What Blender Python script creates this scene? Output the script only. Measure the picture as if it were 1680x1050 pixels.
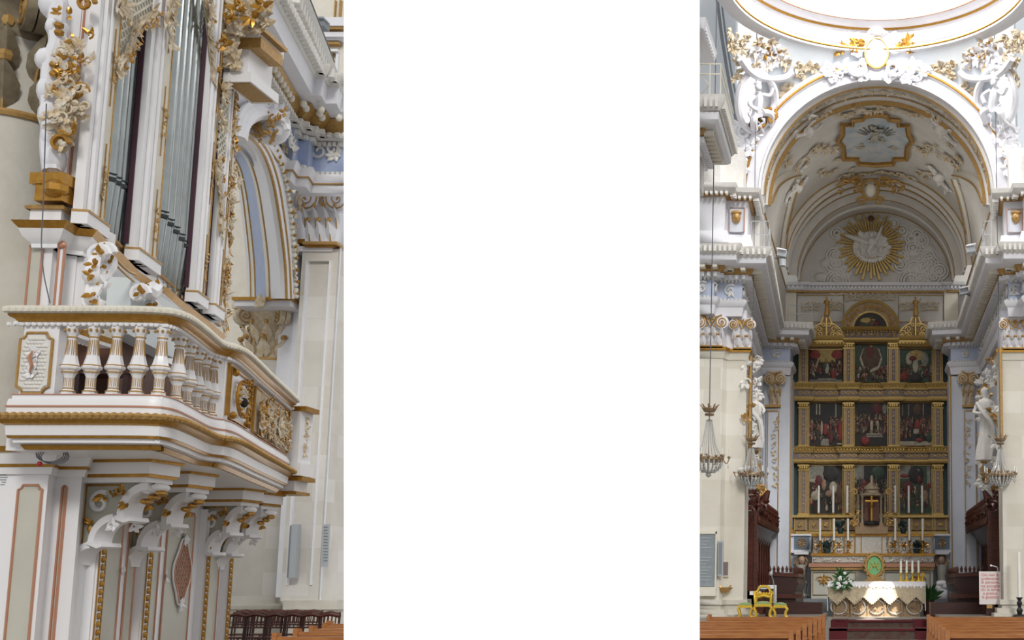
import bpy, bmesh, math, random
from mathutils import Vector, Matrix
R=math.radians
for o in list(bpy.data.objects): bpy.data.objects.remove(o)
scn=bpy.context.scene
col=scn.collection
V=Vector
# ---------------------------------------------------------------- camera
F=2000.0; PX=1428.0; PY=688.0; TH=math.atan(267/2000.0); EYE=1.6
cam=bpy.data.cameras.new('camera'); co=bpy.data.objects.new('camera',cam); col.objects.link(co)
cam.sensor_width=36; cam.lens=F/1680*36
cam.shift_x=(840-PX)/1680; cam.shift_y=(PY-525)/1680
co.location=(0,0,EYE); co.rotation_euler=(R(90)+TH,0,0)
cam.clip_end=500; cam.clip_start=.1
scn.camera=co
# ---------------------------------------------------------------- light
w=bpy.data.worlds.new('world'); scn.world=w; w.use_nodes=True
bg=w.node_tree.nodes['Background']; bg.inputs[0].default_value=(1,1,1,1)
_n=w.node_tree.nodes; _tc=_n.new('ShaderNodeTexCoord'); _sx=_n.new('ShaderNodeSeparateXYZ'); _mr=_n.new('ShaderNodeMapRange'); _mr.interpolation_type='SMOOTHSTEP'
w.node_tree.links.new(_tc.outputs['Generated'],_sx.inputs[0]); w.node_tree.links.new(_sx.outputs[1],_mr.inputs[0])
for _i,_v in ((1,.35),(2,.76),(3,.60),(4,1.02)): _mr.inputs[_i].default_value=_v
w.node_tree.links.new(_mr.outputs[0],bg.inputs[1])     # background white ahead to fill the empty gap, dimmed behind to tune fill light
def lamp(name,kind,loc,rot,energy,color=(1,1,1),**k):
    l=bpy.data.lights.new(name,kind); l.energy=energy; l.color=color
    for a,b in k.items(): setattr(l,a,b)
    o=bpy.data.objects.new(name,l); col.objects.link(o); o.location=loc; o.rotation_euler=rot; return o
def aim(a,b): return (V(b)-V(a)).to_track_quat('-Z','Y').to_euler()
lamp('sun','SUN',(0,0,30),aim((9,-14,15),(0,10,0)),1.35,(1,.97,.92),angle=R(12))
lamp('window_sunbeam','SPOT',(2.6,27.6,17.6),aim((2.6,27.6,17.6),(.28,37.9,.75)),80000,(1,.98,.95),spot_size=R(3.5),spot_blend=.2,shadow_soft_size=.04)
lamp('window_sunbeam_low','SPOT',(2.4,27.6,17.6),aim((2.4,27.6,17.6),(.0,36.75,.5)),70000,(1,.98,.95),spot_size=R(2.6),spot_blend=.2,shadow_soft_size=.04)
for _x in (-1.5,1.9): lamp('vault_fill_light','POINT',(_x,38.0,12.6),(0,0,0),40,(1,.96,.9),shadow_soft_size=.7)  # fill lamps added below the vault, standing in for lunette daylight
vs=scn.view_settings; scn.display_settings.display_device='sRGB'
vs.view_transform='Standard'; vs.look='None'; vs.exposure=0; vs.gamma=1; vs.use_curve_mapping=False
# ---------------------------------------------------------------- picture -> world
CT,ST=math.cos(TH),math.sin(TH)
def ray(x,y):
    a=(x-PX)/F; b=-(y-PY)/F
    return V((a,CT-b*ST,ST+b*CT))
E=V((0,0,EYE))
def P(x,y,Y):            # point on depth plane Y
    r=ray(x,y); return E+r*(Y/r.y)
def GH(x,y,z):           # point on horizontal plane z
    r=ray(x,y); return E+r*((z-EYE)/r.z)
def proj(p):
    q=V(p)-E; f=q.y*CT+q.z*ST; u=-q.y*ST+q.z*CT
    return (PX+F*q.x/f, PY-F*u/f)
class Pl:                # vertical plane
    def __init__(s,x,y,dx,dy):
        l=math.hypot(dx,dy); s.o=V((x,y,0)); s.d=V((dx/l,dy/l,0)); s.n=V((dy/l,-dx/l,0))
    def at(s,px,py,o=0):
        r=ray(px,py); oo=s.o+s.n*o
        t=(oo-E).dot(s.n)/r.dot(s.n); return E+r*t
    def sz(s,px,py,o=0):
        q=s.at(px,py,o); return ((q-s.o).dot(s.d),q.z)
    def p(s,a,z,o=0):
        q=s.o+s.d*a+s.n*o; return V((q.x,q.y,z))
    def off(s,o): 
        q=s.o+s.n*o; return Pl(q.x,q.y,s.d.x,s.d.y)
def YP(Y): return Pl(0,Y,1,0)
# ---------------------------------------------------------------- materials
M={}
def mat(name,c,rough=.6,metal=0,noise=0,scale=8,bump=0,c2=None,kind=None,spec=.5,bscale=None,em=None):
    m=bpy.data.materials.new(name); m.use_nodes=True; nt=m.node_tree; n=nt.nodes; L=nt.links
    b=n['Principled BSDF']; b.inputs['Base Color'].default_value=(*c,1)
    b.inputs['Roughness'].default_value=rough; b.inputs['Metallic'].default_value=metal
    b.inputs['Specular IOR Level'].default_value=spec
    tc=n.new('ShaderNodeTexCoord'); out='Object'
    colsock=None
    if c2 is not None:
        t=n.new('ShaderNodeTexNoise'); t.inputs['Scale'].default_value=scale; t.inputs['Detail'].default_value=6; t.inputs['Roughness'].default_value=.6
        L.new(tc.outputs[out],t.inputs['Vector'])
        cr=n.new('ShaderNodeValToRGB'); e=cr.color_ramp.elements
        e[0].position=.5-.22+.0; e[1].position=.5+.22; e[0].color=(*c,1); e[1].color=(*c2,1)
        L.new(t.outputs['Fac'],cr.inputs[0]); colsock=cr.outputs[0]
    if kind=='blocks':
        br=n.new('ShaderNodeTexBrick'); mp=n.new('ShaderNodeMapping'); mp.inputs['Rotation'].default_value=(R(90),0,0)
        sx=n.new('ShaderNodeSeparateXYZ'); cx=n.new('ShaderNodeCombineXYZ'); ad=n.new('ShaderNodeMath'); ad.operation='ADD'
        L.new(tc.outputs[out],sx.inputs[0]); L.new(sx.outputs[0],ad.inputs[0]); L.new(sx.outputs[1],ad.inputs[1])
        L.new(ad.outputs[0],cx.inputs[0]); L.new(sx.outputs[2],cx.inputs[1]); L.new(cx.outputs[0],br.inputs['Vector'])
        br.inputs['Scale'].default_value=1; br.inputs['Brick Width'].default_value=.9; br.inputs['Row Height'].default_value=.62; br.inputs['Mortar Size'].default_value=.008
        br.inputs['Color1'].default_value=(1,1,1,1); br.inputs['Color2'].default_value=(.86,.84,.8,1); br.inputs['Mortar'].default_value=(.9,.89,.86,1) if c[0]>.6 else (.75,.73,.7,1)
        mx=n.new('ShaderNodeMix'); mx.data_type='RGBA'; mx.blend_type='MULTIPLY'; mx.inputs[0].default_value=1
        if colsock: L.new(colsock,mx.inputs[6])
        else: mx.inputs[6].default_value=(*c,1)
        L.new(br.outputs[0],mx.inputs[7]); colsock=mx.outputs[2]
    if kind=='wood':
        wv=n.new('ShaderNodeTexNoise'); mp=n.new('ShaderNodeMapping'); mp.inputs['Scale'].default_value=(1.5,12,12)
        L.new(tc.outputs[out],mp.inputs[0]); L.new(mp.outputs[0],wv.inputs['Vector']); wv.inputs['Scale'].default_value=3; wv.inputs['Detail'].default_value=4
        cr=n.new('ShaderNodeValToRGB'); e=cr.color_ramp.elements; e[0].position=.35; e[1].position=.65
        e[0].color=(*c,1); e[1].color=(*(c2 or c),1); L.new(wv.outputs['Fac'],cr.inputs[0]); colsock=cr.outputs[0]
    if colsock: L.new(colsock,b.inputs['Base Color'])
    if bump:
        t2=n.new('ShaderNodeTexNoise'); t2.inputs['Scale'].default_value=bscale or scale; t2.inputs['Detail'].default_value=5
        L.new(tc.outputs[out],t2.inputs['Vector'])
        bp=n.new('ShaderNodeBump'); bp.inputs['Strength'].default_value=bump; bp.inputs['Distance'].default_value=.02
        L.new(t2.outputs['Fac'],bp.inputs['Height']); L.new(bp.outputs[0],b.inputs['Normal'])
    M[name]=m; return m
mat('white',(.76,.77,.83),.55,c2=(.82,.82,.85),scale=3,bump=.15,bscale=20)
mat('cream',(.70,.66,.55),.6,c2=(.77,.74,.66),scale=3)
mat('paint',(.80,.80,.82),.35,c2=(.84,.835,.85),scale=2)          # glossy painted wood of the organ gallery
mat('panelgrey',(.50,.49,.42),.45,c2=(.56,.55,.48),scale=2)
mat('panelblue',(.62,.68,.70),.45,c2=(.68,.73,.74),scale=2)
mat('gold',(.36,.175,.025),.30,.6,c2=(.52,.28,.05),scale=14)
mat('ochre',(.36,.20,.05),.45,.3,c2=(.52,.33,.12),scale=18)
mat('rosegold',(.50,.25,.16),.45,.3)
mat('plum',(.055,.012,.03),.5)
mat('stone',(.56,.52,.44),.8,c2=(.66,.63,.57),scale=1.6,kind='blocks',bump=.2,bscale=12)
mat('stonewhite',(.66,.64,.60),.75,c2=(.78,.76,.72),scale=.9,kind='blocks',bump=.15,bscale=12)
mat('stoneplain',(.55,.52,.44),.8,c2=(.64,.61,.55),scale=2.5,bump=.2,bscale=15)
mat('blue',(.36,.44,.66),.6,c2=(.45,.53,.72),scale=4)
mat('paleblue',(.62,.66,.74),.6,c2=(.70,.73,.79),scale=2)
mat('pend',(.72,.80,.86),.6,c2=(.82,.86,.90),scale=1.2)
mat('stucco',(.68,.66,.62),.7,c2=(.78,.77,.74),scale=10)
mat('stuccogold',(.72,.69,.62),.65,c2=(.55,.38,.16),scale=9)
mat('tin',(.36,.40,.40),.24,.85,c2=(.46,.50,.50),scale=3)
mat('tindark',(.05,.06,.06),.5,.3)
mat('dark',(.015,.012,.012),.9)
mat('brown',(.09,.035,.02),.6,c2=(.13,.05,.03),scale=5)
mat('darkwood',(.026,.007,.005),.4,c2=(.05,.014,.009),kind='wood')
mat('darkwood2',(.05,.012,.006),.35,c2=(.10,.024,.011),kind='wood')
mat('pew',(.15,.038,.008),.5,c2=(.24,.068,.016),kind='wood')
mat('pewend',(.34,.12,.03),.35,c2=(.44,.18,.05),kind='wood')
mat('grey',(.22,.24,.26),.6); mat('lightgrey',(.42,.45,.48),.5)
mat('plaque',(.22,.26,.29),.6,c2=(.28,.32,.34),scale=6)
mat('black',(.01,.01,.012),.4); mat('wire',(.12,.12,.14),.6)
def emis(name,c,s):
    m=bpy.data.materials.new(name); m.use_nodes=True; b=m.node_tree.nodes['Principled BSDF']
    b.inputs['Base Color'].default_value=(*c,1); b.inputs['Emission Color'].default_value=(*c,1); b.inputs['Emission Strength'].default_value=s; M[name]=m
# ---------------------------------------------------------------- mesh builder
class MB:
    def __init__(s): s.v=[]; s.f=[]; s.m=[]; s.mats=[]; s.cur=0
    def mt(s,name):
        if name not in s.mats: s.mats.append(name)
        s.cur=s.mats.index(name); return s
    def add(s,vs,fs):
        b=len(s.v); s.v+= [tuple(v) for v in vs]
        for f in fs: s.f.append([i+b for i in f]); s.m.append(s.cur)
        return s
    def box(s,c,sz,rot=None):
        c=V(c); h=V(sz)/2; vs=[]
        for x in (-1,1):
            for y in (-1,1):
                for z in (-1,1):
                    q=V((x*h.x,y*h.y,z*h.z)); 
                    if rot is not None: q=rot@q
                    vs.append(c+q)
        return s.add(vs,[(0,1,3,2),(4,6,7,5),(0,4,5,1),(2,3,7,6),(0,2,6,4),(1,5,7,3)])
    def bb(s,x0,x1,y0,y1,z0,z1): return s.box(((x0+x1)/2,(y0+y1)/2,(z0+z1)/2),(abs(x1-x0),abs(y1-y0),abs(z1-z0)))
    def prism(s,poly,vec):
        n=len(poly); vec=V(vec); vs=[V(p) for p in poly]+[V(p)+vec for p in poly]
        fs=[list(range(n))[::-1],list(range(n,2*n))]+[(i,(i+1)%n,n+(i+1)%n,n+i) for i in range(n)]
        return s.add(vs,fs)
    def pbox(s,pl,s0,s1,z0,z1,o0,o1):
        q=[pl.p(s0,z0,o0),pl.p(s1,z0,o0),pl.p(s1,z1,o0),pl.p(s0,z1,o0)]
        return s.prism(q,pl.n*(o1-o0))
    def pxbox(s,pl,x0,y0,x1,y1,o0,o1):   # box whose front face covers the rectangle seen at those pixels (metric upright)
        a=pl.sz(x0,(y0+y1)/2,o1); b=pl.sz(x1,(y0+y1)/2,o1); xm=(x0+x1)/2
        z1=pl.sz(xm,y0,o1)[1]; z0=pl.sz(xm,y1,o1)[1]
        return s.pbox(pl,a[0],b[0],z0,z1,o0,o1)
    def poly(s,pl,pts,o0,o1):
        return s.prism([pl.at(x,y,o1) for x,y in pts],pl.n*(o0-o1))
    def tube(s,pts,r,n=6,close=False,flat=1):
        pts=[V(p) for p in pts]; k=len(pts)
        if k<2: return s
        rs=r if isinstance(r,(list,tuple)) else [r]*k
        vs=[]; up=None
        for i,p in enumerate(pts):
            a=pts[(i-1)%k] if (close or i>0) else p; b=pts[(i+1)%k] if (close or i<k-1) else p
            t=(b-a); t=t.normalized() if t.length>1e-9 else V((0,0,1))
            if up is None:
                up=V((0,0,1)) if abs(t.z)<.9 else V((0,-1,0))
            u=(up-t*up.dot(t)); u=u.normalized() if u.length>1e-6 else t.orthogonal().normalized(); up=u; w_=t.cross(u)
            for j in range(n):
                an=2*math.pi*(j+.5)/n; vs.append(p+(u*math.cos(an)+w_*math.sin(an)*flat)*rs[i])
        fs=[]
        for i in range(k if close else k-1):
            for j in range(n):
                a=i*n+j;b=i*n+(j+1)%n;c=((i+1)%k)*n+(j+1)%n;d=((i+1)%k)*n+j; fs.append((a,b,c,d))
        if not close: fs+= [list(range(n))[::-1],list(range((k-1)*n,k*n))]
        return s.add(vs,fs)
    def lathe(s,prof,c,n=12,mtx=None,a0=0,a1=2*math.pi,rot=0,sx=1,sy=1):
        c=V(c); full=abs(a1-a0-2*math.pi)<1e-6; k=n if full else n+1; vs=[]
        for r,z in prof:
            for j in range(k):
                a=a0+(a1-a0)*j/n+rot; q=V((r*math.cos(a)*sx,r*math.sin(a)*sy,z))
                if mtx is not None: q=mtx@q
                vs.append(c+q)
        fs=[]
        for i in range(len(prof)-1):
            for j in range(n):
                j2=(j+1)%k if full else j+1
                fs.append((i*k+j,i*k+j2,(i+1)*k+j2,(i+1)*k+j))
        if full:
            if prof[0][0]>1e-4: fs.append(list(range(k))[::-1])
            if prof[-1][0]>1e-4: fs.append(list(range((len(prof)-1)*k,len(prof)*k)))
        return s.add(vs,fs)
    def ell(s,c,r,rot=None,n=8,m=5):
        if not isinstance(r,(tuple,list,Vector)): r=(r,r,r)
        c=V(c); vs=[]
        def tr(q):
            q=V((q[0]*r[0],q[1]*r[1],q[2]*r[2])); 
            return c+(rot@q if rot is not None else q)
        vs.append(tr((0,0,1)))
        for i in range(1,m):
            a=math.pi*i/m
            for j in range(n):
                b=2*math.pi*j/n; vs.append(tr((math.sin(a)*math.cos(b),math.sin(a)*math.sin(b),math.cos(a))))
        vs.append(tr((0,0,-1))); fs=[]
        for j in range(n): fs.append((0,1+j,1+(j+1)%n)); fs.append((len(vs)-1,1+(m-2)*n+(j+1)%n,1+(m-2)*n+j))
        for i in range(m-2):
            for j in range(n): fs.append((1+i*n+j,1+(i+1)*n+j,1+(i+1)*n+(j+1)%n,1+i*n+(j+1)%n))
        return s.add(vs,fs)
    def sweep(s,path,prof,closed=False,endcaps=True):
        # path: list of Vector (xy used, z = base); prof: closed loop of (out, dz); out is to the right of travel
        k=len(path); n=len(prof); vs=[]
        for i in range(k):
            a=path[i-1] if (i>0 or closed) else None; b=path[(i+1)%k] if (i<k-1 or closed) else None; p=path[i]
            def nr(u,v): 
                d=V((v.x-u.x,v.y-u.y,0)); d=d.normalized() if d.length>1e-9 else V((1,0,0)); return V((d.y,-d.x,0))
            if a is None: m=nr(p,b)
            elif b is None: m=nr(a,p)
            else:
                n1,n2=nr(a,p),nr(p,b); m=n1+n2; l=m.length
                m=m/l if l>1e-6 else n1; m=m/max(.45,m.dot(n1))
            for o,z in prof: vs.append(V((p.x+m.x*o,p.y+m.y*o,p.z+z)))
        fs=[]
        for i in range(k if closed else k-1):
            for j in range(n):
                i2=(i+1)%k; j2=(j+1)%n; fs.append((i*n+j,i2*n+j,i2*n+j2,i*n+j2))
        if endcaps and not closed: fs+=[list(range(n))[::-1],list(range((k-1)*n,k*n))]
        return s.add(vs,fs)
    def leaf(s,p,d,nrm,L,W,curl=.35,t=.25,k=4):
        p=V(p); d=V(d).normalized(); nrm=V(nrm); sd=d.cross(nrm).normalized(); nrm=sd.cross(d).normalized(); vs=[]
        ws=[.35,1,.75,.05] if k==4 else [.3,.9,1,.6,.05]
        for i in range(len(ws)):
            f=i/(len(ws)-1); c=p+d*(L*f*(1-.25*f*curl))+nrm*(L*curl*f*f); h=W*ws[i]/2
            vs+= [c-sd*h,c+nrm*(W*t*ws[i]),c+sd*h,c-nrm*(W*t*ws[i]*.6)]
        fs=[]
        for i in range(len(ws)-1):
            for j in range(4): fs.append((i*4+j,i*4+(j+1)%4,(i+1)*4+(j+1)%4,(i+1)*4+j))
        fs+=[(3,2,1,0),tuple(range(len(vs)-4,len(vs)))]
        return s.add(vs,fs)
    def spiral(s,c,u,v,r0,r1,turns,t0,t1,a0=0,n=5,seg=14,flat=1):
        c=V(c); k=max(4,int(seg*abs(turns))); pts=[]; rs=[]
        for i in range(k+1):
            f=i/k; a=a0+2*math.pi*turns*f; r=r0+(r1-r0)*f**.85; pts.append(c+V(u)*(r*math.cos(a))+V(v)*(r*math.sin(a))); rs.append(t0+(t1-t0)*f)
        return s.tube(pts,rs,n,flat=flat)
    def build(s,name,parent=None,smooth=True,ang=38,mats=None):
        me=bpy.data.meshes.new(name); me.from_pydata(s.v,[],s.f)
        for mn in (s.mats or ['white']): me.materials.append(M[mn])
        if len(s.mats)>1: me.polygons.foreach_set('material_index',s.m)
        if smooth:
            me.polygons.foreach_set('use_smooth',[True]*len(me.polygons)); me.update(); me.set_sharp_from_angle(angle=R(ang))
        if len(me.polygons)<60000:
            bm=bmesh.new(); bm.from_mesh(me); bmesh.ops.recalc_face_normals(bm,faces=bm.faces[:]); bm.to_mesh(me); bm.free()
        if smooth: me.polygons.foreach_set('use_smooth',[True]*len(me.polygons)); me.update(); me.set_sharp_from_angle(angle=R(ang))
        me.update()
        o=bpy.data.objects.new(name,me); col.objects.link(o)
        if parent is not None: 
            o.parent=parent; o.matrix_parent_inverse=Matrix.Translation(-parent.location)
            if parent.rotation_euler.z: o.matrix_parent_inverse=(Matrix.Translation(parent.location)@Matrix.Rotation(parent.rotation_euler.z,4,'Z')).inverted()
        return o
def mb(m): return MB().mt(m)
def tag(o,label=None,cat=None,group=None,kind=None):
    if label: o['label']=label
    if cat: o['category']=cat
    if group: o['group']=group
    if kind: o['kind']=kind
    return o
def thing(name,label,cat,loc=(0,0,0),group=None):
    o=bpy.data.objects.new(name,None); col.objects.link(o); o.location=loc; o.empty_display_size=.2
    return tag(o,label,cat,group)
def struct(o): o['kind']='structure'; return o
def sthing(name,loc=(0,0,0)):
    o=bpy.data.objects.new(name,None); col.objects.link(o); o.location=loc; o['kind']='structure'; return o
def copy_tree(o,parent=None):
    c=o.copy(); col.objects.link(c)
    if parent is not None: c.parent=parent
    for ch in list(o.children): copy_tree(ch,c)
    return c
ORD=['first','second','third','fourth','fifth','sixth','seventh','eighth','ninth','tenth','eleventh','twelfth','thirteenth','fourteenth','fifteenth','sixteenth','seventeenth','eighteenth','nineteenth','twentieth']
def smooth_path(pts,n=6):
    out=[]; k=len(pts)
    for i in range(k-1):
        p0=pts[max(0,i-1)];p1=pts[i];p2=pts[i+1];p3=pts[min(k-1,i+2)]
        for j in range(n):
            t=j/n; out.append(.5*((2*p1)+(p2-p0)*t+(2*p0-5*p1+4*p2-p3)*t*t+(3*p1-p0-3*p2+p3)*t**3))
    out.append(pts[-1]); return out
def arclen(path):
    L=[0]
    for a,b in zip(path,path[1:]): L.append(L[-1]+(b-a).length)
    return L
def along(path,L,s):
    s=max(0,min(L[-1],s))
    for i in range(len(L)-1):
        if s<=L[i+1]:
            t=(s-L[i])/max(1e-9,L[i+1]-L[i]); p=path[i].lerp(path[i+1],t); d=(path[i+1]-path[i]).normalized(); return p,d
    return path[-1],(path[-1]-path[-2]).normalized()
def subpath(path,L,s0,s1):
    out=[along(path,L,s0)[0]]+[p for p,l in zip(path,L) if s0<l<s1]+[along(path,L,s1)[0]]; return out
def offpath(path,o):
    out=[]; k=len(path)
    def nr(u,v):
        d=V((v.x-u.x,v.y-u.y,0)); d=d.normalized() if d.length>1e-9 else V((1,0,0)); return V((d.y,-d.x,0))
    for i,p in enumerate(path):
        if i==0: m=nr(p,path[1])
        elif i==k-1: m=nr(path[-2],p)
        else:
            n1,n2=nr(path[i-1],p),nr(p,path[i+1]); m=n1+n2; l=m.length; m=m/l if l>1e-6 else n1; m=m/max(.45,m.dot(n1))
        out.append(p+m*o)
    return out
def beads(m,path,out,dz,step,r,flat=(1,1,1)):
    q=offpath(path,out); L=arclen(q); k=int(L[-1]/step)
    for i in range(k+1):
        p,d=along(q,L,(i+.5)*step); m.ell(p+V((0,0,dz)),(r*flat[0],r*flat[1],r*flat[2]),n=6,m=4)
def dentils(m,path,out0,out1,z0,z1,step,wd):
    # row of small blocks, seated against each straight run of the moulding
    q=offpath(path,out0)
    for a,b in zip(q,q[1:]):
        l=(b-a).length
        if l<wd*1.5: continue
        k=max(1,int(l/step)); d=(b-a)/l; n=V((d.y,-d.x,0)); rot=Matrix((d,n,V((0,0,1)))).transposed()
        if k>900: continue
        for i in range(k): m.box(a+d*(l*(i+.5)/k)+n*((out1-out0)/2)+V((0,0,(z0+z1)/2)),(wd,abs(out1-out0),abs(z1-z0)),rot)
# relief ornament on a plane-like frame f: f(s,z,o)->point ; du,dv,n
class Fr:
    def __init__(s,c,u,v,n): s.c=V(c);s.u=V(u).normalized();s.v=V(v).normalized();s.n=V(n).normalized()
    def p(s,a,b,o=0): return s.c+s.u*a+s.v*b+s.n*o
def frpl(pl,px,py,o=0): return Fr(pl.at(px,py,o),pl.d,V((0,0,1)),pl.n)
def rosette(m,f,r,k=8,depth=.3,cen=None,inner=True):
    for i in range(k):
        a=2*math.pi*i/k; d=f.u*math.cos(a)+f.v*math.sin(a); m.leaf(f.c+d*r*.12,d,f.n,r*.9,r*.5,depth)
    m.ell(f.c+f.n*r*.12,(r*.24,r*.24,r*.24),n=8,m=5)
def sprig(m,f,r,rnd,k=6,lw=.5):
    lw=lw*1.35
    if r>.09 and rnd.random()<.45: m.spiral(f.p(0,0,r*.12),f.u,f.v*(1 if rnd.random()<.5 else -1),r*.55,r*.12,1.0,r*.13,r*.07,a0=rnd.uniform(0,6.28),n=5,seg=9); k=max(2,k-2)
    for i in range(k):
        a=rnd.uniform(0,6.28); d=f.u*math.cos(a)+f.v*math.sin(a); m.leaf(f.c+d*r*.1,d,f.n,r*rnd.uniform(.6,1.1),r*lw,rnd.uniform(.1,.6))
def rinceau(m,f,wd,ht,n,t,rnd=None,flip=1,leaves=True):
    # running scroll: alternating spirals along u, width wd, height ht
    st=wd/n; pts=[]
    for i in range(n*8+1):
        a=-wd/2+wd*i/(n*8); pts.append(f.p(a,flip*math.sin(2*math.pi*i/16)*ht*.22,t*.5))
    m.tube(pts,t*.6,5)
    for i in range(n):
        c=-wd/2+st*(i+.5); sg=flip*(1 if i%2==0 else -1)
        m.spiral(f.p(c,-sg*ht*.08,t*.8),f.u,f.v*sg,min(ht*.34,st*.5),ht*.05,1.4,t*.75,t*.5,a0=math.pi*.5)
        if leaves:
            for k in range(4):
                a=math.pi*(.5*k+.3); d=f.u*math.cos(a)+f.v*math.sin(a)*sg; m.leaf(f.p(c,0,t)+d*ht*.18,d,f.n,ht*.3,ht*.16,.4)
def framepoly(m,pts,r,n=4): m.tube(pts,r,n,close=True); return m
def notched(pl,x0,y0,x1,y1,c,o):   # frame outline with scooped corners, metric, from pixel box
    a=pl.sz(x0,(y0+y1)/2,o)[0]; b=pl.sz(x1,(y0+y1)/2,o)[0]; z1=pl.sz((x0+x1)/2,y0,o)[1]; z0=pl.sz((x0+x1)/2,y1,o)[1]
    return notchm(pl,a,b,z0,z1,c,o)
def notchm(pl,a,b,z0,z1,c,o):
    P_=[]
    for (cx,cz,a0) in ((a,z0,90),(b,z0,180),(b,z1,270),(a,z1,0)):
        for k in range(4):
            an=R(a0-90*k/3) ; P_.append(pl.p(cx+c*math.cos(an)*1,cz+c*math.sin(an),o))
    return P_
def capital(root,cx,cy,z0,z1,hw,depth,rnd,gold='ochre',body='white',round_=False,flip=1,pl=None,ncol=3,volr=None):
    """composite capital: bell, acanthus leaves in two rows, volutes at the corners, abacus. Centre (cx,cy) on face."""
    pl=pl or Pl(cx,cy,1,0); c=V((cx,cy,0)); H=z1-z0
    b=mb(body)
    if round_:
        b.lathe([(hw*.80,z0),(hw*.80,z0+H*.5),(hw*.95,z0+H*.75),(hw*1.05,z0+H*.86)],(cx,cy,0),24)
    else:
        prof=[(-hw*.86,z0),(hw*.86,z0),(hw*.84,z0+H*.55),(hw*.98,z0+H*.86),(-hw*.98,z0+H*.86),(-hw*.84,z0+H*.55)]
        q=[pl.p(a,z,0) for a,z in prof]; b.prism(q,-pl.n*depth)
    b.build('bell',root)
    a=mb(body)
    def face_pts(ang):  # for round: point on circumference
        return V((cx+math.cos(ang)*hw*.82,cy+math.sin(ang)*hw*.82,0)),V((math.cos(ang),math.sin(ang),0))
    lv=mb(body); tip=mb(gold)
    rows=[(0.02,.38,ncol),(.26,.40,ncol+1)]
    for zr,lh,k in rows:
        for i in range(k if not round_ else k*3):
            if round_:
                an=2*math.pi*(i+(.5 if zr>.1 else 0))/(k*3); p,n=face_pts(an); p=V((p.x,p.y,z0+H*zr)); sp=2*math.pi*hw*.82/(k*3)
            else:
                s_=(-1+2*(i+.5)/k)*hw*.84 if zr<.1 else (-1+2*i/(k-1))*hw*.84
                p=pl.p(s_,z0+H*zr,0); n=pl.n; sp=2*hw*.84/k
            lv.leaf(p,V((0,0,1))+n*.12,n,H*lh,sp*.9,.35,k=5); 
            tip.ell(p+V((0,0,H*lh*.93))+n*H*lh*.36,(sp*.26,sp*.26,H*.05),n=6,m=4)
            tip.tube([p+n*.04,p+V((0,0,H*lh*.5))+n*(H*.08),p+V((0,0,H*lh*.8))+n*H*.12],H*.012,4)
    lv.build('acanthus_leaves',root); tip.build('gilded_leaf_tips',root)
    vr=volr or H*.17; vb=mb(body); vg=mb(gold)
    if round_:
        for an in (R(-45),R(-135),R(45),R(135)):
            n=V((math.cos(an),math.sin(an),0)); t=V((-n.y,n.x,0)); p=c+n*hw*1.12; p.z=z0+H*.76
            for sg in (-1,1):
                vb.lathe([(0,-.06),(vr,-.06),(vr,.06),(0,.06)],p+t*sg*.07,14,Matrix((n,V((0,0,1)),t)).transposed())
                vg.spiral(p+t*sg*.14,n,V((0,0,1)),vr,.02,2.2,.022,.012,a0=R(90))
    else:
        for sg in (-1,1):
            p=pl.p(sg*hw*.86,z0+H*.77,.05)
            vb.lathe([(0,-.08),(vr,-.08),(vr,.07),(0,.07)],p,16,Matrix((pl.d,V((0,0,1)),pl.n)).transposed())
            vg.spiral(p+pl.n*.075,pl.d*sg,V((0,0,1)),vr,.02,2.2,.024,.013,a0=R(90))
            vg.ell(p+pl.n*.08,.03,n=6,m=4)
            vg.tube([pl.p(sg*hw*.86,z0+H*.77+vr,.08),pl.p(sg*hw*.4,z0+H*.77+vr*.8,.08),pl.p(0,z0+H*.66,.08)],.022,5)
        f=Fr(pl.p(0,z0+H*.86,.08),pl.d,(0,0,1),pl.n); rosette(vg,f,H*.11,6)
    vb.build('volutes',root); vg.build('gilded_volute_edges',root)
    ab=mb(body)
    if round_:
        ab.box((cx,cy,z0+H*.93),(hw*2.3,hw*2.3,H*.12))
        for an in range(4): pass
    else:
        ab.prism([pl.p(-hw*1.08,z0+H*.88,.12),pl.p(-hw*.4,z0+H*.88,.02),pl.p(hw*.4,z0+H*.88,.02),pl.p(hw*1.08,z0+H*.88,.12),pl.p(hw*1.08,z0+H*.88,-depth),pl.p(-hw*1.08,z0+H*.88,-depth)],(0,0,H*.12))
    ab.build('abacus',root)
    g=mb(gold)
    if round_: g.lathe([(hw*.80,z0-.05),(hw*.88,z0-.05),(hw*.9,z0),(hw*.88,z0+.04),(hw*.80,z0+.04)],(cx,cy,0),24)
    else: g.pbox(pl,-hw*.93,hw*.93,z0-.06,z0+.02,-depth,.05)
    g.build('gilded_neck_ring',root)
mat('red',(.45,.02,.03),.5); mat('redtext',(.62,.12,.12),.7); mat('green',(.03,.10,.03),.6,c2=(.06,.2,.05),scale=30); mat('greenpale',(.20,.50,.22),.5); mat('silver',(.42,.41,.38),.3,.8,c2=(.6,.58,.52),scale=30,bump=.5,bscale=40)
mat('cloth',(.82,.82,.84),.8); mat('lace',(.40,.32,.20),.8,c2=(.60,.52,.38),scale=14); mat('carpet',(.09,.02,.025),.95,c2=(.10,.10,.075),scale=5); mat('carpetred',(.10,.013,.018),.95)
mat('floor',(.25,.23,.20),.35,c2=(.33,.31,.28),scale=1); mat('bluegrey',(.10,.17,.25),.6,c2=(.14,.22,.30),scale=6); mat('candle',(.85,.85,.80),.4)
mat('vault',(.60,.58,.54),.7,c2=(.70,.69,.66),scale=1.5,bump=.2,bscale=6); mat('fresco',(.30,.40,.50),.7,c2=(.62,.60,.55),scale=2.5); mat('darkgreen',(.02,.05,.05),.6)
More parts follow.
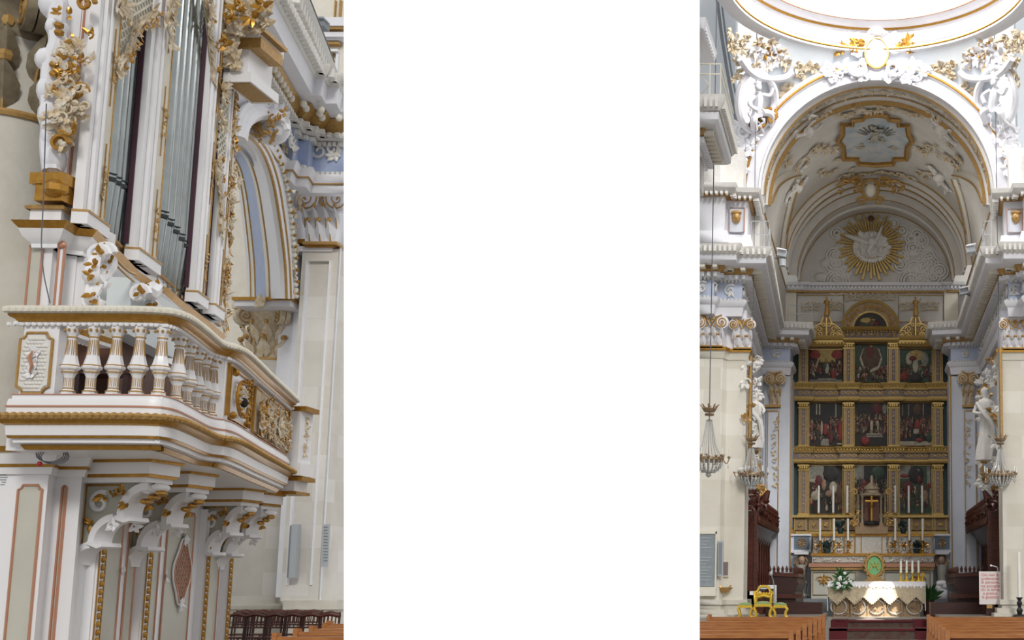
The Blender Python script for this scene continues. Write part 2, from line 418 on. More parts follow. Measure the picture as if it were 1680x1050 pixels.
mat('gildbrown',(.22,.14,.07),.5,.3,c2=(.36,.26,.16),scale=25); mat('mauve',(.17,.13,.14),.6,c2=(.24,.19,.18),scale=30); mat('glass',(.55,.56,.55),.15,spec=.8)
mat('yellowgold',(.75,.50,.06),.3,.5); mat('greenseat',(.25,.36,.15),.8); mat('poster',(.72,.68,.66),.6); mat('skin',(.5,.33,.24),.7)
mat('oldgold',(.46,.30,.08),.35,.45,c2=(.62,.45,.17),scale=16)
mat('bronze',(.16,.12,.07),.5,.3,c2=(.34,.29,.20),scale=5)
mat('pierstone',(.70,.67,.59),.75,c2=(.80,.78,.72),scale=.8,kind='blocks',bump=.15,bscale=12)
mat('friezeblue',(.46,.53,.70),.6,c2=(.56,.62,.76),scale=4)
# ================================================================ ORGAN SIDE
rnd=random.Random(7)
d0=V((-.225,1,0)).normalized()
FA=V((-9.66,15,0)); FP=Pl(FA.x,FA.y,d0.x,d0.y)          # facade plane of the organ, facing the nave
Z1=V((0,0,1))
# ---------------- gallery (balcony)
ZT=4.70
rp=[GH(x,y,ZT) for x,y in [(4,499),(60,499),(120,499),(190,499.5),(240,500.5),(265,502),(285,504),(313,513),(340,533),(364,554),(378,560.5),(393,564),(413,576),(447,610)]]
rp=[rp[0]]+[V((p.x,p.y,ZT)) for p in rp[3:]]; rend=GH(492,653,ZT)
rps=[rp[0]+V((0,1.5,0)),rp[0]]+smooth_path(rp[1:],5)+[rend]
endn=V((-1,.12,0))
rps2=rps+[rps[-1]+endn*1.4]
# stepped end block beyond the rail end
LB=arclen(rps2)
gal=thing('organ_gallery','curved white organ gallery with gilded mouldings, a balustrade and carved parapet panels','balcony',(rps[0].x+1.5,rps[0].y+1,3.1))
def sw(name,prof,m,path=rps2,parent=gal,extra=None):
    b=mb(m); b.sweep(path,prof)
    if extra: extra(b)
    return b.build(name,parent)
def band(o0,o1,z0,z1,back=-.34): return [(back,z1),(o1,z1),(o0,z0),(back,z0)]
sw('handrail',[(-.34,0),(-.05,0),(-.01,-.025),(-.01,-.075),(-.05,-.10),(-.34,-.10)],'cream',extra=lambda b:beads(b,rps2,-.012,-.05,.075,.042,(.9,.9,.95)))
sw('gilded_rail_moulding',[(-.34,-.10),(-.035,-.10),(-.05,-.125),(-.095,-.15),(-.105,-.175),(-.34,-.175)],'gold')
def lt(b): 
    L=LB; k=int(L[-1]/.07)
    for i in range(k):
        p,d=along(rps2,L,(i+.5)*.07); n=V((d.y,-d.x,0)); b.ell(p+n*-.125+V((0,0,-.20)),(.03,.02,.028),n=6,m=4)
sw('leaf_trim',[(-.34,-.175),(-.12,-.175),(-.125,-.20),(-.15,-.215),(-.34,-.215)],'paint',extra=lt)
sw('base_rail',[(-.34,-1.0),(-.13,-1.0),(-.12,-1.02),(-.12,-1.06),(-.34,-1.06)],'paint')
sw('rose_line',[(-.3,-1.0),(-.115,-1.0),(-.11,-1.012),(-.3,-1.012)],'rosegold')
zb=-1.26
sw('fascia',[(-.34,-1.06),(-.10,-1.06),(-.09,-1.10),(-.09,-1.235),(-.34,-1.235)],'paint')
sw('fascia_gold_line',[(-.4,-1.135),(-.078,-1.135),(-.078,-1.155),(-.4,-1.155)],'rosegold')
sw('beaded_lip',[(-.34,-1.235),(-.01,-1.235),(.01,-1.255),(0,-1.30),(-.34,-1.30)],'ochre',extra=lambda b:beads(b,rps2,.0,-1.262,.085,.048,(1,1,.85)))
sw('gilded_lower_moulding',[(-.34,-1.30),(-.02,-1.30),(-.045,-1.335),(-.09,-1.36),(-.34,-1.36)],'gold')
sw('lower_fascia',[(-.34,-1.36),(-.09,-1.36),(-.10,-1.47),(-.15,-1.50),(-.15,-1.55),(-.22,-1.57),(-.34,-1.57)],'paint')
sw('lower_gold_line',[(-.34,-1.475),(-.105,-1.475),(-.115,-1.503),(-.34,-1.503)],'gold')
sw('bottom_gold_moulding',[(-.34,-1.57),(-.20,-1.57),(-.235,-1.62),(-.34,-1.62)],'gold')
# deck / soffit
b=mb('paint')
pin=[]
for i in range(0,len(rps),1):
    p,d=rps[i],None
inner=[p for p in rps[1:]]
def inset(path,o):
    out=[]
    for i,p in enumerate(path):
        a=path[max(0,i-1)]; c=path[min(len(path)-1,i+1)]; d=(c-a); d.z=0; d.normalize(); out.append(p+V((d.y,-d.x,0))*o)
    return out
ins=inset(inner,-.27)
ins=[q for q in ins if min((V((q.x-p.x,q.y-p.y,0))).length for p in inner)>.255]
wl=[FP.p((ins[-1]-FP.o).dot(FP.d)+0.3,0,-.05),FP.p(-.4,0,-.05),V((rps[0].x+.26,rps[0].y,0))]
pl_=[V((p.x,p.y,ZT-1.625)) for p in ins]+[V((p.x,p.y,ZT-1.625)) for p in wl]
b.prism(pl_,(0,0,.55)); b.build('deck',gal)
sb=mb('ochre')
# --- solid parapet pieces behind the ornaments
def s_at(px,off=-.18,z=-.5):
    lo=None;best=1e9
    L=LB; k=700; s0=1.5
    for i in range(k):
        s=s0+(L[-1]-1.4-s0)*i/k; p,d=along(rps2,L,s); n=V((d.y,-d.x,0)); q=proj(p+n*off+V((0,0,z)))
        if abs(q[0]-px)<best: best=abs(q[0]-px); lo=s
    return lo
def wallseg(x0,x1,name,m='paint',o0=-.16,s0=None,s1=None):
    a=s_at(x0) if s0 is None else s0; c=s_at(x1) if s1 is None else s1
    b=mb(m); b.sweep(subpath(rps2,LB,a,c),[(o0,-.215),(o0,-1.0),(-.30,-1.0),(-.30,-.215)]); return b.build(name,gal)
wallseg(0,96,'parapet_panel',s0=1.3)
wallseg(352,374,'parapet_post')
wallseg(410,486,'parapet_backing',o0=-.20,s1=LB[-1])
wallseg(374,410,'parapet_backing',o0=-.18)
FB=Pl(rp[0].x,rp[0].y+.16,1,0)      # front plane of left panel
def at_front(px,py,o=0): return FB.at(px,py,o)
b=mb('ochre'); b.tube(notched(FB,30,546,83,645,.07,.012),.016,6,close=True); b.build('panel_frame',gal)
b=mb('stucco')
a_=FB.sz(32,595,0)[0]; c_=FB.sz(81,595,0)[0]; z1_=FB.sz(56,549,0)[1]; z0_=FB.sz(56,642,0)[1]
b.prism(notchm(FB,a_,c_,z0_,z1_,.07,.008),-FB.n*.02)
for i in range(7):
    for j in range(14):
        q=FB.p(a_+.05+(c_-a_-.1)*(i+.5*(j%2))/6.5,z0_+.05+(z1_-z0_-.1)*j/13,.012)
        if not (i in(0,6) and j in (0,1,12,13)): b.ell(q,(.03,.012,.022),n=6,m=4)
b.build('panel_field',gal)
b=mb('paint'); f=Fr(FB.at(55,596,.02),(1,0,0),Z1,(0,-1,0))
for k in range(3): sprig(b,Fr(f.p((k-1)*.01,(k-1)*.12,.01),f.u,f.v,f.n),.085,rnd,12)
b.build('carved_rosette',gal)
b=mb('rosegold'); b.tube([f.p(.01,.13,.05),f.p(-.01,.05,.07),f.p(.03,-.03,.07),f.p(.0,-.12,.05)],[.012,.022,.02,.008]); b.build('rosette_centre',gal)
# balusters: octagonal vases
def baluster(root,name='baluster_piece'):
    H=.785; oc=8
    prof=[(.085,0),(.09,.0),(.09,.03),(.075,.045),(.062,.065),(.060,.20),(.078,.235),(.095,.255),(.085,.27),(.120,.295),(.125,.315),(.105,.34),(.082,.42),(.062,.50),(.052,.60),(.054,.645),(.064,.66),(.055,.675),(.072,.70),(.086,.735),(.088,.785)]
    b=mb('paint'); b.lathe(prof,(0,0,0),oc,rot=R(22.5),sx=.86,sy=.86); sh_=b.build('shaft',root,ang=25)
    g=mb('ochre')
    for z,r in ((.035,.093),(.33,.118),(.66,.067),(.255,.098),(.07,.066)): g.lathe([(r*.6,z-.008),(r,z-.008),(r,z+.008),(r*.6,z+.008)],(0,0,0),oc,rot=R(22.5),sx=.86,sy=.86)
    for k in range(8):
        a=2*math.pi*k/8; n=V((math.cos(a),math.sin(a),0)); t=V((-n.y,n.x,0))
        for z0,z1,r0,r1 in ((.45,.63,.076,.055),(.09,.19,.062,.062)):
            for sg in (-1,1):
                g.tube([n*(r0*.86*.93)+t*sg*.009+Z1*z0,n*(r1*.86*.93)+t*sg*.009+Z1*z1],.004,4)
        g.ell(n*.078+Z1*.735,(.018,.018,.018),n=6,m=4)
    g.build('gilded_lines',sh_)
bx=[(117,0),(153,0),(190,0),(229,0),(265,1),(293,1),(310,1),(324,1),(337,1),(349,1)]
bal0=None
for i,(px,_) in enumerate(bx):
    s=s_at(px,-.20,-.5); p,d=along(rps2,LB,s); n=V((d.y,-d.x,0)); q=p+n*-.20
    lab='white and gilt vase baluster of the organ gallery, %s from the left'%ORD[i]
    q=V((q.x,q.y,ZT-1.0))
    if bal0 is None:
        bal0=thing('baluster',lab,'baluster',(0,0,0),'balusters of the organ gallery'); baluster(bal0); o=bal0
    else: o=copy_tree(bal0); o['label']=lab
    o.location=q; o.rotation_euler.z=math.atan2(d.y,d.x)
# carved parapet panels on the curved front
def locfr(px,z,off=-.17):
    s=s_at(px,off,z); p,d=along(rps2,LB,s); n=V((d.y,-d.x,0)); return Fr(p+n*off+V((0,0,z)),d,Z1,n)
def carved(px0,px1,name,kind):
    s0=s_at(px0,-.17); s1=s_at(px1,-.17); g=mb('gold'); k=10
    def pt(t,z,o=-.165):
        p,d=along(rps2,LB,s0+(s1-s0)*t); n=V((d.y,-d.x,0)); return p+n*o+V((0,0,z))
    top=[pt(i/k,-.27) for i in range(k+1)]; bot=[pt(i/k,-.95) for i in range(k,-1,-1)]
    g.tube(top+bot,.022,6,close=True)
    wb=mb('stuccogold'); r2=random.Random(hash(name)%99 if False else len(name))
    L=(s1-s0)
    if kind=='oval':
        g.tube([pt(.5+.33*math.cos(a),-.62+.24*math.sin(a),-.12) for a in [2*math.pi*i/16 for i in range(16)]],.028,6,close=True)
        for i in range(16):
            a=2*math.pi*i/16; g.ell(pt(.5+.33*math.cos(a),-.62+.24*math.sin(a),-.09),.025,n=6,m=4)
        for a,z in ((.12,-.33),(.88,-.33),(.12,-.90),(.88,-.90)): 
            p=pt(a,z,-.14); g.ell(p,(.05,.05,.05),n=6,m=4)
        for i in range(26): 
            t,z=r2.uniform(.2,.8),r2.uniform(-.8,-.42); fr=Fr(pt(t,z,-.14),V((0,1,0)),Z1,V((1,.2,0))); sprig(wb,fr,.08,r2,3)
        dk=mb('dark'); dk.ell(pt(.52,-.66,-.12),(.05,.07,.07),n=8,m=5); dk.build('opening_shade',gal)  # solid knob, its black colour stands in for shade in a hole
    else:
        for i in range(int(L/.055)):
            t=(i+.5)/int(L/.055); wb.tube([pt(t-.01,-.30,-.16),pt(t+.01,-.92,-.16)],.011,4)
        for i in range(int(95*L/1.8)):
            t,z=r2.uniform(.03,.97),r2.gauss(-.64,.15); z=max(-.9,min(-.32,z)); fr=Fr(pt(t,z,-.10),V((-.2,1,0)),Z1,V((1,.2,0)))
            if i%4==0: g.spiral(fr.c,fr.u,fr.v,.07,.015,1.2,.018,.012,a0=r2.uniform(0,6))
            sprig(wb if i%3 else g,fr,.10,r2,4,.45)
        f2=Fr(pt(.55,-.66,-.07),V((-.2,1,0)),Z1,V((1,.2,0))); rosette(wb,f2,.19,10,.2)
    wb.build(name,gal); g.build('gilded_frame',gal)
carved(377,408,'carved_oval_panel','oval'); carved(417,481,'pierced_foliage_panel','long')
b=mb('gold')
for px in (374,412,484):
    fr=locfr(px,-.6,-.14); b.tube([fr.p(0,.36),fr.p(0,-.34)],.022,4)
b.build('gilded_strip',gal)
# end block beyond the rail
eb=rps[-1]; b=mb('gold'); b.box((eb.x-.12,eb.y+.38,ZT-.16),(.36,.5,.08)); b.box((eb.x-.12,eb.y+.38,ZT-1.36),(.36,.5,.07)); b.box((eb.x-.2,eb.y+.38,ZT-1.60),(.36,.5,.05)); b.build('gilded_end_moulding',gal)
b=mb('paint'); b.box((eb.x-.34,eb.y+.38,ZT-.65),(.6,.46,.92)); b.box((eb.x-.28,eb.y+.38,ZT-1.2),(.6,.5,.22)); b.box((eb.x-.32,eb.y+.38,ZT-1.48),(.5,.48,.18)); b.build('end_block',gal)
b=mb('stuccogold'); 
for k in range(7): sprig(b,Fr(V((eb.x-.04,eb.y+.38,ZT-.3-.1*k)),(0,1,0),Z1,(1,0,0)),.1,rnd,5)
b.build('end_carving',gal)

# ---------------- lower case (gallery support)
ZC=3.17
lower=thing('gallery_support_case','white and grey panelled wooden case with gilt lines under the organ gallery','cabinet',(-10.5,17,0))
s1e=FP.sz(372,900)[0]
cp=[P(-40,800,14.25),P(78,800,14.25),P(90,800,14.6),P(133,800,14.6)]
cp=[V((p.x,p.y,0)) for p in cp]
c0s=FP.sz(140,800)[0]
cp+= [FP.p(c0s,0),FP.p(s1e,0),FP.p(s1e,0)+V((-3,1,0))]
body=[p.copy() for p in cp]+[V((-16,22,0)),V((-16,14,0))]
b=mb('paint'); b.prism(body,(0,0,ZC-.05)); b.build('case_body',lower,smooth=False)
z_=ZC
cpath=[V((p.x,p.y,z_)) for p in cp[:-1]]
def sw2(name,prof,m): b=mb(m); b.sweep(cpath,prof); return b.build(name,lower)
sw2('gilded_cornice',[(-.1,.0),(.16,.0),(.13,-.06),(.10,-.07),(-.1,-.07)],'gold')
sw2('cornice_white',[(-.1,-.07),(.10,-.07),(.06,-.20),(-.1,-.20)],'paint')
sw2('cornice_gold_line',[(-.1,-.20),(.065,-.20),(.055,-.235),(-.1,-.235)],'gold')
sw2('cornice_foot',[(-.1,-.235),(.045,-.235),(.03,-.32),(-.1,-.32)],'paint')
CP=Pl(cp[0].x,14.25,1,0); CP2=Pl(cp[0].x,14.6,1,0)
def panel(pl,x0,y0,x1,z0,c=.05,fm='rosegold',pm='panelgrey',root=lower,name='panel',y1=1050):
    a=pl.sz(x0,(y0+y1)/2,0)[0]; d=pl.sz(x1,(y0+y1)/2,0)[0]; z1=pl.sz((x0+x1)/2,y0,0)[1]
    g=mb(pm); g.prism(notchm(pl,a,d,z0,z1,c,.006),-pl.n*.02); pn_=g.build(name,root,smooth=False)
    g=mb(fm); g.tube(notchm(pl,a,d,z0,z1,c,.008),.017,5,close=True); g.build(name+'_frame',pn_)
panel(CP,20,796,59,.4); panel(CP2,98,798,101,.4) if False else None
b=mb('rosegold'); b.tube([CP.at(84,798,.0),CP.at(80,1060,.0)],.001); 
panel(Pl(cp[2].x,14.6,1,0),93,797,99,.3,.02)
panel(FP,155,815,196,.4,.05,'rosegold','panelgrey'); panel(FP,205,835,219,.4,.03)
panel(FP,240,840,258,.4,.05); panel(FP,268,838,312,.4,.05); panel(FP,337,880,356,.4,.04)
# pilaster ridges on facade with gilt husk drops
for i,(x,w_) in enumerate(((146,.13),(226,.13),(325,.1),(364,.1))):
    s=FP.sz(x,950)[0]; b=mb('paint'); b.pbox(FP,s-w_,s+w_,.2,2.75,0,.10); b.pbox(FP,s-w_*.7,s+w_*.7,.2,2.7,.10,.13); b.build('pilaster',lower,smooth=False)
    g=mb('gold'); 
    for k in range(17): g.ell(FP.p(s,1.98-.10*k,.14),(.03,.035,.045),n=6,m=4)
    sprig(g,frpl(FP,x,0) if False else Fr(FP.p(s,2.13,.14),FP.d,Z1,FP.n),.10,rnd,7); sprig(g,Fr(FP.p(s,2.24,.14),FP.d,Z1,FP.n),.09,rnd,7)
    g.tube([FP.p(s-w_*.75,2.0,.135),FP.p(s-w_*.75,.2,.135)],.01,4); g.tube([FP.p(s+w_*.75,2.0,.135),FP.p(s+w_*.75,.2,.135)],.01,4)
    g.build('gilded_husk_drop',lower)
# lattice cartouche
f=frpl(FP,299,938,.03); g=mb('rosegold'); W_,H_=.34,.42
ov=[f.p(W_*math.cos(a)*(1+.12*math.cos(4*a)),H_*math.sin(a)*(1+.1*math.cos(4*a))) for a in [2*math.pi*i/28 for i in range(28)]]
g.tube(ov,.02,6,close=True)
for k in range(-5,6):
    for sg in (-1,1):
        a=k*.075; y0_=max(-H_,-H_); pts=[]
        for t in range(-12,13):
            yy=t*H_/12; xx=a+sg*yy*.6
            if (xx/W_)**2+(yy/H_)**2<.95: pts.append(f.p(xx,yy))
        if len(pts)>1: g.tube([pts[0],pts[-1]],.009,4)
g.build('lattice_cartouche',lower)
b=mb('paint'); sprig(b,Fr(f.p(0,.5),f.u,f.v,f.n),.14,rnd,8); sprig(b,Fr(f.p(0,-.5),f.u,f.v,f.n),.14,rnd,8); b.tube([f.p(0,-.45),f.p(0,-.62)],[.03,.01]); b.tube([f.p(0,.45),f.p(0,.64)],[.03,.008]); b.tube([f.c+(q-f.c)*1.12 for q in ov],.016,5,close=True); b.build('cartouche_scrolls',lower)
for x,y in ((201,937),(273,945),(330,945)):
    b=mb('paint'); sprig(b,frpl(FP,x,y,.02),.10,rnd,7); b.build('scroll_knot',lower)
# painted notice on the far left of the case: three tiny lines
b=mb('grey')
for k in range(5):
    q=CP.at(4+(k%2)*2,779+4*k,.005); b.box(q,(.09 if k<3 else .05,.004,.008))
b.build('painted_inscription',lower)
# ---------------- consoles under the gallery
def console(root,uL):
    # local: x=out from wall, z=0 top, y thickness
    web=mb('panelgrey'); pts=[(0,0),(uL*.92,0),(uL*.9,-.1),(uL*.62,-.16),(uL*.5,-.36),(uL*.3,-.42),(uL*.2,-.6),(0,-.78)]
    web.prism([V((x,-.05,z)) for x,z in pts],(0,.10,0)); web.build('web',root)
    r=mb('paint')
    def arc(cx,cz,rx,rz,a0,a1,k=10): return [(cx+rx*math.cos(R(a0+(a1-a0)*i/k)),cz+rz*math.sin(R(a0+(a1-a0)*i/k))) for i in range(k+1)]
    def ribbon(pts,t0,t1,wd):
        n=len(pts); poly=[]; up=[];dn=[]
        for i,(x,z) in enumerate(pts):
            a=pts[max(0,i-1)];c=pts[min(n-1,i+1)]; dx,dz=c[0]-a[0],c[1]-a[1]; l=math.hypot(dx,dz) or 1; t=t0+(t1-t0)*i/(n-1)
            up.append((x-dz/l*t/2,z+dx/l*t/2)); dn.append((x+dz/l*t/2,z-dx/l*t/2))
        b_=[]
        for i in range(n-1):
            r.prism([V((up[i][0],-wd/2,up[i][1])),V((up[i+1][0],-wd/2,up[i+1][1])),V((dn[i+1][0],-wd/2,dn[i+1][1])),V((dn[i][0],-wd/2,dn[i][1]))],(0,wd,0))
    ribbon(arc(uL*.95,-.38,uL*.36,.34,95,190),.10,.08,.34)
    ribbon([(uL*.52,-.42),(uL*.66,-.46),(uL*.72,-.44)],.05,.05,.36)
    ribbon(arc(uL*.52,-.72,uL*.30,.30,95,185),.09,.07,.32)
    ribbon([(uL*.18,-.72),(uL*.32,-.77),(uL*.38,-.75)],.05,.05,.34)
    ribbon(arc(uL*.22,-1.0,uL*.24,.25,95,178),.08,.06,.30)
    for k in range(3): r.ell((uL*(.98-.06*k),0,-.05-.02*k),(.07,.16,.055),n=8,m=6)
    r.build('scroll_ribs',root)
    g=mb('gold')
    for sg in (-1,1):
        f=Fr((uL*.72,sg*.18,-.22),(1,0,0),Z1,(0,sg,0)); rr=random.Random(4)
        for a,z,rr_ in ((.60,-.10,.10),(.66,-.26,.09),(.28,-.16,.12),(.12,-.5,.1),(.42,-.1,.1)):
            sprig(g,Fr((uL*a,sg*(.19 if a>.5 else .07),z),(1,0,0),Z1,(0,sg,0)),rr_,rr,6)
        g.tube([V((0.02,sg*.06,-.02)),V((uL*.5,sg*.06,-.02))],.014,4); g.tube([V((0.02,sg*.06,-.02)),V((0.02,sg*.06,-.74))],.014,4)
    for k in range(3): g.ell((uL*(1.0-.1*k),0,-.12-.05*k),(.05,.10,.04),n=6,m=5)
    g.build('gilded_leaves',root)
    p=mb('paint')
    for sg in (-1,1):
        p.spiral((uL*.24,sg*.07,-.24),V((1,0,0)),Z1,.15,.03,1.1,.035,.025,a0=R(60)); sprig(p,Fr((uL*.52,sg*.19,-.52),(1,0,0),Z1,(0,sg,0)),.1,random.Random(3),6)
    p.build('white_scroll',root)
    # beam slab on top
    s=mb('gold'); s.bb(-.05,uL*1.06,-.30,.30,.24,.33); s.bb(-.05,uL*1.0,-.26,.26,.06,.10); s.build('gilded_slab_edges',root)
    s=mb('paint'); s.bb(-.05,uL*1.02,-.28,.28,.10,.24); s.bb(-.05,uL*.96,-.24,.24,.0,.06); s.build('slab',root)
con0=None
for i,(x,uL) in enumerate(((143,.98),(224,.92),(337,.80),(366,.88))):
    s=FP.sz(x,820)[0]; q=FP.p(s,2.80)
    lab='white and gilt scrolled console bracket under the organ gallery, %s from the left'%ORD[i]
    if con0 is None: con0=thing('console_bracket',lab,'bracket',(0,0,0),'console brackets under the organ gallery'); console(con0,.95); o=con0
    else: o=copy_tree(con0); o['label']=lab
    o.location=q; o.rotation_euler.z=R(-6); o.scale=(uL/.95,1,1)
# gold beams along the wall under the soffit
b=mb('gold'); b.pbox(FP,c0s,s1e,ZC-.08,ZC+.02,0,.35); b.build('gilded_soffit_moulding',lower)

# ---------------- organ case above
org=thing('organ_case','tall white and gold organ case with carved posts and lattice work above the gallery','organ',(-10.5,17,4.7))
ZP=5.95
pp=[GH(x,y,ZP) for x,y in [(17,360),(110,361),(130,374),(160,377),(173,392),(200,415),(230,447),(252,462),(277,473),(300,494),(340,524),(372,552)]]
pp=[pp[0]+V((-.1,1.2,0))]+pp
def sw3(name,prof,m,zz=0): 
    b=mb(m); b.sweep([V((p.x,p.y,ZP+zz)) for p in pp],prof); return b.build(name,org)
sw3('gilded_cornice_moulding',[(-.3,0),(0,0),(-.03,-.04),(-.07,-.085),(-.3,-.085)],'gold')
sw3('cornice_white_cove',[(-.4,-.085),(-.06,-.085),(-.10,-.18),(-.17,-.25),(-.17,-.30),(-.4,-.30)],'paint')
sw3('plinth',[(-.6,.17),(-.14,.17),(-.14,.02),(-.1,0),(-.6,0)],'paint')
sw3('plinth_gold_line',[(-.5,.17),(-.10,.17),(-.09,.20),(-.12,.225),(-.5,.225)],'ochre')
sw3('pedestal',[(-.6,-.30),(-.25,-.30),(-.25,-1.22),(-.6,-1.22)],'paint')
pb=[V((p.x,p.y,4.72)) for p in inset(pp[1:],-.4)]
b=mb('paint'); b.prism(pb+[V((-13,21.5,4.72)),V((-10.9,15.5,4.72))],(0,0,1.53)); b.build('pedestal_core',org,smooth=False)
YPd=Pl(pp[1].x,pp[1].y+.25,1,0)
for x0,x1 in ((50,70),(97,106)):
    a=YPd.sz(x0,420)[0]; c=YPd.sz(x1,420)[0]; g=mb('panelgrey' if x0==50 else 'paint'); g.pbox(YPd,a,c,4.72,YPd.sz(60,405)[1],0,.008); g.build('pedestal_panel',org,smooth=False)
    g=mb('rosegold'); 
    for s in (a,c): g.pbox(YPd,s-.012,s+.012,4.72,YPd.sz(60,403)[1],0,.02)
    g.pbox(YPd,a,c,YPd.sz(60,405)[1]-.012,YPd.sz(60,405)[1]+.012,0,.02); g.ell(YPd.p((a+c)/2,YPd.sz(60,402)[1],.02),(.06,.03,.05)); g.build('pedestal_panel_line',org)
# blueish apron panel between scrolls with curved moulding
b=mb('panelblue'); s0=FP.sz(178,450)[0]; s1=FP.sz(258,480)[0]; b.pbox(FP,s0,s1,4.72,5.45,.0,.28); b.build('apron_panel',org,smooth=False)
b=mb('ochre'); 
pth=[FP.at(x,y,.30) for x,y in ((181,412),(190,425),(200,436),(212,446),(222,450))]; b.tube(smooth_path(pth),.02,5)
pth=[FP.at(x,y,.30) for x,y in ((181,420),(190,434),(200,445),(212,456),(220,462))]; b.tube(smooth_path(pth),.014,5); b.build('apron_moulding',org)
def scrollbr(pts,name):
    b=mb('paint'); p=smooth_path([FP.at(x,y,.40) for x,y in pts]); b.tube(p,[.05+.05*math.sin(math.pi*i/(len(p)-1)) for i in range(len(p))],7)
    b.spiral(p[0],V((1,0,0)),Z1,.13,.03,1.4,.04,.03); b.spiral(p[-1],V((1,0,0)),Z1,.12,.03,-1.3,.04,.03)
    b.build(name,org); g=mb('gold'); r2=random.Random(3)
    for q in p[::6]: sprig(g,Fr(q+V((.05,-.08,0)),(1,0,0),Z1,(0.3,-1,0)),.09,r2,4)
    g.build(name+'_gilding',org)
scrollbr([(160,418),(152,436),(150,452),(156,464),(148,484),(152,492)],'scroll_bracket'); scrollbr([(170,415),(178,428),(172,445),(160,462)],'scroll_bracket')
scrollbr([(228,482),(236,474),(246,480),(256,472),(250,500)],'scroll_bracket')
FO=FP.off(-.2)
# posts
ZTOP=13.2
def post(x0,x1,name,yref=350,zb=None,steps=True):
    a=FO.sz(x0,yref,.05)[0]; c=FO.sz(x1,yref,.05)[0]; zb=zb or ZP+.02; w_=c-a
    b=mb('paint'); b.pbox(FO,a,c,zb,ZTOP,-.06,.0)
    b.pbox(FO,a,a+w_*.16,zb,ZTOP,0,.05); b.pbox(FO,a+w_*.2,a+w_*.34,zb,ZTOP,0,.09); b.pbox(FO,a+w_*.38,a+w_*.45,zb,ZTOP,0,.11)
    b.pbox(FO,a-.03,c+.03,zb,zb+.16,-.06,.125); b.build(name,org,smooth=False)
    cr=mb('cream'); cr.pbox(FO,a+w_*.5,c-w_*.02,zb+.22,ZTOP,0,.07); cr.build('post_strip',org,smooth=False)
    g=mb('ochre')
    for t in (.54,.94): g.pbox(FO,a+w_*t-.008,a+w_*t+.008,zb+.25,ZTOP,.07,.085)
    m_=a+w_*.74; r2=random.Random(int(x0)); z=zb+.5
    g.pbox(FO,a-.035,c+.035,zb+.15,zb+.18,-.06,.135)
    while z<ZTOP:
        for k in range(4): sprig(g,Fr(FO.p(m_,z+.12*k,.09),FO.d,Z1,FO.n),.08,r2,3)
        g.tube([FO.p(m_,z-.35,.08),FO.p(m_,z+.7,.08)],.008,4); z+=1.55
    g.build('post_gilded_sprigs',org)
    return a,c
pA=post(135,170,'organ_post'); pB=post(225,261,'organ_post'); pC=post(327,344,'organ_post',zb=ZP+.02); pD=post(357,372,'organ_post',zb=ZP+.02)
# left flank facing the camera
FL=Pl(-12,14.75,1,0); xr=FO.p(pA[0],0,0)
b=mb('paint'); q=FO.p(pA[0],0,-.02); q2=FO.p(pA[1],0,-.07); xx=FL.at(78,330).x; x2=FL.at(112,345).x
b.prism([V((xx,14.78,ZP+.2)),V((q.x,14.74,ZP+.2)),V((q2.x,q2.y,ZP+.2)),V((xx,15.6,ZP+.2))],(0,0,ZTOP-ZP)); b.prism([V((x2,14.68,ZP+.2)),V((q.x-.02,14.68,ZP+.2)),V((q.x-.03,14.80,ZP+.2)),V((x2,14.80,ZP+.2))],(0,0,ZTOP-ZP)); b.build('case_flank',org,smooth=False)
b=mb('rosegold'); x=FL.at(105,340).x; b.bb(x-.008,x+.008,14.76,14.78,ZP+.4,ZTOP); x=FL.at(112,340).x; b.bb(x+.03,x+.05,14.66,14.68,ZP+.4,ZTOP); b.build('flank_gilt_line',org)
# hanging volute ornament on flank
b=mb('white'); r2=random.Random(11)
for (x,y,rx,rz) in ((88,8,.16,.2),(95,48,.12,.14),(80,100,.14,.16),(82,150,.13,.2),(85,190,.14,.22),(88,225,.12,.2),(90,262,.11,.2)):
    b.ell(P(x,y,14.5),(rx,.18,rz),n=10,m=7)
pt_=[(103,5),(100,40),(102,70),(92,100),(88,150),(90,200),(88,240),(92,280)]
b.tube(smooth_path([P(x-8,y,14.45) for x,y in pt_]),.10,8)
b.build('flank_volute',org)
b=mb('stuccogold')
for k in range(70):
    y=r2.uniform(70,245); x=112+r2.gauss(0,12)-(y-150)*.06; sprig(b,Fr(P(x,y,14.45-r2.uniform(0,.25)),(1,0,0),Z1,(0,-1,0)),.13,r2,4,.45)
b.build('flank_foliage',org)
g=mb('gold')
for k in range(16):
    y=r2.uniform(15,240); x=112+r2.gauss(0,13)-(y-150)*.06; sprig(g,Fr(P(x,y,14.25),(1,0,0),Z1,(0,-1,0)),.11,r2,4,.4)
g.box(P(90,298,14.5),(.42,.3,.14)); g.box(P(91,320,14.5),(.34,.25,.22)); g.ell(P(92,310,14.4),(.16,.14,.12))
for y in (40,52,105,120): g.tube([P(92-(8 if y>90 else 0),y,14.35),P(102-(8 if y>90 else 0),y+3,14.35)],.04,5)
for x,y in ((140,5),(128,150),(97,235)): g.spiral(P(x,y,14.3),V((1,0,0)),Z1,.12,.03,1.3,.035,.02)
g.build('flank_gilding',org)
# red-brown reveal strips and a black slab coloured as the shade inside the case
b=mb('plum')
for p_ in (pB,pC,pD): b.pbox(FO,p_[0]-.03,p_[0]-.003,ZP+.25,ZTOP,-.08,-.02)
b.build('reveal',org,smooth=False)
b=mb('dark'); b.pbox(FO,pA[1]+.45,pD[0]+.2,ZP-.2,ZTOP,-.85,-.65); b.build('case_interior_shade',org,smooth=False)
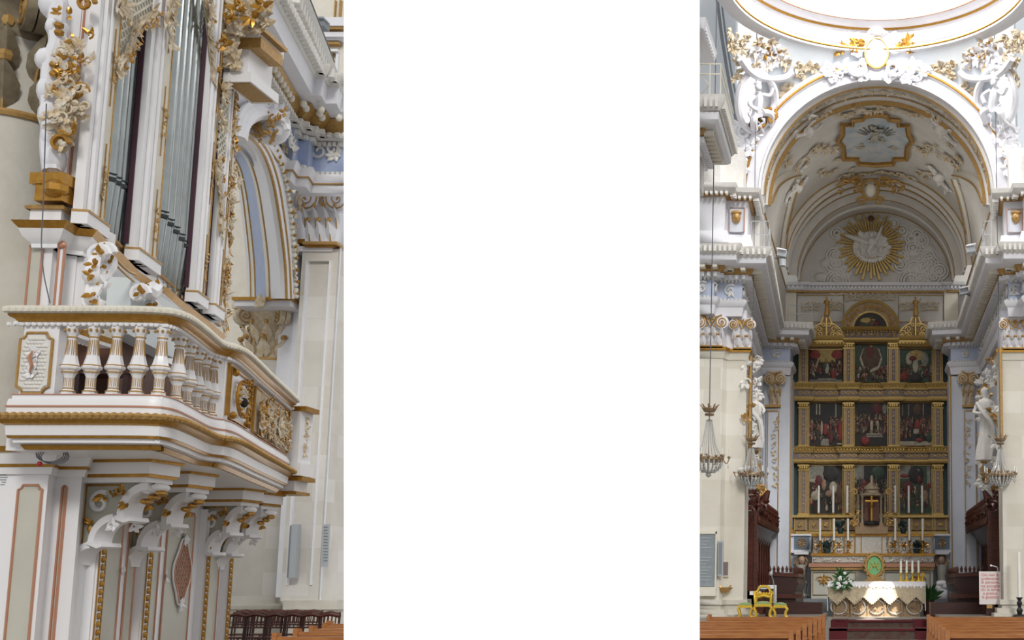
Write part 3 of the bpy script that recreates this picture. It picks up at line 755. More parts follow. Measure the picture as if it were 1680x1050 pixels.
# pipes
FPi=FO.off(-.2)
def pipe(name,lab,pl,s,r,z0,zf,z1,group):
    t=thing(name,lab,'organ pipe',tuple(pl.p(s,z0)),group)
    q=pl.p(s,0); b=mb('tin'); b.lathe([(r,zf),(r,z1),(r*.9,z1)],(q.x,q.y,0),14); pb0=b.build('pipe_body',t)
    b=mb('tin'); b.lathe([(r*.35,z0),(r*.5,z0+.03),(r*.98,zf-.01)],(q.x,q.y,0),14); b.build('pipe_foot',t)
    m=mb('tindark'); dirv=(pl.n+V((0,-.9,0))).normalized(); c=q+dirv*(r*.93); rot=Matrix((V((-dirv.y,dirv.x,0)),dirv,Z1)).transposed()
    m.box(c+V((0,0,zf+.03)),(r*1.25,r*.3,.05),rot); m.box(c+V((0,0,zf+.10))+dirv*.01,(r*1.3,r*.3,.015),rot); m.build('pipe_mouth',pb0); return t
def bank(x0,x1,n,zf0,zf1,zt0,zt1,r,what,pl=FPi,yr=340,z0=ZP+.1):
    a=pl.sz(x0,yr)[0]+r; c=pl.sz(x1,yr)[0]-r
    for i in range(n):
        t=i/(n-1); pipe('organ_pipe','grey tin organ pipe in the %s, %s from the left'%(what,ORD[i]),pl,a+(c-a)*t,r,z0,zf0+(zf1-zf0)*t,zt0+(zt1-zt0)*t,'pipes of the '+what)
zq=lambda x,y: FPi.sz(x,y)[1]
bank(168,214,5,zq(178,300),zq(212,322),11.6,12.2,.10,'left pipe bank')
bank(255,324,7,zq(262,362),zq(316,432),ZTOP,12.1,.135,'central pipe bank')
bank(340,358,4,zq(344,430),zq(356,445),12.2,11.8,.085,'right pipe bank')
# lattice screens with scrolled lower borders
def lattice(poly,edge,name,off=.02,st=.17,m='stuccogold'):
    sz=[FO.sz(x,y,off) for x,y in poly]
    def inside(s,z):
        c=False; j=len(sz)-1
        for i in range(len(sz)):
            if (sz[i][1]>z)!=(sz[j][1]>z) and s<(sz[j][0]-sz[i][0])*(z-sz[i][1])/(sz[j][1]-sz[i][1]+1e-9)+sz[i][0]: c=not c
            j=i
        return c
    s0=min(p[0] for p in sz);s1=max(p[0] for p in sz);z0=min(p[1] for p in sz);z1=max(p[1] for p in sz)
    b=mb('cream'); sl=.75; W_=(s1-s0)+(z1-z0)/sl
    for sg in (1,-1):
        k=int(W_/st)+2
        for i in range(-1,k):
            base=s0+i*st-(0 if sg<0 else (z1-z0)/sl); run=[]
            N=60
            for j in range(N+1):
                z=z0+(z1-z0)*j/N; s=base+((z-z0)/sl if sg>0 else (z1-z0)/sl*0-(z-z0)/sl+0) 
                if inside(s,z): run.append((s,z))
                else:
                    if len(run)>1: b.tube([FO.p(*run[0],off),FO.p(*run[-1],off)],.019,4)
                    run=[]
            if len(run)>1: b.tube([FO.p(*run[0],off),FO.p(*run[-1],off)],.019,4)
    b.build(name,org)
    e=mb('stuccogold'); p=smooth_path([FO.at(x,y,off+.05) for x,y in edge]); e.tube(p,.045,6); r2=random.Random(len(poly)+int(edge[0][0]))
    for q in p[::2]: sprig(e,Fr(q,FO.d,Z1,FO.n),.15,r2,5,.45)
    g=mb('gold')
    for q in p[::5]: sprig(g,Fr(q+FO.n*.08,FO.d,Z1,FO.n),.10,r2,4,.4)
    e.build(name+'_border',org); g.build(name+'_gilding',org)
lattice([(199,-14),(262,-14),(254,16),(246,34),(236,34),(226,48),(212,70),(208,84),(200,92),(193,116),(190,60)],[(254,20),(246,36),(234,36),(222,50),(217,70),(208,88),(200,100),(192,116)],'lattice_screen')
lattice([(345,-14),(360,-14),(356,60),(352,140),(349,120),(343,60),(340,20)],[(336,0),(342,40),(347,90),(350,130)],'lattice_screen')
lattice([(366,140),(380,140),(376,250),(368,330),(360,300),(356,240),(358,190)],[(357,262),(358,300),(362,330),(362,380)],'lattice_screen',off=.06)
for (cx,cy,r_,k) in ((197,5,.2,6),(280,8,.22,8),(279,30,.18,8),(345,15,.15,6),(368,150,.2,7)):
    b=mb('stuccogold'); f=frpl(FO,cx,cy,.15); 
    for j in range(k): sprig(b,Fr(f.p(rnd.gauss(0,.1),rnd.gauss(0,.22)),f.u,f.v,f.n),r_,rnd,5)
    b.build('carved_cluster',org)
# right carved edge ornament of the case and projecting capital block
b=mb('stuccogold'); g=mb('gold'); r2=random.Random(21)
for k in range(75):
    y=r2.uniform(120,545); x=383-(y-120)*.02+r2.gauss(0,3)-(6 if y>430 else 0); f=frpl(FO,x,y,.05); sprig(b if k%3 else g,f,.17,r2,4,.4)
b.build('edge_foliage',org); g.build('edge_gilding',org)
b=mb('paint'); b.pbox(FO,pD[1],pD[1]+.12,ZP,ZTOP-3.5,-.4,.06); b.build('edge_strip',org,smooth=False)
# upper capital block right of the screen (x 375-440, y 0-140)
UB=Pl(P(375,80,19.5).x,19.5,1,0)
b=mb('paint'); b.pxbox(UB,378,70,408,118,-.8,0); b.pxbox(UB,366,118,412,134,-.8,.15); b.pxbox(UB,372,46,424,60,-.8,.1); b.build('pier_block',org,smooth=False)
g=mb('ochre'); g.pxbox(UB,368,60,428,78,-.7,.06); g.pxbox(UB,374,130,410,137,-.7,.1); g.pxbox(UB,386,42,430,48,-.7,.2); g.build('pier_gilding',org,smooth=False)
b=mb('stuccogold')
for k in range(40): f=Fr(P(r2.uniform(385,432),r2.uniform(-5,48),19.2),(1,0,0),Z1,(0,-1,0)); sprig(b,f,.22,r2,5,.5)
for k in range(24): f=Fr(P(r2.uniform(366,384),r2.uniform(20,110),19.3),(1,0,0),Z1,(0,-1,0)); sprig(b,f,.2,r2,5,.5)
b.build('pier_foliage',org)
g=mb('gold')
for x,y in ((374,25),(371,72),(390,12),(430,8),(412,28)): sprig(g,Fr(P(x,y,19.0),(1,0,0),Z1,(0,-1,0)),.2,r2,6,.4)
g.build('pier_leaf_gilding',org)
# things glimpsed behind the balusters: case doors, brown
b=mb('brown'); q0=P(135,600,15.6); q1=P(290,600,15.6); b.prism([V((q0.x,15.3,ZT-1.1)),V((-9.70,15.3,ZT-1.1)),V((-10.4,18.4,ZT-1.1)),V((-10.9,18.4,ZT-1.1)),V((q0.x,15.9,ZT-1.1))],(0,0,1.15)); b.build('console_door',org)
wd=thing('organ_bench','dark brown wooden organ bench glimpsed behind the balusters','bench',tuple(P(200,640,15)),None)
b=mb('darkwood'); q=P(180,600,15.1); b.box((q.x,q.y,q.z-.1),(.7,.35,.06)); b.build('seat',wd)
for dx in (-.3,.3):
    b=mb('darkwood'); b.box((q.x+dx,q.y,q.z-.35),(.06,.3,.5)); b.build('leg',wd)
# ---------------- big column, far left
rc=thing('stone_column','pale round stone column with dark gilded capital at the far left edge','column',tuple(P(0,900,16.2)))
cc=P(-30,300,16.0); 
b=mb('stoneplain'); b.lathe([(.80,3.2),(.80,9.0),(.79,11.0)],(cc.x,cc.y+.4,0),40); b.build('shaft',rc)
zc=P(0,172,15.5).z; z1=P(0,-10,15.5).z
capital(rc,cc.x,cc.y+.4,zc,z1+.3,.95,.3,rnd,'ochre','bronze',round_=True,ncol=4)
b=mb('stoneplain'); b.bb(cc.x-3,P(78,300,16.6).x,16.6,17.4,3,14); b.build('pilaster_behind',rc,smooth=False)
# cables
def cable(name,lab,pts,r=.007,cat='cable'):
    b=mb('wire'); b.tube(smooth_path(pts),r,5); o=b.build(name); tag(o,lab,cat); return o
cable('cable','thin dark cable hanging down past the organ pedestal to the gallery rail',[P(76,170,14.1),P(71,330,14.1),P(68,400,14.1),P(72,450,13.8),P(82,497,13.6)])
c=thing('cable_coil','grey coil of wire with a small red tag hooked on the gallery support','cable',tuple(P(80,745,13.9)))
b=mb('wire')
for k in range(4): 
    q=P(82,745,13.95-.02*k); b.tube([q+V((.16*math.cos(a)+.02*k,0,.09*math.sin(a)-.01*k)) for a in [2*math.pi*i/16 for i in range(16)]],.006,4,close=True)
b.build('coil',c); b=mb('red'); b.ell(P(65,761,13.9),.03); b.build('red_tag',c)
# ================================================================ nave wall beyond the organ
dw=V((-.236,1,0)).normalized()
CR=GH(528,167,14.0)                         # inner corner of the upper cornice
WPc=Pl(CR.x,CR.y,dw.x,dw.y)
near=CR-dw*12
ent=[V((near.x,near.y,14.0)),V((CR.x,CR.y,14.0)),V((CR.x+5,CR.y,14.0))]
ent=[near,CR-dw*1.1,CR-dw*1.1+V((.22,0,0)),CR-dw*.55+V((.22,0,0)),CR-dw*.55+V((.5,0,0)),CR-V((-.5,.0,0)),CR+V((5,0,0))]
ent=[V((p.x,p.y,14.0)) for p in ent]
zf=lambda y: P(545,y,CR.y).z-14.0
tr=sthing('trim_1',(CR.x,CR.y,12))
def se(name,prof,m,f=None):
    b=mb(m); b.sweep(ent,prof); 
    if f: f(b)
    return b.build(name,tr)
a=zf(186); 
se('cornice_slab',[(-1.12,.15),(.05,.15),(0,a+.05),(-.25,a),(-1.12,a)],'white')
se('cornice_carved_top',[(-1.12,.45),(.25,.45),(.2,.30),(.08,.15),(-1.12,.15)],'stucco',lambda b:dentils(b,ent,.15,.30,.2,.42,.22,.11))
g0=zf(188);g1=zf(204)
def modil(b):
    L=arclen(ent)
    for i in range(int(L[-1]/.30)):
        p,d=along(ent,L,.15+i*.30); n=V((d.y,-d.x,0)); b.ell(p+n*-.42+V((0,0,(g0+g1)/2)),(.09,.09,.10),n=8,m=5)
se('gilded_modillion_band',[(-1.12,g0),(-.3,g0),(-.55,g1),(-1.12,g1)],'ochre')
b=mb('cream'); modil(b); b.build('modillion_shells',tr)
d0_=zf(206);d1_=zf(216)
se('dentil_band',[(-1.12,d0_),(-.55,d0_),(-.62,d1_),(-1.12,d1_)],'stucco',lambda b:dentils(b,ent,-.6,-.42,d1_+.03,d0_-.02,.20,.11))
f0=zf(219);f1=zf(272)
se('blue_frieze',[(-1.12,d1_),(-.80,d1_),(-.80,f1),(-1.12,f1)],'blue')
def wl_(b):
    pass
b=mb('stucco'); dentils(b,ent,-.8,-.68,f0-.09,f0+.02,.13,.09); dentils(b,ent,-.8,-.68,f1-.02,f1+.08,.13,.09)
L=arclen(ent); s=.6
r3=random.Random(5)
while s<L[-1]-.3:
    p,d=along(ent,L,s); n=V((d.y,-d.x,0)); f=Fr(p+n*-.78+V((0,0,(f0+f1)/2)),d,Z1,n); h=(f0-f1)
    if s<L[-1]-5.2: 
        for k in range(5): sprig(b,Fr(f.p(r3.uniform(-.35,.35),r3.uniform(-.25,.25),.05),f.u,f.v,f.n),.24,r3,5)
        s+=.85
    else: s+=.85
fx=Pl(0,CR.y+.80,1,0); f=Fr(P(531,248,CR.y+.76),(1,0,0),Z1,(0,-1,0)); b.spiral(f.p(-.12,0),f.u,f.v,.26,.05,1.4,.06,.035,a0=1); b.spiral(f.p(.22,.06),f.u,f.v*-1,.22,.05,-1.4,.06,.03,a0=2); sprig(b,Fr(f.p(.3,-.1),f.u,f.v,f.n),.22,r3,6)
b.build('frieze_stucco',tr)
a1=zf(300)
se('architrave_upper',[(-1.12,f1),(-.66,f1),(-.70,f1-.12),(-.74,(f1+a1)/2),(-1.12,(f1+a1)/2)],'white')
se('architrave_lower',[(-1.12,(f1+a1)/2),(-.78,(f1+a1)/2),(-.82,a1),(-1.12,a1)],'white')
b=mb('ochre'); b.sweep(ent,[(-1,(f1+a1)/2+.02),(-.735,(f1+a1)/2+.02),(-.735,(f1+a1)/2-.02),(-1,(f1+a1)/2-.02)]); b.build('architrave_gilt_line',tr)
# nave wall plane and arch
WP=WPc.off(-.85)
cap=Pl(P(478,600,33).x,33.0,1,0)
Wa=Pl(P(478,490,32.0).x,32.0,dw.x,dw.y)
zab=P(450,489,32.6).z
A=[(480,490),(477.5,440),(475,400),(470,350),(462,300),(451,262),(438,236),(420,214),(402,205),(386,205)]
B=[(462,490),(460,440),(456,400),(449,350),(440,300),(428,262),(416,240),(404,228),(392,222),(382,226)]
def curve(pts,pl,o=0,k=4): return smooth_path([pl.at(x,y,o) for x,y in pts],k)
wl3=sthing('wall_left',(Wa.o.x,Wa.o.y,0))
# wall sheet round the arch (spandrel) : strip from A up to entablature
top=14+a1+.1; pa=curve(A,Wa)
for i in range(len(pa)-1):
    pass
b=mb('paleblue'); vs=[];fs=[]
for p in pa: vs.append(tuple(p)); vs.append((p.x,p.y,top))
for i in range(len(pa)-1): fs.append((2*i,2*i+1,2*i+3,2*i+2))
b.add(vs,fs)
k0=len(vs); back=-Wa.n*.5
b.add([V(v)+back for v in vs],[f[::-1] for f in fs])
b.build('spandrel',wl3,smooth=False)
b=mb('white'); q=pa[0]; b.pbox(Wa,(q-Wa.o).dot(Wa.d)+.9,(q-Wa.o).dot(Wa.d)+2.2,4,zab,-.5,0); b.pbox(Wa,(q-Wa.o).dot(Wa.d),(q-Wa.o).dot(Wa.d)+2.2,zab,top,-.4,0); b.build('wall_face',wl3,smooth=False)
# archivolt bands
def strip(c0,c1,m,name,parent,th=.08,nv=None):
    b=mb(m); nv=nv or Wa.n; vs=[];fs=[]
    for p,q in zip(c0,c1): vs+=[p+nv*th,q+nv*th,q-nv*.02,p-nv*.02]
    for i in range(len(c0)-1):
        for j in range(4): fs.append((4*i+j,4*i+(j+1)%4,4*i+4+(j+1)%4,4*i+4+j))
    b.add(vs,fs); return b.build(name,parent)
arch=sthing('trim_2',tuple(pa[0]))
pb_=curve(B,Wa)
mid=[p.lerp(q,.45) for p,q in zip(pa,pb_)]
strip(pa,mid,'white','archivolt_outer_band',arch,.06); strip(mid,pb_,'paint','archivolt_inner_band',arch,.14)
b=mb('ochre'); b.tube([p.lerp(q,.72)+Wa.n*.15 for p,q in zip(pa,pb_)],.03,5); b.tube([q+Wa.n*.12 for q in pb_],.035,5); b.build('archivolt_gilt_line',arch)
b=mb('cream'); L=arclen(pa)
for i in range(int(L[-1]/.16)):
    p,d=along(pa,L,(i+.5)*.16); n=Wa.n; b.ell(p+n*.1,(.07,.07,.08),n=6,m=4)
b.build('archivolt_bead_row',arch)
g=mb('gold')
for i in range(int(L[-1]/.32)):
    p,d=along(pa,L,(i+.5)*.32); g.ell(p+Wa.n*.15,.05,n=6,m=4)
g.build('archivolt_gilt_beads',arch)
# intrados: bands between B at front and F at back
Fc=[(405,490),(404,440),(401,400),(397,360),(394,330),(391,305),(389,290),(387,280),(384,272),(380,270)]
depth=1.9
pf=curve(Fc,Wa,-depth)
cuts=[(0,.30,'white'),(.30,.34,'ochre'),(.34,.42,'cream'),(.42,.72,'blue'),(.72,.76,'ochre'),(.76,.86,'cream'),(.86,.90,'ochre'),(.90,1,'white')]
for t0,t1,m in cuts:
    b=mb(m); c0=[p.lerp(q,t0) for p,q in zip(pb_,pf)]; c1=[p.lerp(q,t1) for p,q in zip(pb_,pf)]
    rg=.03 if m=='ochre' else 0; vs=[]; fs=[]
    for i,(p,q) in enumerate(zip(c0,c1)): vs+=[p,q]
    for i in range(len(c0)-1): fs.append((2*i,2*i+1,2*i+3,2*i+2))
    b.add(vs,fs)
    if m=='ochre': b.tube(c0,.035,5)
    b.build('soffit_band',arch)
# keystone cartouche
ks=thing('keystone_cartouche','large white shell and scroll keystone with gilt edges over the side arch','ornament',tuple(Wa.at(445,205,.3)))
b=mb('cream'); b.mt('white')
kq=Wa.at(447,208,.5); 
for k in range(9):
    a=R(20+k*36); d=V((math.cos(a)*.7,math.sin(a)*.3,math.sin(a))); b.leaf(kq,d,(.3,-1,.2),.62,.36,.5)
b.ell(kq,(.42,.3,.45),n=12,m=8); b.spiral(kq+V((.25,-.3,-.2)),V((1,0,0)),Z1,.25,.04,1.4,.07,.04); b.spiral(kq+V((-.2,-.35,.25)),V((1,0,0)),Z1,.28,.04,-1.4,.07,.04)
b.build('shell',ks); g=mb('ochre')
for k in range(14): sprig(g,Fr(kq+V((rnd.gauss(0,.25),-.45,rnd.gauss(0,.28))),(1,0,0),Z1,(0,-1,0)),.2,rnd,4,.35)
g.build('gilded_edges',ks)
hood=mb('white'); hp=smooth_path([Wa.at(x,y,.35) for x,y in ((392,230),(396,210),(404,196),(416,188),(430,186),(440,192))]); hood.tube(hp,.17,8); hood.tube([p+V((0,-.1,.2)) for p in hp],.08,6); ho=hood.build('hood_moulding',arch)
# stucco drop right of arch (x 470-490,y 290-360) and beside
b=mb('stuccogold')
for k in range(34):
    y=rnd.uniform(235,480); x=486-(abs(y-330)*.02)+rnd.gauss(0,3)+(0 if y>290 else -(290-y)*.35); f=Fr(Wa.at(x,y,.1),Wa.d,Z1,Wa.n); sprig(b,f,.2 if y<370 else .12,rnd,5,.5)
b.build('stucco_garland',arch)
# aisle wall seen through the arch
b=mb('stoneplain'); q=P(395,400,40); b.bb(q.x-8,q.x+2.5,40,40.3,0,16); o=b.build('wall_back',smooth=False); struct(o)
# ---------------- round engaged column
col1=thing('engaged_column','round pale stone column with gilt composite capital under the side arch','column',tuple(P(425,1010,33)))
cx=P(424,700,33).x; cy=33.4; rr=.62
zs=P(424,592,33).z; z_b=P(424,985,33).z
b=mb('stonewhite'); b.lathe([(rr*1.04,z_b),(rr*1.04,3),(rr*.98,zs)],(cx,cy,0),36); b.build('shaft',col1)
b=mb('stoneplain'); f_=P(424,1020,33).z; H=z_b-f_
b.lathe([(rr*1.28,f_-1.2),(rr*1.28,f_-.05),(rr*1.40,f_+H*.05),(rr*1.40,f_+H*.30),(rr*1.2,f_+H*.4),(rr*1.18,f_+H*.55),(rr*1.32,f_+H*.6),(rr*1.32,f_+H*.75),(rr*1.1,f_+H*.85),(rr*1.04,f_+H*1.0)],(cx,cy,0),40); b.build('base',col1)
capital(col1,cx,cy,zs+.04,P(430,490,32.4).z,rr*1.08,.3,rnd,'ochre','stuccogold',round_=True,ncol=3)
b=mb('white'); ab=Pl(P(375,490,32.1).x,32.1,1,0); b.pxbox(ab,384,492,476,502,-2.2,0); b.build('impost_block',col1,smooth=False)
b=mb('gold'); b.pxbox(ab,380,487,478,492,-2.1,.08); b.build('gilded_impost_edge',col1,smooth=False)
b=mb('stuccogold'); sprig(b,Fr(P(427,496,31.9),(1,0,0),Z1,(0,-1,0)),.22,rnd,7); b.ell(P(427,496,31.95),(.14,.12,.18)); b.build('mask',col1)
# ---------------- tall pilaster
pil=thing('nave_pilaster','tall pale stone pilaster with recessed panel and gilt capital, right of the round column','pilaster',tuple(P(515,1010,32.6)))
PLp=Pl(P(480,700,32.4).x,32.4,1,0)
b=mb('stonewhite'); b.pxbox(PLp,481,410,541,986,-1.8,0)
a0=PLp.sz(490,700)[0]; a1_=PLp.sz(530,700)[0]; zt_=PLp.sz(510,430)[1]; zb_=PLp.sz(510,960)[1]
sA=PLp.sz(481,700)[0]; sB=PLp.sz(541,700)[0]
for (u0,u1,w0,w1) in ((sA,a0,zb_,zt_),(a1_,sB,zb_,zt_),(sA,sB,zt_,PLp.sz(510,410)[1]),(sA,sB,PLp.sz(510,986)[1],zb_)): b.pbox(PLp,u0,u1,w0,w1,0,.10)
b.build('shaft',pil,smooth=False)
b=mb('white'); 
for u in (a0-.02,a1_-.04): b.pbox(PLp,u,u+.05,zb_,zt_,.0,.14)
q0=P(541,700,32.3); q1=P(549,700,33.2)
b.prism([V((q0.x,32.3,1)),V((q1.x,33.4,1)),V((q1.x-.6,33.6,1)),V((q0.x-.3,32.6,1))],(0,0,PLp.sz(510,405)[1]-1)); b.build('panel_edges',pil,smooth=False)
b=mb('white'); b.pxbox(PLp,480,404,545,412,-1.5,.16); b.build('neck_moulding',pil,smooth=False)
b=mb('gold'); b.pxbox(PLp,478,392,500,399,-1.2,.10); b.pxbox(PLp,500,398,548,405,-1.5,.26); b.build('gilded_neck_moulding',pil,smooth=False)
zc0=P(530,398,32.1).z; zc1=P(530,308,32.1).z
capital(pil,P(529,350,32.1).x,32.1,zc0,zc1,(P(563,350,32.1).x-P(497,350,32.1).x)/2*.92,1.2,rnd,'ochre','white',volr=.36,pl=Pl(P(529,350,32.1).x,32.1,1,0),ncol=3)
b=mb('stoneplain'); PB=Pl(PLp.o.x,32.2,1,0)
for (x0,x1,y0,y1,o) in ((464,552,985,1000,.0),(470,548,1000,1006,-.1),(462,556,1006,1020,.1),(462,556,1020,1060,.1)): b.pxbox(PB,x0,y0,x1,y1,-1.6,o)
b.build('base',pil,smooth=False)
b=mb('white'); b.pxbox(Pl(PLp.o.x,32.9,1,0),470,410,482,980,-1,0); b.build('return_strip',pil,smooth=False)
# grey column loudspeaker
sp=thing('column_loudspeaker','tall narrow grey column loudspeaker mounted on the nave pilaster','loudspeaker',tuple(P(480,948,32.1)))
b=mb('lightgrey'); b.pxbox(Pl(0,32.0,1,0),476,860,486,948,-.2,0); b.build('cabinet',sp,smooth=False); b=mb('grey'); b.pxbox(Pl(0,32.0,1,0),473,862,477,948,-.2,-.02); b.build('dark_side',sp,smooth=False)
no=thing('pilaster_notice','narrow pale grey printed notice strip on the right side of the nave pilaster','notice',tuple(P(535,930,32.2)))
b=mb('plaque'); b.mt('lightgrey'); b.pxbox(Pl(0,32.25,1,0),529,860,539,930,-.05,0); b.build('sheet',no,smooth=False); b=mb('grey')
for k in range(12): b.pxbox(Pl(0,32.25,1,0),530.5,864+5*k,537.5,865.5+5*k,0,.01)
b.build('printed_lines',no,smooth=False)
# wall beyond the pilaster (x 550-564)
wr=sthing('wall_right_bay',(P(556,900,34.5).x,34.5,0)); wr.name='wall_far_left'
W2=Pl(0,34.5,1,0)
b=mb('stoneplain'); b.pxbox(W2,548,590,600,1060,-1,0); b.build('wall_stone',wr,smooth=False)
b=mb('white'); b.pxbox(W2,548,150,600,590,-1,0); b.build('wall_plaster',wr,smooth=False)
b=mb('blue'); b.pxbox(W2,549,440,600,476,0,.03); b.build('wall_frieze',wr,smooth=False)
b=mb('white')
for y in (478,484,490,496): b.pxbox(W2,548,y,600,y+4,0,.12+.03*((496-y)/6))
b.build('wall_architrave',wr,smooth=False)
b=mb('gold'); b.pxbox(W2,549,502,600,506,0,.2); b.pxbox(W2,549,571,600,577,0,.25)
for k in range(6): sprig(b,Fr(P(559+rnd.gauss(0,3),520+8*k,34.3),(1,0,0),Z1,(0,-1,0)),.16,rnd,6)
b.build('wall_capital',wr)
b=mb('cream'); b.pxbox(W2,551,964,600,974,0,.2); b.pxbox(W2,553,974,600,994,0,.12); b.build('dado',wr,smooth=False)
pq=thing('memorial_plaque','grey stone memorial plaque with inscription, left of the white gap','plaque',tuple(P(555,962,34.3)))
b=mb('plaque'); b.pxbox(Pl(0,34.4,1,0),542.5,876,600,964,-.08,0); b.build('slab',pq,smooth=False); b=mb('lightgrey')
for k in range(9): b.pxbox(Pl(0,34.4,1,0),547,882+9*k,564-(k%3)*2,883.3+9*k,0,.006)
b.build('inscription',pq,smooth=False)
# ---------------- upper gallery storey at the top right of the organ side
UW=Pl(0,35.2,1,0); up=sthing('trim_3',tuple(UW.at(540,170)))
b=mb('cream'); b.pxbox(UW,500,-20,600,175,-1,0); b.build('attic_wall',up,smooth=False)
b=mb('white')
for (x0,y0,x1,y1,o) in ((528,28,600,42,.5),(505,52,600,60,.35),(500,60,600,66,.2),(520,70,526,150,.25),(510,56,516,140,.25),(534,80,554,84,.2),(536,128,560,133,.3),(546,148,600,168,.4),(534,84,538,130,.12),(550,84,554,130,.12)): b.pxbox(UW,x0,y0,x1,y1,-.2,o)
b.build('attic_mouldings',up,smooth=False)
b=mb('ochre')
for (x0,y0,x1,y1,o) in ((528,42,600,47,.45),(512,68,556,72,.2),(541,84,544,128,.15),(536,132,560,134,.32),(556,0,559,28,.1),(548,0,550,28,.1)): b.pxbox(UW,x0,y0,x1,y1,-.1,o)
b.build('attic_gilding',up,smooth=False)
b=mb('stucco'); dn=[GH(475,0,15.2),GH(545,165,15.2)]; 
dn2=[V((p.x,p.y,15.2)) for p in dn]
dentils(b,dn2,-.1,.2,0,.3,.3,.14); b.sweep(dn2,[(-.4,.5),(.25,.5),(.1,.32),(-.4,.32)]); b.sweep(dn2,[(-.4,0),(.05,0),(.0,-.25),(-.4,-.25)]); b.build('attic_cornice',up)
b=mb('wire')
for off_ in (0,.35): b.tube([p+V((0,0,.8+off_)) for p in dn2],.02,4)
b.build('cable_run',up)
fl=thing('floodlight','grey box floodlight on the upper cornice at the top of the nave wall','floodlight',tuple(P(520,50,33)))
b=mb('grey'); b.box(P(520,40,33),(.55,.4,.26)); b.build('housing',fl); b=mb('lightgrey'); b.box(P(521,33,32.9),(.5,.42,.04)); b.build('visor',fl)
# chandelier fragment at x 552-564
# ================================================================ CHOIR SIDE
rnd=random.Random(31)
XC=.20
def gh(pts,z): return [GH(x,y,z) for x,y in pts]
def mir(path): return [V((2*XC+.12-p.x,p.y,p.z)) for p in path][::-1]
ZK=10.6
def entab(path,tr,full=True,ws=1.0):
    def s_(name,prof,m,f=None):
        b=mb(m); b.sweep(path,[(o,z*.92) for o,z in prof])
        if f: f(b)
        return b.build(name,tr)
    s_('cornice_crown',[(-1.4,0),(0,0),(-.02,-.12),(-.10,-.26),(-.14,-.30),(-1.4,-.30)],'stucco',lambda b:dentils(b,path,-.11,.0,-.22,-.06,.13,.07))
    s_('cornice_corona',[(-1.4,-.30),(-.15,-.30),(-.16,-.46),(-.24,-.52),(-1.4,-.52)],'white')
    s_('modillion_band',[(-1.4,-.52),(-.52,-.52),(-.60,-.68),(-1.4,-.68)],'ochre')
    b=mb('cream'); dentils(b,path,-.60,-.30,-.58,-.48,.30,.13); b.build('modillions',tr)
    s_('dentil_band',[(-1.4,-.68),(-.66,-.68),(-.70,-.82),(-1.4,-.82)],'white',lambda b:dentils(b,path,-.7,-.58,-.75,-.64,.17,.09))
    if full:
        s_('frieze',[(-1.4,-.80),(-.84,-.80),(-.84,-1.44),(-1.4,-1.44)],'friezeblue')
        b=mb('stucco'); k=0; q_=offpath(path,-.82)
        for a_,c_ in zip(q_,q_[1:]):
            l_=(c_-a_).length; d=(c_-a_).normalized()
            if l_<.3 or d.y>.9 and l_<3.5 and (c_ is q_[-1]) or (a_ is q_[0] and abs(d.y)>.9): continue
            n=V((d.y,-d.x,0)); m_=max(1,int(l_/.55))
            for i_ in range(m_):
                f=Fr(a_+d*(l_*(i_+.5)/m_)+V((0,0,-1.03)),d,Z1,n); sg=1 if k%2 else -1
                b.spiral(f.p(0,0,.0),f.u*sg,f.v,.19,.03,1.4,.03,.02,a0=.8); sprig(b,f,.2,rnd,3,.35); k+=1
        dentils(b,path,-.84,-.76,-.81,-.75,.10,.06); dentils(b,path,-.84,-.76,-1.32,-1.26,.10,.06)
        b.build('frieze_scrolls',tr)
        s_('architrave_upper',[(-1.4,-1.44),(-.70,-1.44),(-.72,-1.54),(-.78,-1.62),(-1.4,-1.62)],'white')
        s_('architrave_lower',[(-1.4,-1.62),(-.80,-1.62),(-.84,-1.90),(-1.4,-1.90)],'white')
# left pier + chancel
pL=gh([(1080,398),(1216,398),(1219,404),(1266,404),(1287,527),(1334,528)],ZK); pL.append(pL[-1]+V((0,2.2,0)))
pR=gh([(1522,528),(1570,526),(1608,404),(1634,404),(1638,396),(1800,396)],ZK); pR=[pR[0]+V((0,2.2,0))]+pR
e1=sthing('trim_4',tuple(pL[1])); entab(pL,e1)
e2=sthing('trim_5',tuple(pR[1])); entab(pR,e2)
# chancel end parts: front faces below architrave (far framing walls at Y~43)
def wallbox(nm,mat_,x0,x1,y0,y1,z0,z1,par=None):
    b=mb(mat_); b.bb(x0,x1,y0,y1,z0,z1); o=b.build(nm,par,smooth=False)
    if par is None: struct(o)
    return o
YF=pL[4].y+.84
xfl=P(1299,700,YF).x; xfr=P(1558,700,YF).x
wl=sthing('wall_chancel_left',(-3.5,38,0)); wr_=sthing('wall_chancel_right',(3.7,38,0))
xl=pL[3].x-.84+.0; xr_=pR[3].x+.84
xlf=P(1253,700,YF).x; xrf=P(1607,700,YF).x
def prw(par,pts,z0,z1,m,nm):
    b=mb(m); b.prism([V((x,y,z0)) for x,y in pts],(0,0,z1-z0)); b.build(nm,par,smooth=False)
XL0=P(1226,700,33.3).x; XR0=P(1642,700,33.3).x
prw(wl,[(-4.6,33.6),(-3.74,33.6),(xlf,YF),(xlf-.9,YF)],0,8.8,'paleblue','side_wall')
prw(wr_,[(4.9,33.6),(4.05,33.6),(xrf,YF),(xrf+.9,YF)],0,8.8,'paleblue','side_wall')
prw(wl,[(xlf-.9,YF),(xfl,YF),(xfl,YF+2.4),(xlf-.9,YF+2.4)],0,8.8,'paleblue','end_wall')
prw(wr_,[(xrf+.9,YF),(xfr,YF),(xfr,YF+2.4),(xrf+.9,YF+2.4)],0,8.8,'paleblue','end_wall')
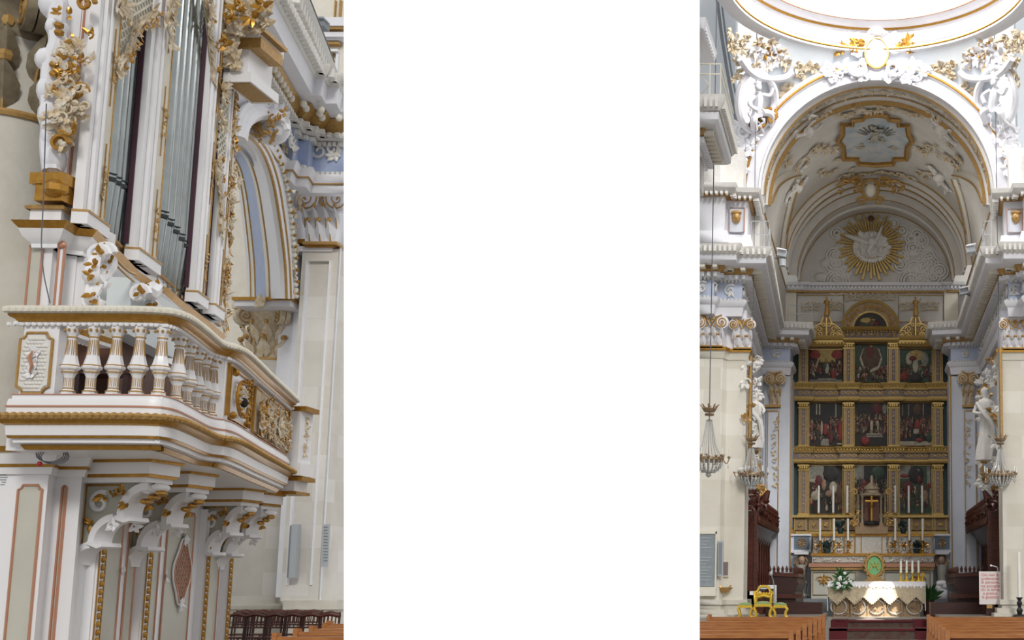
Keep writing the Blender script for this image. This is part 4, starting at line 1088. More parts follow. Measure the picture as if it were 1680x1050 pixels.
# upper side walls (above cornice up to springing)
ZS=12.5; RV=3.34
for sg,par in ((-1,wl),(1,wr_)):
    x=XC+sg*RV; prw(par,[(x,33.6),(x+sg*.8,33.6),(x+sg*.8,44.6),(x,44.6)],ZK-.1,ZS,'vault','upper_wall')
    b=mb('ochre'); b.bb(x-sg*.03,x,34,44,ZS-.12,ZS-.04); b.build('impost_line',par,smooth=False)
# ---- far framing pilasters with capitals
def farpil(xa,xb,xcap,side,lab):
    t=thing('choir_pilaster',lab,'pilaster',tuple(P(xcap,985,YF-.1)))
    pl=Pl(0,YF-.02,1,0)
    b=mb('paleblue'); b.pxbox(pl,xa,670,xb,985,0,.14); b.build('shaft',t,smooth=False)
    g=mb('ochre'); 
    for x in (xa+2,xb-1): g.pxbox(pl,x-.7,674,x+.7,985,.14,.17)
    g.pxbox(pl,xa+2,673,xb-1,675,.14,.17); g.pxbox(pl,xa-1,664,xb+1,668,-.1,.24)
    g.build('gilt_lines',t,smooth=False)
    c=pl.at(xcap,640,.1); hw=(pl.at(xb,640).x-pl.at(xa,640).x)/2*.95
    capital(t,c.x,YF-.14,P(xcap,666,YF).z,P(xcap,610,YF).z,hw,.2,rnd,'ochre','stuccogold',ncol=2,pl=Pl(c.x,YF-.14,1,0))
    b=mb('stuccogold')
    for k in range(9): sprig(b,Fr(P(xcap+rnd.gauss(0,3),690+k*13,YF-.18),(1,0,0),Z1,(0,-1,0)),.16,rnd,4,.4)
    b.build('festoon',t)
farpil(1256,1277,1272,-1,'pale blue and gilt pilaster left of the altarpiece')
farpil(1582,1603,1588,1,'pale blue and gilt pilaster right of the altarpiece')
g=mb('ochre')
pl=Pl(0,YF-.02,1,0)
for x in (1297,): g.pxbox(pl,x-1,615,x+1,985,0,.03)
g.build('gilt_edge',wl,smooth=False)
g=mb('ochre'); g.pxbox(pl,1560,615,1562,985,0,.03); g.build('gilt_edge',wr_,smooth=False)
# ---- side wall stucco, statues
def figure(name,lab,base,h,mats=('stucco','stucco'),seed=1,arm=1,cat='statue',rest=None):
    """standing draped statue, one continuous skinned body"""
    r_=random.Random(seed); t=thing(name,lab,cat,tuple(base))
    B=V(base); s=h/1.75
    b=mb(mats[1])
    pr=[(.0,0),(.24,0),(.25,.25),(.20,.6),(.17,.9),(.15,1.05),(.19,1.22),(.21,1.38),(.15,1.46),(.06,1.50),(.055,1.54),(.085,1.60),(.095,1.67),(.07,1.74),(0,1.77)]
    n=18; vs=[];fs=[]
    for i,(r,z) in enumerate(pr):
        for j in range(n):
            a=2*math.pi*j/n; fold=1+(.10*math.sin(a*6+z*2)+.05*math.sin(a*11+1)) *(1 if z<1.4 else 0); lean=.05*math.sin(z*2)
            vs.append(B+V((math.cos(a)*r*fold+lean,math.sin(a)*r*fold*.75,z))*s)
    for i in range(len(pr)-1):
        for j in range(n): fs.append((i*n+j,i*n+(j+1)%n,(i+1)*n+(j+1)%n,(i+1)*n+j))
    b.add(vs,fs)
    sh=lambda x:B+V((x[0],x[1],x[2]))*s
    b.tube([sh((.18,0,1.38)),sh((.30,-.06,1.18)),sh((.26,-.22,1.08)) if arm<0 else sh((.42,-.1,1.42)),sh((.22,-.3,1.15)) if arm<0 else sh((.50,-.12,1.62))],[.065*s,.05*s,.04*s,.03*s],7)
    b.tube([sh((-.16,0,1.38)),sh((-.27,-.05,1.15)),sh((-.12,-.22,1.10)),sh((.0,-.24,1.16))],[.065*s,.05*s,.04*s,.03*s],7)
    b.build('figure',t)
    b=mb(mats[0]); pts=[sh((-.2,-.1,1.38)),sh((-.05,-.24,1.1)),sh((.16,-.22,.8)),sh((.2,-.1,.3))]; b.tube(smooth_path(pts),.06*s,6); b.ell(sh((0,.02,1.69)),(.1*s,.1*s,.09*s)); b.build('mantle_and_hair',t)
    return t
for (x0,x1,y0,y1,par,k,Y0,Y1) in ((1224,1244,585,790,wl,60,33.2,37),(1608,1640,590,800,wr_,60,34,37)):
    b=mb('stucco'); g=mb('ochre')
    for i in range(k):
        t=rnd.random(); x=x0+(x1-x0)*t; y=rnd.uniform(y0,y1); Y=(Y0+(Y1-Y0)*t) if par is wl else (Y1+(Y0-Y1)*t)
        f=Fr(P(x,y,Y-.1),(1,0,0),Z1,(0.5 if par is wl else -.5,-1,0)); sprig(b if i%3 else g,f,.22,rnd,5,.5)
    b.build('stucco_relief',par); g.build('gilt_relief',par)
for (x,ya,yb,par,Y) in ((1232,585,790,wl,33.4),(1641,570,720,wr_,33.1),(1246,700,835,wl,38),(1610,700,800,wr_,38)):
    g=mb('ochre'); p0,p1=P(x,ya,Y),P(x,yb,Y); g.tube([p0,V((p0.x,p0.y,p1.z))],.05,6); g.build('gilt_rod',par)
figure('niche_statue','white stucco statue on the left choir wall beside the pilaster',P(1238,735,35),1.6,seed=2,cat='statue',arm=-1)
figure('niche_statue','tall white stucco statue on the right choir wall above the chandelier',P(1617,755,35),2.1,seed=3,cat='statue')
# ---- piers
def pier(pts,z1,steps,nm,par):
    b=mb('pierstone'); b.prism([V((x,y,0)) for x,y in pts],(0,0,z1)); b.build(nm,par,smooth=False)
ZN=P(1200,578,33.2).z
pl1=thing('crossing_pier','cream stone crossing pier with white and gilt capitals left of the choir arch','pier',(-3.9,33.5,0))
xa=P(1184,700,32.9).x; xb=P(1224,700,33.3).x
pier([(-8,32.9),(xa,32.9),(xa+.08,33.2),(xb,33.2),(xb,34.2),(-8,34.2)],ZN,0,'shaft',pl1)
b=mb('cream'); yq=[V((-8,32.9,ZN)),V((xa,32.9,ZN)),V((xa+.08,33.2,ZN)),V((xb,33.2,ZN)),V((xb,34.2,ZN))]
b.sweep(yq,[(-.2,0),(.10,0),(.06,-.10),(.03,-.22),(-.2,-.22)]); b.build('neck_moulding',pl1)
b=mb('gold'); b.sweep(yq,[(-.2,.08),(.13,.08),(.13,-.02),(-.2,-.02)]); b.build('gilded_neck_line',pl1)
b=mb('stoneplain'); yb=[V((p.x,p.y,0)) for p in yq]; zp=lambda y:P(1200,y,32.9).z
for (ya,y2,o) in ((984,992,.12),(992,1000,.06),(1000,1008,.22),(1008,1060,.34)): b.sweep(yb,[(-.2,zp(ya)),(o,zp(ya)),(o,zp(y2)),(-.2,zp(y2))])
b.build('base_mouldings',pl1)
b=mb('white'); b.prism([V((x,y,ZN)) for x,y in [(-8,32.95),(xa-.02,32.95),(xa+.06,33.25),(xb-.02,33.25),(xb-.02,34.2),(-8,34.2)]],(0,0,1.2)); b.build('capital_zone',pl1,smooth=False)
z0_=ZN+.1; z1_=ZK-1.75
capital(pl1,P(1166,550,32.75).x,32.85,z0_,z1_,.36,.3,rnd,'ochre','white',volr=.19,pl=Pl(P(1166,550,32.8).x,32.82,1,0),ncol=3)
capital(pl1,P(1218,550,33.1).x,33.15,z0_,z1_,.27,.3,rnd,'ochre','white',pl=Pl(P(1218,550,33.1).x,33.12,1,0),ncol=2)
pr1=thing('crossing_pier','cream stone crossing pier with gilt capital at the right edge, right of the choir arch','pier',(4.2,33.5,0))
xc=P(1643,700,33.2).x
pier([(xc,33.2),(8,33.2),(8,34.2),(xc,34.2)],ZN,0,'shaft',pr1)
yq=[V((xc,34.2,ZN)),V((xc,33.2,ZN)),V((8,33.2,ZN))]
b=mb('cream'); b.sweep(yq,[(-.2,0),(.10,0),(.06,-.10),(.03,-.22),(-.2,-.22)]); b.build('neck_moulding',pr1)
b=mb('gold'); b.sweep(yq,[(-.2,.08),(.13,.08),(.13,-.02),(-.2,-.02)]); b.build('gilded_neck_line',pr1)
b=mb('stoneplain'); yb=[V((p.x,p.y,0)) for p in yq]
for (ya,y2,o) in ((984,992,.12),(992,998,.06),(998,1006,.2),(1006,1060,.30)): b.sweep(yb,[(-.2,zp(ya)),(o,zp(ya)),(o,zp(y2)),(-.2,zp(y2))])
b.build('base_mouldings',pr1)
b=mb('white'); b.bb(xc+.04,8,33.25,34.2,ZN,ZN+1.2); b.build('capital_zone',pr1,smooth=False)
capital(pr1,P(1664,550,33).x,33.15,z0_,z1_,.37,.3,rnd,'ochre','white',pl=Pl(P(1665,550,33.1).x,33.12,1,0),ncol=3)
# pedestals over the cornice (attic) with head panels
def attic(px,par,headx,side):
    path=gh(px,12.2)
    b=mb('stucco'); b.sweep(path,[(-1.6,0),(0,0),(-.03,-.12),(-.16,-.22),(-1.6,-.22)]); dentils(b,path,-.2,-.04,-.30,-.22,.13,.07); b.build('attic_cornice',par)
    b=mb('gold'); b.sweep(path,[(-1.6,-.22),(-.22,-.22),(-.26,-.28),(-1.6,-.28)]); b.build('attic_gilt_band',par)
    b=mb('white'); b.sweep(path,[(-1.6,-.28),(-.34,-.28),(-.36,-1.75),(-1.6,-1.75)]); b.sweep(path,[(-1.6,-1.25),(-.26,-1.25),(-.20,-1.6),(-1.6,-1.6)]); b.build('attic_block',par)
    b=mb('stucco'); b.sweep(path,[(-1.6,1.3),(-.5,1.3),(-.5,0),(-1.6,0)]); b.build('arch_seat',par)
    return path
aL=attic([(1080,299),(1208,299),(1211,307),(1247,308),(1255,346)],e1,1208,-1)
aR=attic([(1624,346),(1626,309),(1658,308),(1661,300),(1800,300)],e2,1668,1)
for (x0,x1,y0,y1,hx,par,Y) in ((1197,1221,341,381,1208,e1,aL[2].y+.3),(1652,1678,343,381,1667,e2,aR[2].y+.3)):
    plq=Pl(0,Y,1,0)
    b=mb('paleblue'); b.pxbox(plq,x0,y0,x1,y1,-.05,.08); b.build('head_panel',par,smooth=False)
    g=mb('rosegold'); a,c=plq.at(x0,y0,.1),plq.at(x1,y1,.1); g.tube([a,V((c.x,c.y,a.z)),c,V((a.x,a.y,c.z))],.018,4,close=True); g.build('head_panel_line',par)
    h=mb('ochre'); q=plq.at(hx,357,.12); h.ell(q,(.12,.1,.16),n=10,m=7); h.ell(q+V((0,0,.14)),(.15,.1,.06)); h.ell(q+V((0,-.09,-.02)),(.02,.04,.03)); h.build('gilded_mask',par)
b=mb('white'); b.pxbox(Pl(0,32.4,1,0),1150,328,1188,372,0,.06); b.build('plain_panel',e1,smooth=False)
g=mb('rosegold'); plq=Pl(0,32.34,1,0); a,c=plq.at(1153,331,.03),plq.at(1185,369,.03); g.tube([a,V((c.x,c.y,a.z)),c,V((a.x,a.y,c.z))],.02,4,close=True); g.build('plain_panel_line',e1)
# nearer pier cornices at the top left of the choir view
tn=sthing('trim_6',(-3,23,10))
pn=gh([(1020,154),(1189,154),(1211,238)],10.6); pn.append(pn[-1]+V((-3,0,0)))
b=mb('white'); b.sweep(pn,[(-1.4,-.30),(-.12,-.30),(-.13,-.44),(-.2,-.5),(-1.4,-.5)]); b.build('corona',tn)
b=mb('stucco'); b.sweep(pn,[(-1.4,0),(0,0),(-.02,-.14),(-.1,-.28),(-1.4,-.30)]); dentils(b,pn,-.10,.0,-.24,-.06,.10,.055); b.build('crown',tn)
b=mb('ochre'); b.sweep(pn,[(-1.4,-.5),(-.40,-.5),(-.46,-.60),(-1.4,-.60)]); b.build('gilt_band',tn)
b=mb('cream'); dentils(b,pn,-.44,-.26,-.60,-.51,.2,.1); b.build('modillions',tn)
b=mb('white'); b.sweep(pn,[(-1.4,-.6),(-.52,-.6),(-.56,-.72),(-1.4,-.72)]); dentils(b,pn,-.54,-.44,-.72,-.61,.12,.06); b.build('dentils',tn)
b=mb('stucco'); b.sweep(pn,[(-1.4,-.7),(-.62,-.7),(-.62,-1.3),(-1.4,-1.3)]); b.build('frieze_edge',tn)
pn2=gh([(1020,28),(1158,28),(1177,88)],12.1); pn2.append(pn2[-1]+V((-3,0,0)))
b=mb('white'); b.sweep(pn2,[(-1.4,0),(0,0),(-.05,-.2),(-.2,-.3),(-1.4,-.3)]); dentils(b,pn2,-.15,-.02,-.18,-.02,.13,.07); b.build('upper_crown',tn)
b=mb('cream'); b.sweep(pn2,[(-1.4,-.3),(-.45,-.3),(-.45,-1.45),(-1.4,-1.45)]); b.build('upper_block',tn)
rl=thing('cornice_railing','thin white iron railing with lozenges on the near cornice, top left of the choir view','railing',tuple(pn[1]))
b=mb('cream'); q0=V((pn[1].x-1.5,pn[1].y+.15,0)); q1=V((pn[1].x-.1,pn[1].y+.15,0)); q2=V((pn[2].x-.1,pn[2].y-.1,0))
for z in (10.62,11.05,11.25): b.tube([q0+V((0,0,z)),q1+V((0,0,z)),q2+V((0,0,z))],.02,4)
for i in range(8):
    p=q0.lerp(q1,i/7) ; b.tube([p+V((0,0,10.6)),p+V((0,0,11.25))],.015,4)
for i in range(3):
    p=q0.lerp(q1,(i*2+1)/7); d=V((.2,0,0)); b.tube([p+V((0,0,10.62)),p+d+V((0,0,10.83)),p+V((0,0,11.05)),p-d+V((0,0,10.83))],.014,4,close=True)
b.build('rails',rl)
# wall seen above the left cornice, x 1148-1215, y 0-300
b=mb('pend'); b.pxbox(Pl(0,34.0,1,0),1060,-60,1206,305,-.5,0); o=b.build('wall_crossing_left',smooth=False); struct(o)
b=mb('pend'); b.pxbox(Pl(0,34.0,1,0),1668,-60,1800,305,-.5,0); o=b.build('wall_crossing_right',smooth=False); struct(o)
b=mb('ochre')
for x in (1176,1200): b.pxbox(Pl(0,33.95,1,0),x,232,x+1.6,302,0,.04)
b.build('trim_7'); struct(bpy.data.objects['trim_7'])
b=mb('grey'); pth=[P(x,y,33.6) for x,y in ((1176,-5),(1184,60),(1192,110),(1201,160),(1209,205),(1212,235))]; b.tube(pth,.05,5); b.tube([p+V((.12,0,0)) for p in pth],.03,5); b.build('trim_8'); struct(bpy.data.objects['trim_8'])
# ---- great arch, pendentive, vault
YA=33.6; ZA=12.61
def ringpts(r,Y,a0,a1,k=48,zc=ZA): return [V((XC+r*math.cos(R(a0+(a1-a0)*i/k)),Y,zc+r*math.sin(R(a0+(a1-a0)*i/k)))) for i in range(k+1)]
def rev(b,prof,a0=0,a1=180,k=56,zc=ZA):   # prof: list of (r, Y), swept about the arch axis
    vs=[]
    for i in range(k+1):
        a=R(a0+(a1-a0)*i/k)
        for r,Y in prof: vs.append(V((XC+r*math.cos(a),Y,zc+r*math.sin(a))))
    n=len(prof); fs=[(i*n+j,i*n+j+1,(i+1)*n+j+1,(i+1)*n+j) for i in range(k) for j in range(n-1)]
    b.add(vs,fs)
_rev=rev
def rev(b,prof,**k): _rev(b,[(r+.12,Y) for r,Y in prof],**k)
ga=sthing('trim_9',(XC,YA,ZA))
b=mb('white'); rev(b,[(3.80,YA+.4),(3.80,YA-.12),(3.62,YA-.16),(3.58,YA-.06),(3.30,YA-.06),(3.26,YA-.12),(3.20,YA-.10),(3.20,YA+.15)]); b.build('archivolt',ga)
b=mb('gold'); rev(b,[(3.68,YA-.155),(3.66,YA-.19),(3.62,YA-.19),(3.60,YA-.15)]); b.build('archivolt_gilt_line',ga)
b=mb('stucco'); rev(b,[(3.20,YA+.15),(3.12,YA+.2),(3.12,YA+.28),(3.2,YA+.30),(3.2,YA+1.1),(3.1,YA+1.15),(3.02,YA+1.3),(3.15,YA+1.4)]); b.build('arch_soffit',ga)
g=mb('ochre'); rev(g,[(3.11,YA+.14),(3.07,YA+.2),(3.11,YA+.28)]); rev(g,[(3.09,YA+1.14),(3.0,YA+1.24),(3.01,YA+1.32)]); rev(g,[(3.17,YA+.96),(3.15,YA+1.0),(3.17,YA+1.04)]); g.build('soffit_gilt_mouldings',ga)
b=mb('stuccogold'); 
for i in range(44):
    a=R(8+164*i/43); c=V((XC+3.27*math.cos(a),YA+.63,ZA+3.27*math.sin(a))); n=V((-math.cos(a),0,-math.sin(a))); f=Fr(c,V((math.sin(a),0,-math.cos(a))),V((0,1,0)),n); sprig(b,f,.17,rnd,4,.45)
b.build('soffit_foliage',ga)
# barrel vault
va=sthing('ceiling',(XC,39,15))
b=mb('vault'); rev(b,[(3.22,YA+1.3),(3.22,41.2),(3.03,41.25),(3.03,42.6),(2.72,42.65),(2.72,44.4)],zc=ZS); 
b.build('barrel_vault',va)
g=mb('ochre')
for r,Y in ((3.32,41.15),(3.14,41.3),(3.13,42.55),(2.84,42.7),(2.83,44.2),(3.13,41.9)): 
    pts=ringpts(r,Y,0,180,40,ZS); g.tube(pts,.028,4)
g.build('vault_gilt_ribs',va)
b=mb('stucco'); 
for r,Y in ((3.12,41.55),(3.12,42.25),(2.82,43.4)): b.tube(ringpts(r,Y,0,180,40,ZS),.06,5)
b.build('vault_ribs',va)
def vp(a,Y,r=3.2):
    r+=.12; return V((XC+r*math.sin(R(a)),Y,ZS+r*math.cos(R(a))))     # a=0 crown
def vfr(a,Y,r=3.2): return Fr(vp(a,Y,r),V((math.cos(R(a)),0,-math.sin(R(a)))),V((0,1,0)),V((-math.sin(R(a)),0,-math.cos(R(a)))))
def vray(x,y,r=3.2):
    r+=.12
    d=ray(x,y); ox=-XC; oz=EYE-ZS; A_=d.x**2+d.z**2; B_=2*(ox*d.x+oz*d.z); C_=ox*ox+oz*oz-r*r; D=B_*B_-4*A_*C_
    t=(-B_+math.sqrt(max(0,D)))/(2*A_); q=E+d*t; return q
# ceiling fresco, notched frame on the crown
def vpoly(pts,r): return [vray(x,y,r) for x,y in pts]
fpx=[(1381,205),(1398,205),(1398,198),(1415,196),(1420,190),(1437,188),(1454,190),(1459,196),(1475,198),(1475,206),(1490,206),(1492,222),(1498,232),(1490,242),(1488,262),(1468,262),(1466,270),(1437,272),(1408,270),(1406,262),(1384,262),(1382,242),(1374,232),(1381,222)]
b=mb('fresco'); pf_=vpoly(fpx,3.15); c=sum(pf_,V((0,0,0)))/len(pf_)
# fan grid that follows the vault
k=len(pf_); vs=[vray(1436,230,3.16)]; fs=[]
for ring in range(1,5):
    for p in fpx: vs.append(vray(1436+(p[0]-1436)*ring/4,230+(p[1]-230)*ring/4,3.16))
for j in range(k): fs.append((0,1+j,1+(j+1)%k))
for ring in range(3):
    for j in range(k): a=1+ring*k; fs.append((a+j,a+k+j,a+k+(j+1)%k,a+(j+1)%k))
fr_=thing('ceiling_fresco','gilt framed ceiling fresco with pale figures on blue sky over the choir','fresco',tuple(c))
b.add(vs,fs); b.build('painted_field',fr_,smooth=True)
g=mb('ochre'); g.tube(vpoly(fpx,3.11),.07,6,close=True); g.build('gilded_frame',fr_)
g=mb('gold'); g.tube(vpoly([(1436+(x-1436)*.93,230+(y-230)*.92) for x,y in fpx],3.13),.035,5,close=True); g.build('inner_gilded_line',fr_)
def blobs(b,f,pts): 
    for x,z,rx,rz in pts: b.ell(f.p(x,z,.02),(rx,rx*.25 if abs(f.n.y)>.5 else rz,rz if abs(f.n.y)>.5 else rx*.25),n=8,m=5)
ff=Fr(vray(1437,225,3.12),(1,0,0),(0,1,0),(0,0,-1))
b=mb('cream')
for cx,cy,n_,sx,sy in ((0,.0,26,.22,.45),(-.6,.9,10,.16,.16),(.6,.9,10,.16,.16)):
    for k in range(n_): u_,v_=rnd.gauss(0,sx*.6),rnd.gauss(0,sy*.6); blobs(b,ff,[(cx+u_,cy+v_,rnd.uniform(.05,.1),rnd.uniform(.06,.16))])
for k in range(12): a_=R(-20-140*k/11); b.tube([ff.p(.35*math.cos(a_),.4*math.sin(a_),.01),ff.p(.75*math.cos(a_),1.0*math.sin(a_),.01)],.018,4); b.build('painted_figures',fr_)
# stucco around fresco + cartouche
b=mb('stuccogold')
for x in range(1340,1540,6):
    for (yy,sp) in ((180,4),(284,3)):
        y=yy+abs(x-1437)*.10*(1 if yy<200 else .25)+rnd.gauss(0,sp)
        if rnd.random()<.8: q=vray(x,y,3.16); a=math.degrees(math.atan2(q.x-XC,q.z-ZS)); sprig(b,vfr(a,q.y,3.16),.22,rnd,5,.45)
for cx,cy in ((1350,245),(1525,247),(1300,262),(1570,262)):
    for i in range(14): q=vray(cx+rnd.gauss(0,13),cy+rnd.gauss(0,6),3.16); a=math.degrees(math.atan2(q.x-XC,q.z-ZS)); sprig(b,vfr(a,q.y,3.16),.2,rnd,5,.45)
b.build('vault_stucco',va)
b=mb('stucco')
for cx,cy in ((1325,217),(1545,213),(1308,308),(1540,292)):
    q=vray(cx,cy,3.1); a=math.degrees(math.atan2(q.x-XC,q.z-ZS)); f=vfr(a,q.y,3.12)
    b.ell(f.c,(.22,.3,.16),n=9,m=6); b.ell(f.p(.05,.4),(.12,.12,.12)); b.tube([f.p(.1,.2),f.p(.4,.4),f.p(.6,.35)],[.09,.06,.04],6); b.tube([f.p(-.1,-.1),f.p(-.4,-.3),f.p(-.6,-.1)],[.1,.07,.04],6)
    for i in range(7): sprig(b,Fr(f.p(rnd.gauss(0,.35),rnd.gauss(0,.35)),f.u,f.v,f.n),.22,rnd,4,.5)
b.build('vault_putti',va)
# lunette ribs (pointed penetrations at the sides)
for sg in (-1,1):
    apex=(48*sg,37.9); l0=[(84*sg,35.2),(70*sg,35.9),(58*sg,36.9),(50*sg,37.7)]; l1=[(84*sg,41.0),(70*sg,40.1),(58*sg,38.9),(50*sg,38.1)]
    b=mb('cream')
    for l in (l0,l1): b.tube(smooth_path([vp(a,Y,3.18) for a,Y in l]),.16,6,flat=.6)
    b.build('lunette_rib',va); g=mb('ochre')
    for l in (l0,l1): g.tube(smooth_path([vp(a,Y,3.03) for a,Y in l]),.03,4)
    g.build('lunette_gilt_line',va)
# cartouche on the end arch
ct=thing('vault_cartouche','gilt edged oval cartouche with shell scrolls at the crown of the inner choir arch','ornament',tuple(P(1428,312,41)))
f=Fr(P(1428,312,41.0),(1,0,0),Z1,(0,-1,0)); b=mb('cream'); b.ell(f.c,(.2,.14,.26),n=12,m=8); b.build('oval_boss',ct)
g=mb('ochre'); g.tube([f.p(.28*math.cos(a),.36*math.sin(a),.06) for a in [2*math.pi*i/18 for i in range(18)]],.05,6,close=True)
for sg in (-1,1):
    g.spiral(f.p(sg*.45,.25,.05),f.u*sg,f.v,.25,.05,1.3,.06,.03); g.spiral(f.p(sg*.3,-.4,.05),f.u*sg,f.v,.18,.04,1.3,.05,.03); g.tube([f.p(sg*.5,.3),f.p(sg*.9,.35),f.p(sg*1.2,.15)],[.08,.06,.03],6)
    for i in range(8): sprig(g,Fr(f.p(sg*rnd.uniform(.3,1.1),rnd.uniform(0,.4)),f.u,f.v,f.n),.2,rnd,4,.4)
g.build('gilded_scrolls',ct)
# end wall with tympanum
ew=sthing('wall_apse',(XC,44.3,11))
b=mb('vault'); b.bb(-3.5,3.9,44.35,44.9,0,15.6); b.build('end_wall',ew,smooth=False)
zc=P(1428,463,44).z
b=mb('white'); pth=[V((-3.1,44.2,zc)),V((-2.55,44.2,zc)),V((-2.55,44.3,zc)),V((2.9,44.3,zc)),V((2.9,44.2,zc)),V((3.5,44.2,zc))]
b.sweep(pth,[(-.1,0),(.30,0),(.26,-.10),(.12,-.14),(.10,-.26),(-.1,-.30)]); dentils(b,pth,.1,.2,-.22,-.12,.13,.07); b.build('tympanum_cornice',ew)
g=mb('ochre'); g.sweep(pth,[(-.1,-.28),(.11,-.28),(.09,-.34),(-.1,-.34)]); 
ple=Pl(0,44.32,1,0)
a,c=ple.at(1308,484,.03),ple.at(1384,528,.03); g.tube([a,V((c.x,c.y,a.z)),c,V((a.x,a.y,c.z))],.02,4,close=True)
a,c=ple.at(1474,484,.03),ple.at(1548,528,.03); g.tube([a,V((c.x,c.y,a.z)),c,V((a.x,a.y,c.z))],.02,4,close=True); g.build('frieze_gilt_frames',ew)
b=mb('stuccogold'); 
for cx in (1330,1370,1400,1428,1455,1490,1525): rinceau(b,Fr(ple.at(cx,503 if abs(cx-1428)>40 else 487,.03),(1,0,0),Z1,(0,-1,0)),.7,.5,2,.03,rnd)
b.build('frieze_scrollwork',ew)
b=mb('cream'); 
for x0,x1 in ((1284,1306),(1549,1572)): b.pxbox(ple,x0,466,x1,545,0,.12)
b.build('corner_strips',ew,smooth=False)
# cloud relief
b=mb('stucco'); zt=zc
r5=random.Random(9)
for i in range(60):
    a=r5.uniform(4,176); r=r5.uniform(1.25,2.5); x=XC-.05+r*math.cos(R(a)); z=ZS+.05+r*math.sin(R(a)); s=.34*(1.15-(z-ZS)/4)
    q=V((x,44.36-.0009*i,z)); 
    if z<ZS+.35: s*=1.25
    for k in range(3): b.tube([q+V(((s-.11*k)*math.cos(t),-.03*k,(s-.11*k)*math.sin(t))) for t in [2*math.pi*j/12 for j in range(12)]],.055,5,close=True)
for i in range(26):
    a=r5.uniform(5,175); r=r5.uniform(1.5,2.45); b.ell((XC+r*math.cos(R(a)),44.36,ZS+.1+r*math.sin(R(a))),(.28,.12,.2),n=8,m=5)
b.build('cloud_relief',ew)
# sunburst
sb_=thing('sunburst','large gilded sunburst with white winged figure among clouds in the apse tympanum','relief',tuple(P(1428,405,44.2)))
f=Fr(P(1429,404,44.22),(1,0,0),Z1,(0,-1,0)); g=mb('oldgold')
for i in range(52):
    a=2*math.pi*i/52; L_=(1.12,1.28,1.0,1.2)[i%4]+r5.uniform(-.05,.05); d=f.u*math.cos(a)+f.v*math.sin(a); sd=f.u*-math.sin(a)+f.v*math.cos(a)
    p0=f.c+d*.45; p1=f.c+d*L_; g.prism([p0-sd*.018,p1-sd*.042,p1+d*.03,p1+sd*.042,p0+sd*.018],f.n*(.10 if i%2 else .06))
g.build('gilded_rays',sb_)
b=mb('stucco')
for i in range(30): a=2*math.pi*i/30; b.ell(f.p(.58*math.cos(a)+r5.gauss(0,.03),.52*math.sin(a)-.05,.08),(.13,.08,.10),n=8,m=5)
b.ell(f.p(0,0,.03),(.56,.12,.52),n=16,m=8)
b.tube([f.p(-.95,.38,.15),f.p(-.5,.22,.17),f.p(-.1,.05,.2)],[.05,.11,.10],7); b.tube([f.p(.42,.75,.15),f.p(.28,.35,.18),f.p(.1,0,.2)],[.03,.08,.10],7)
b.ell(f.p(.02,.08,.22),(.14,.1,.22)); b.ell(f.p(.02,.38,.24),(.09,.09,.1)); b.tube([f.p(.05,.0,.22),f.p(-.1,-.25,.2),f.p(-.02,-.42,.18)],[.12,.1,.05],7)
for i in range(12): sprig(b,Fr(f.p(r5.gauss(0,.25),r5.gauss(0,.2),.16),f.u,f.v,f.n),.2,r5,4,.6)
b.build('clouds_and_figure',sb_)
d=mb('dark'); d.mt('brown'); d.ell(f.p(0,1.02,.14),(.12,.05,.12),n=10,m=6); d.build('dark_boss',sb_)
# pendentives (sphere about the crossing centre)
YC=29.5; RS=5.62; ZSP=12.75; RR=3.97
pe=sthing('wall_pendentive',(XC,33,15))
def psph(phi,rho):
    z=ZSP+math.sqrt(max(0,RS*RS-rho*rho)); return V((XC+rho*math.cos(phi),YC+rho*math.sin(phi),z))
b=mb('pend'); vs=[];fs=[]; K=48; J=10
for i in range(K+1):
    phi=R(46.9+86.2*i/K); rm=min(RS-.001,(YA-YC)/math.sin(phi)); 
    for j in range(J+1): vs.append(psph(phi,RR+(rm-RR)*j/J))
for i in range(K):
    for j in range(J): a=i*(J+1)+j; fs.append((a,a+1,a+J+2,a+J+1))
b.add(vs,fs); b.build('pendentive_surface',pe)
def pray(x,y):
    d=ray(x,y); o=E-V((XC,YC,ZSP)); A_=d.dot(d);B_=2*o.dot(d);C_=o.dot(o)-RS*RS; D=B_*B_-4*A_*C_
    t=(-B_+math.sqrt(max(0,D)))/(2*A_); return E+d*t
def pfr(x,y,o=0):
    q=pray(x,y); n=(V((XC,YC,ZSP))-q).normalized(); u=V((1,0,0)); u=(u-n*u.dot(n)).normalized(); v=n.cross(u); v=v if v.z>0 else -v; return Fr(q+n*o,u,v,n)
def pcluster(b,pts,sz,k=5,lw=.5):
    for x,y in pts: sprig(b,pfr(x,y,.03),sz,rnd,k,lw)
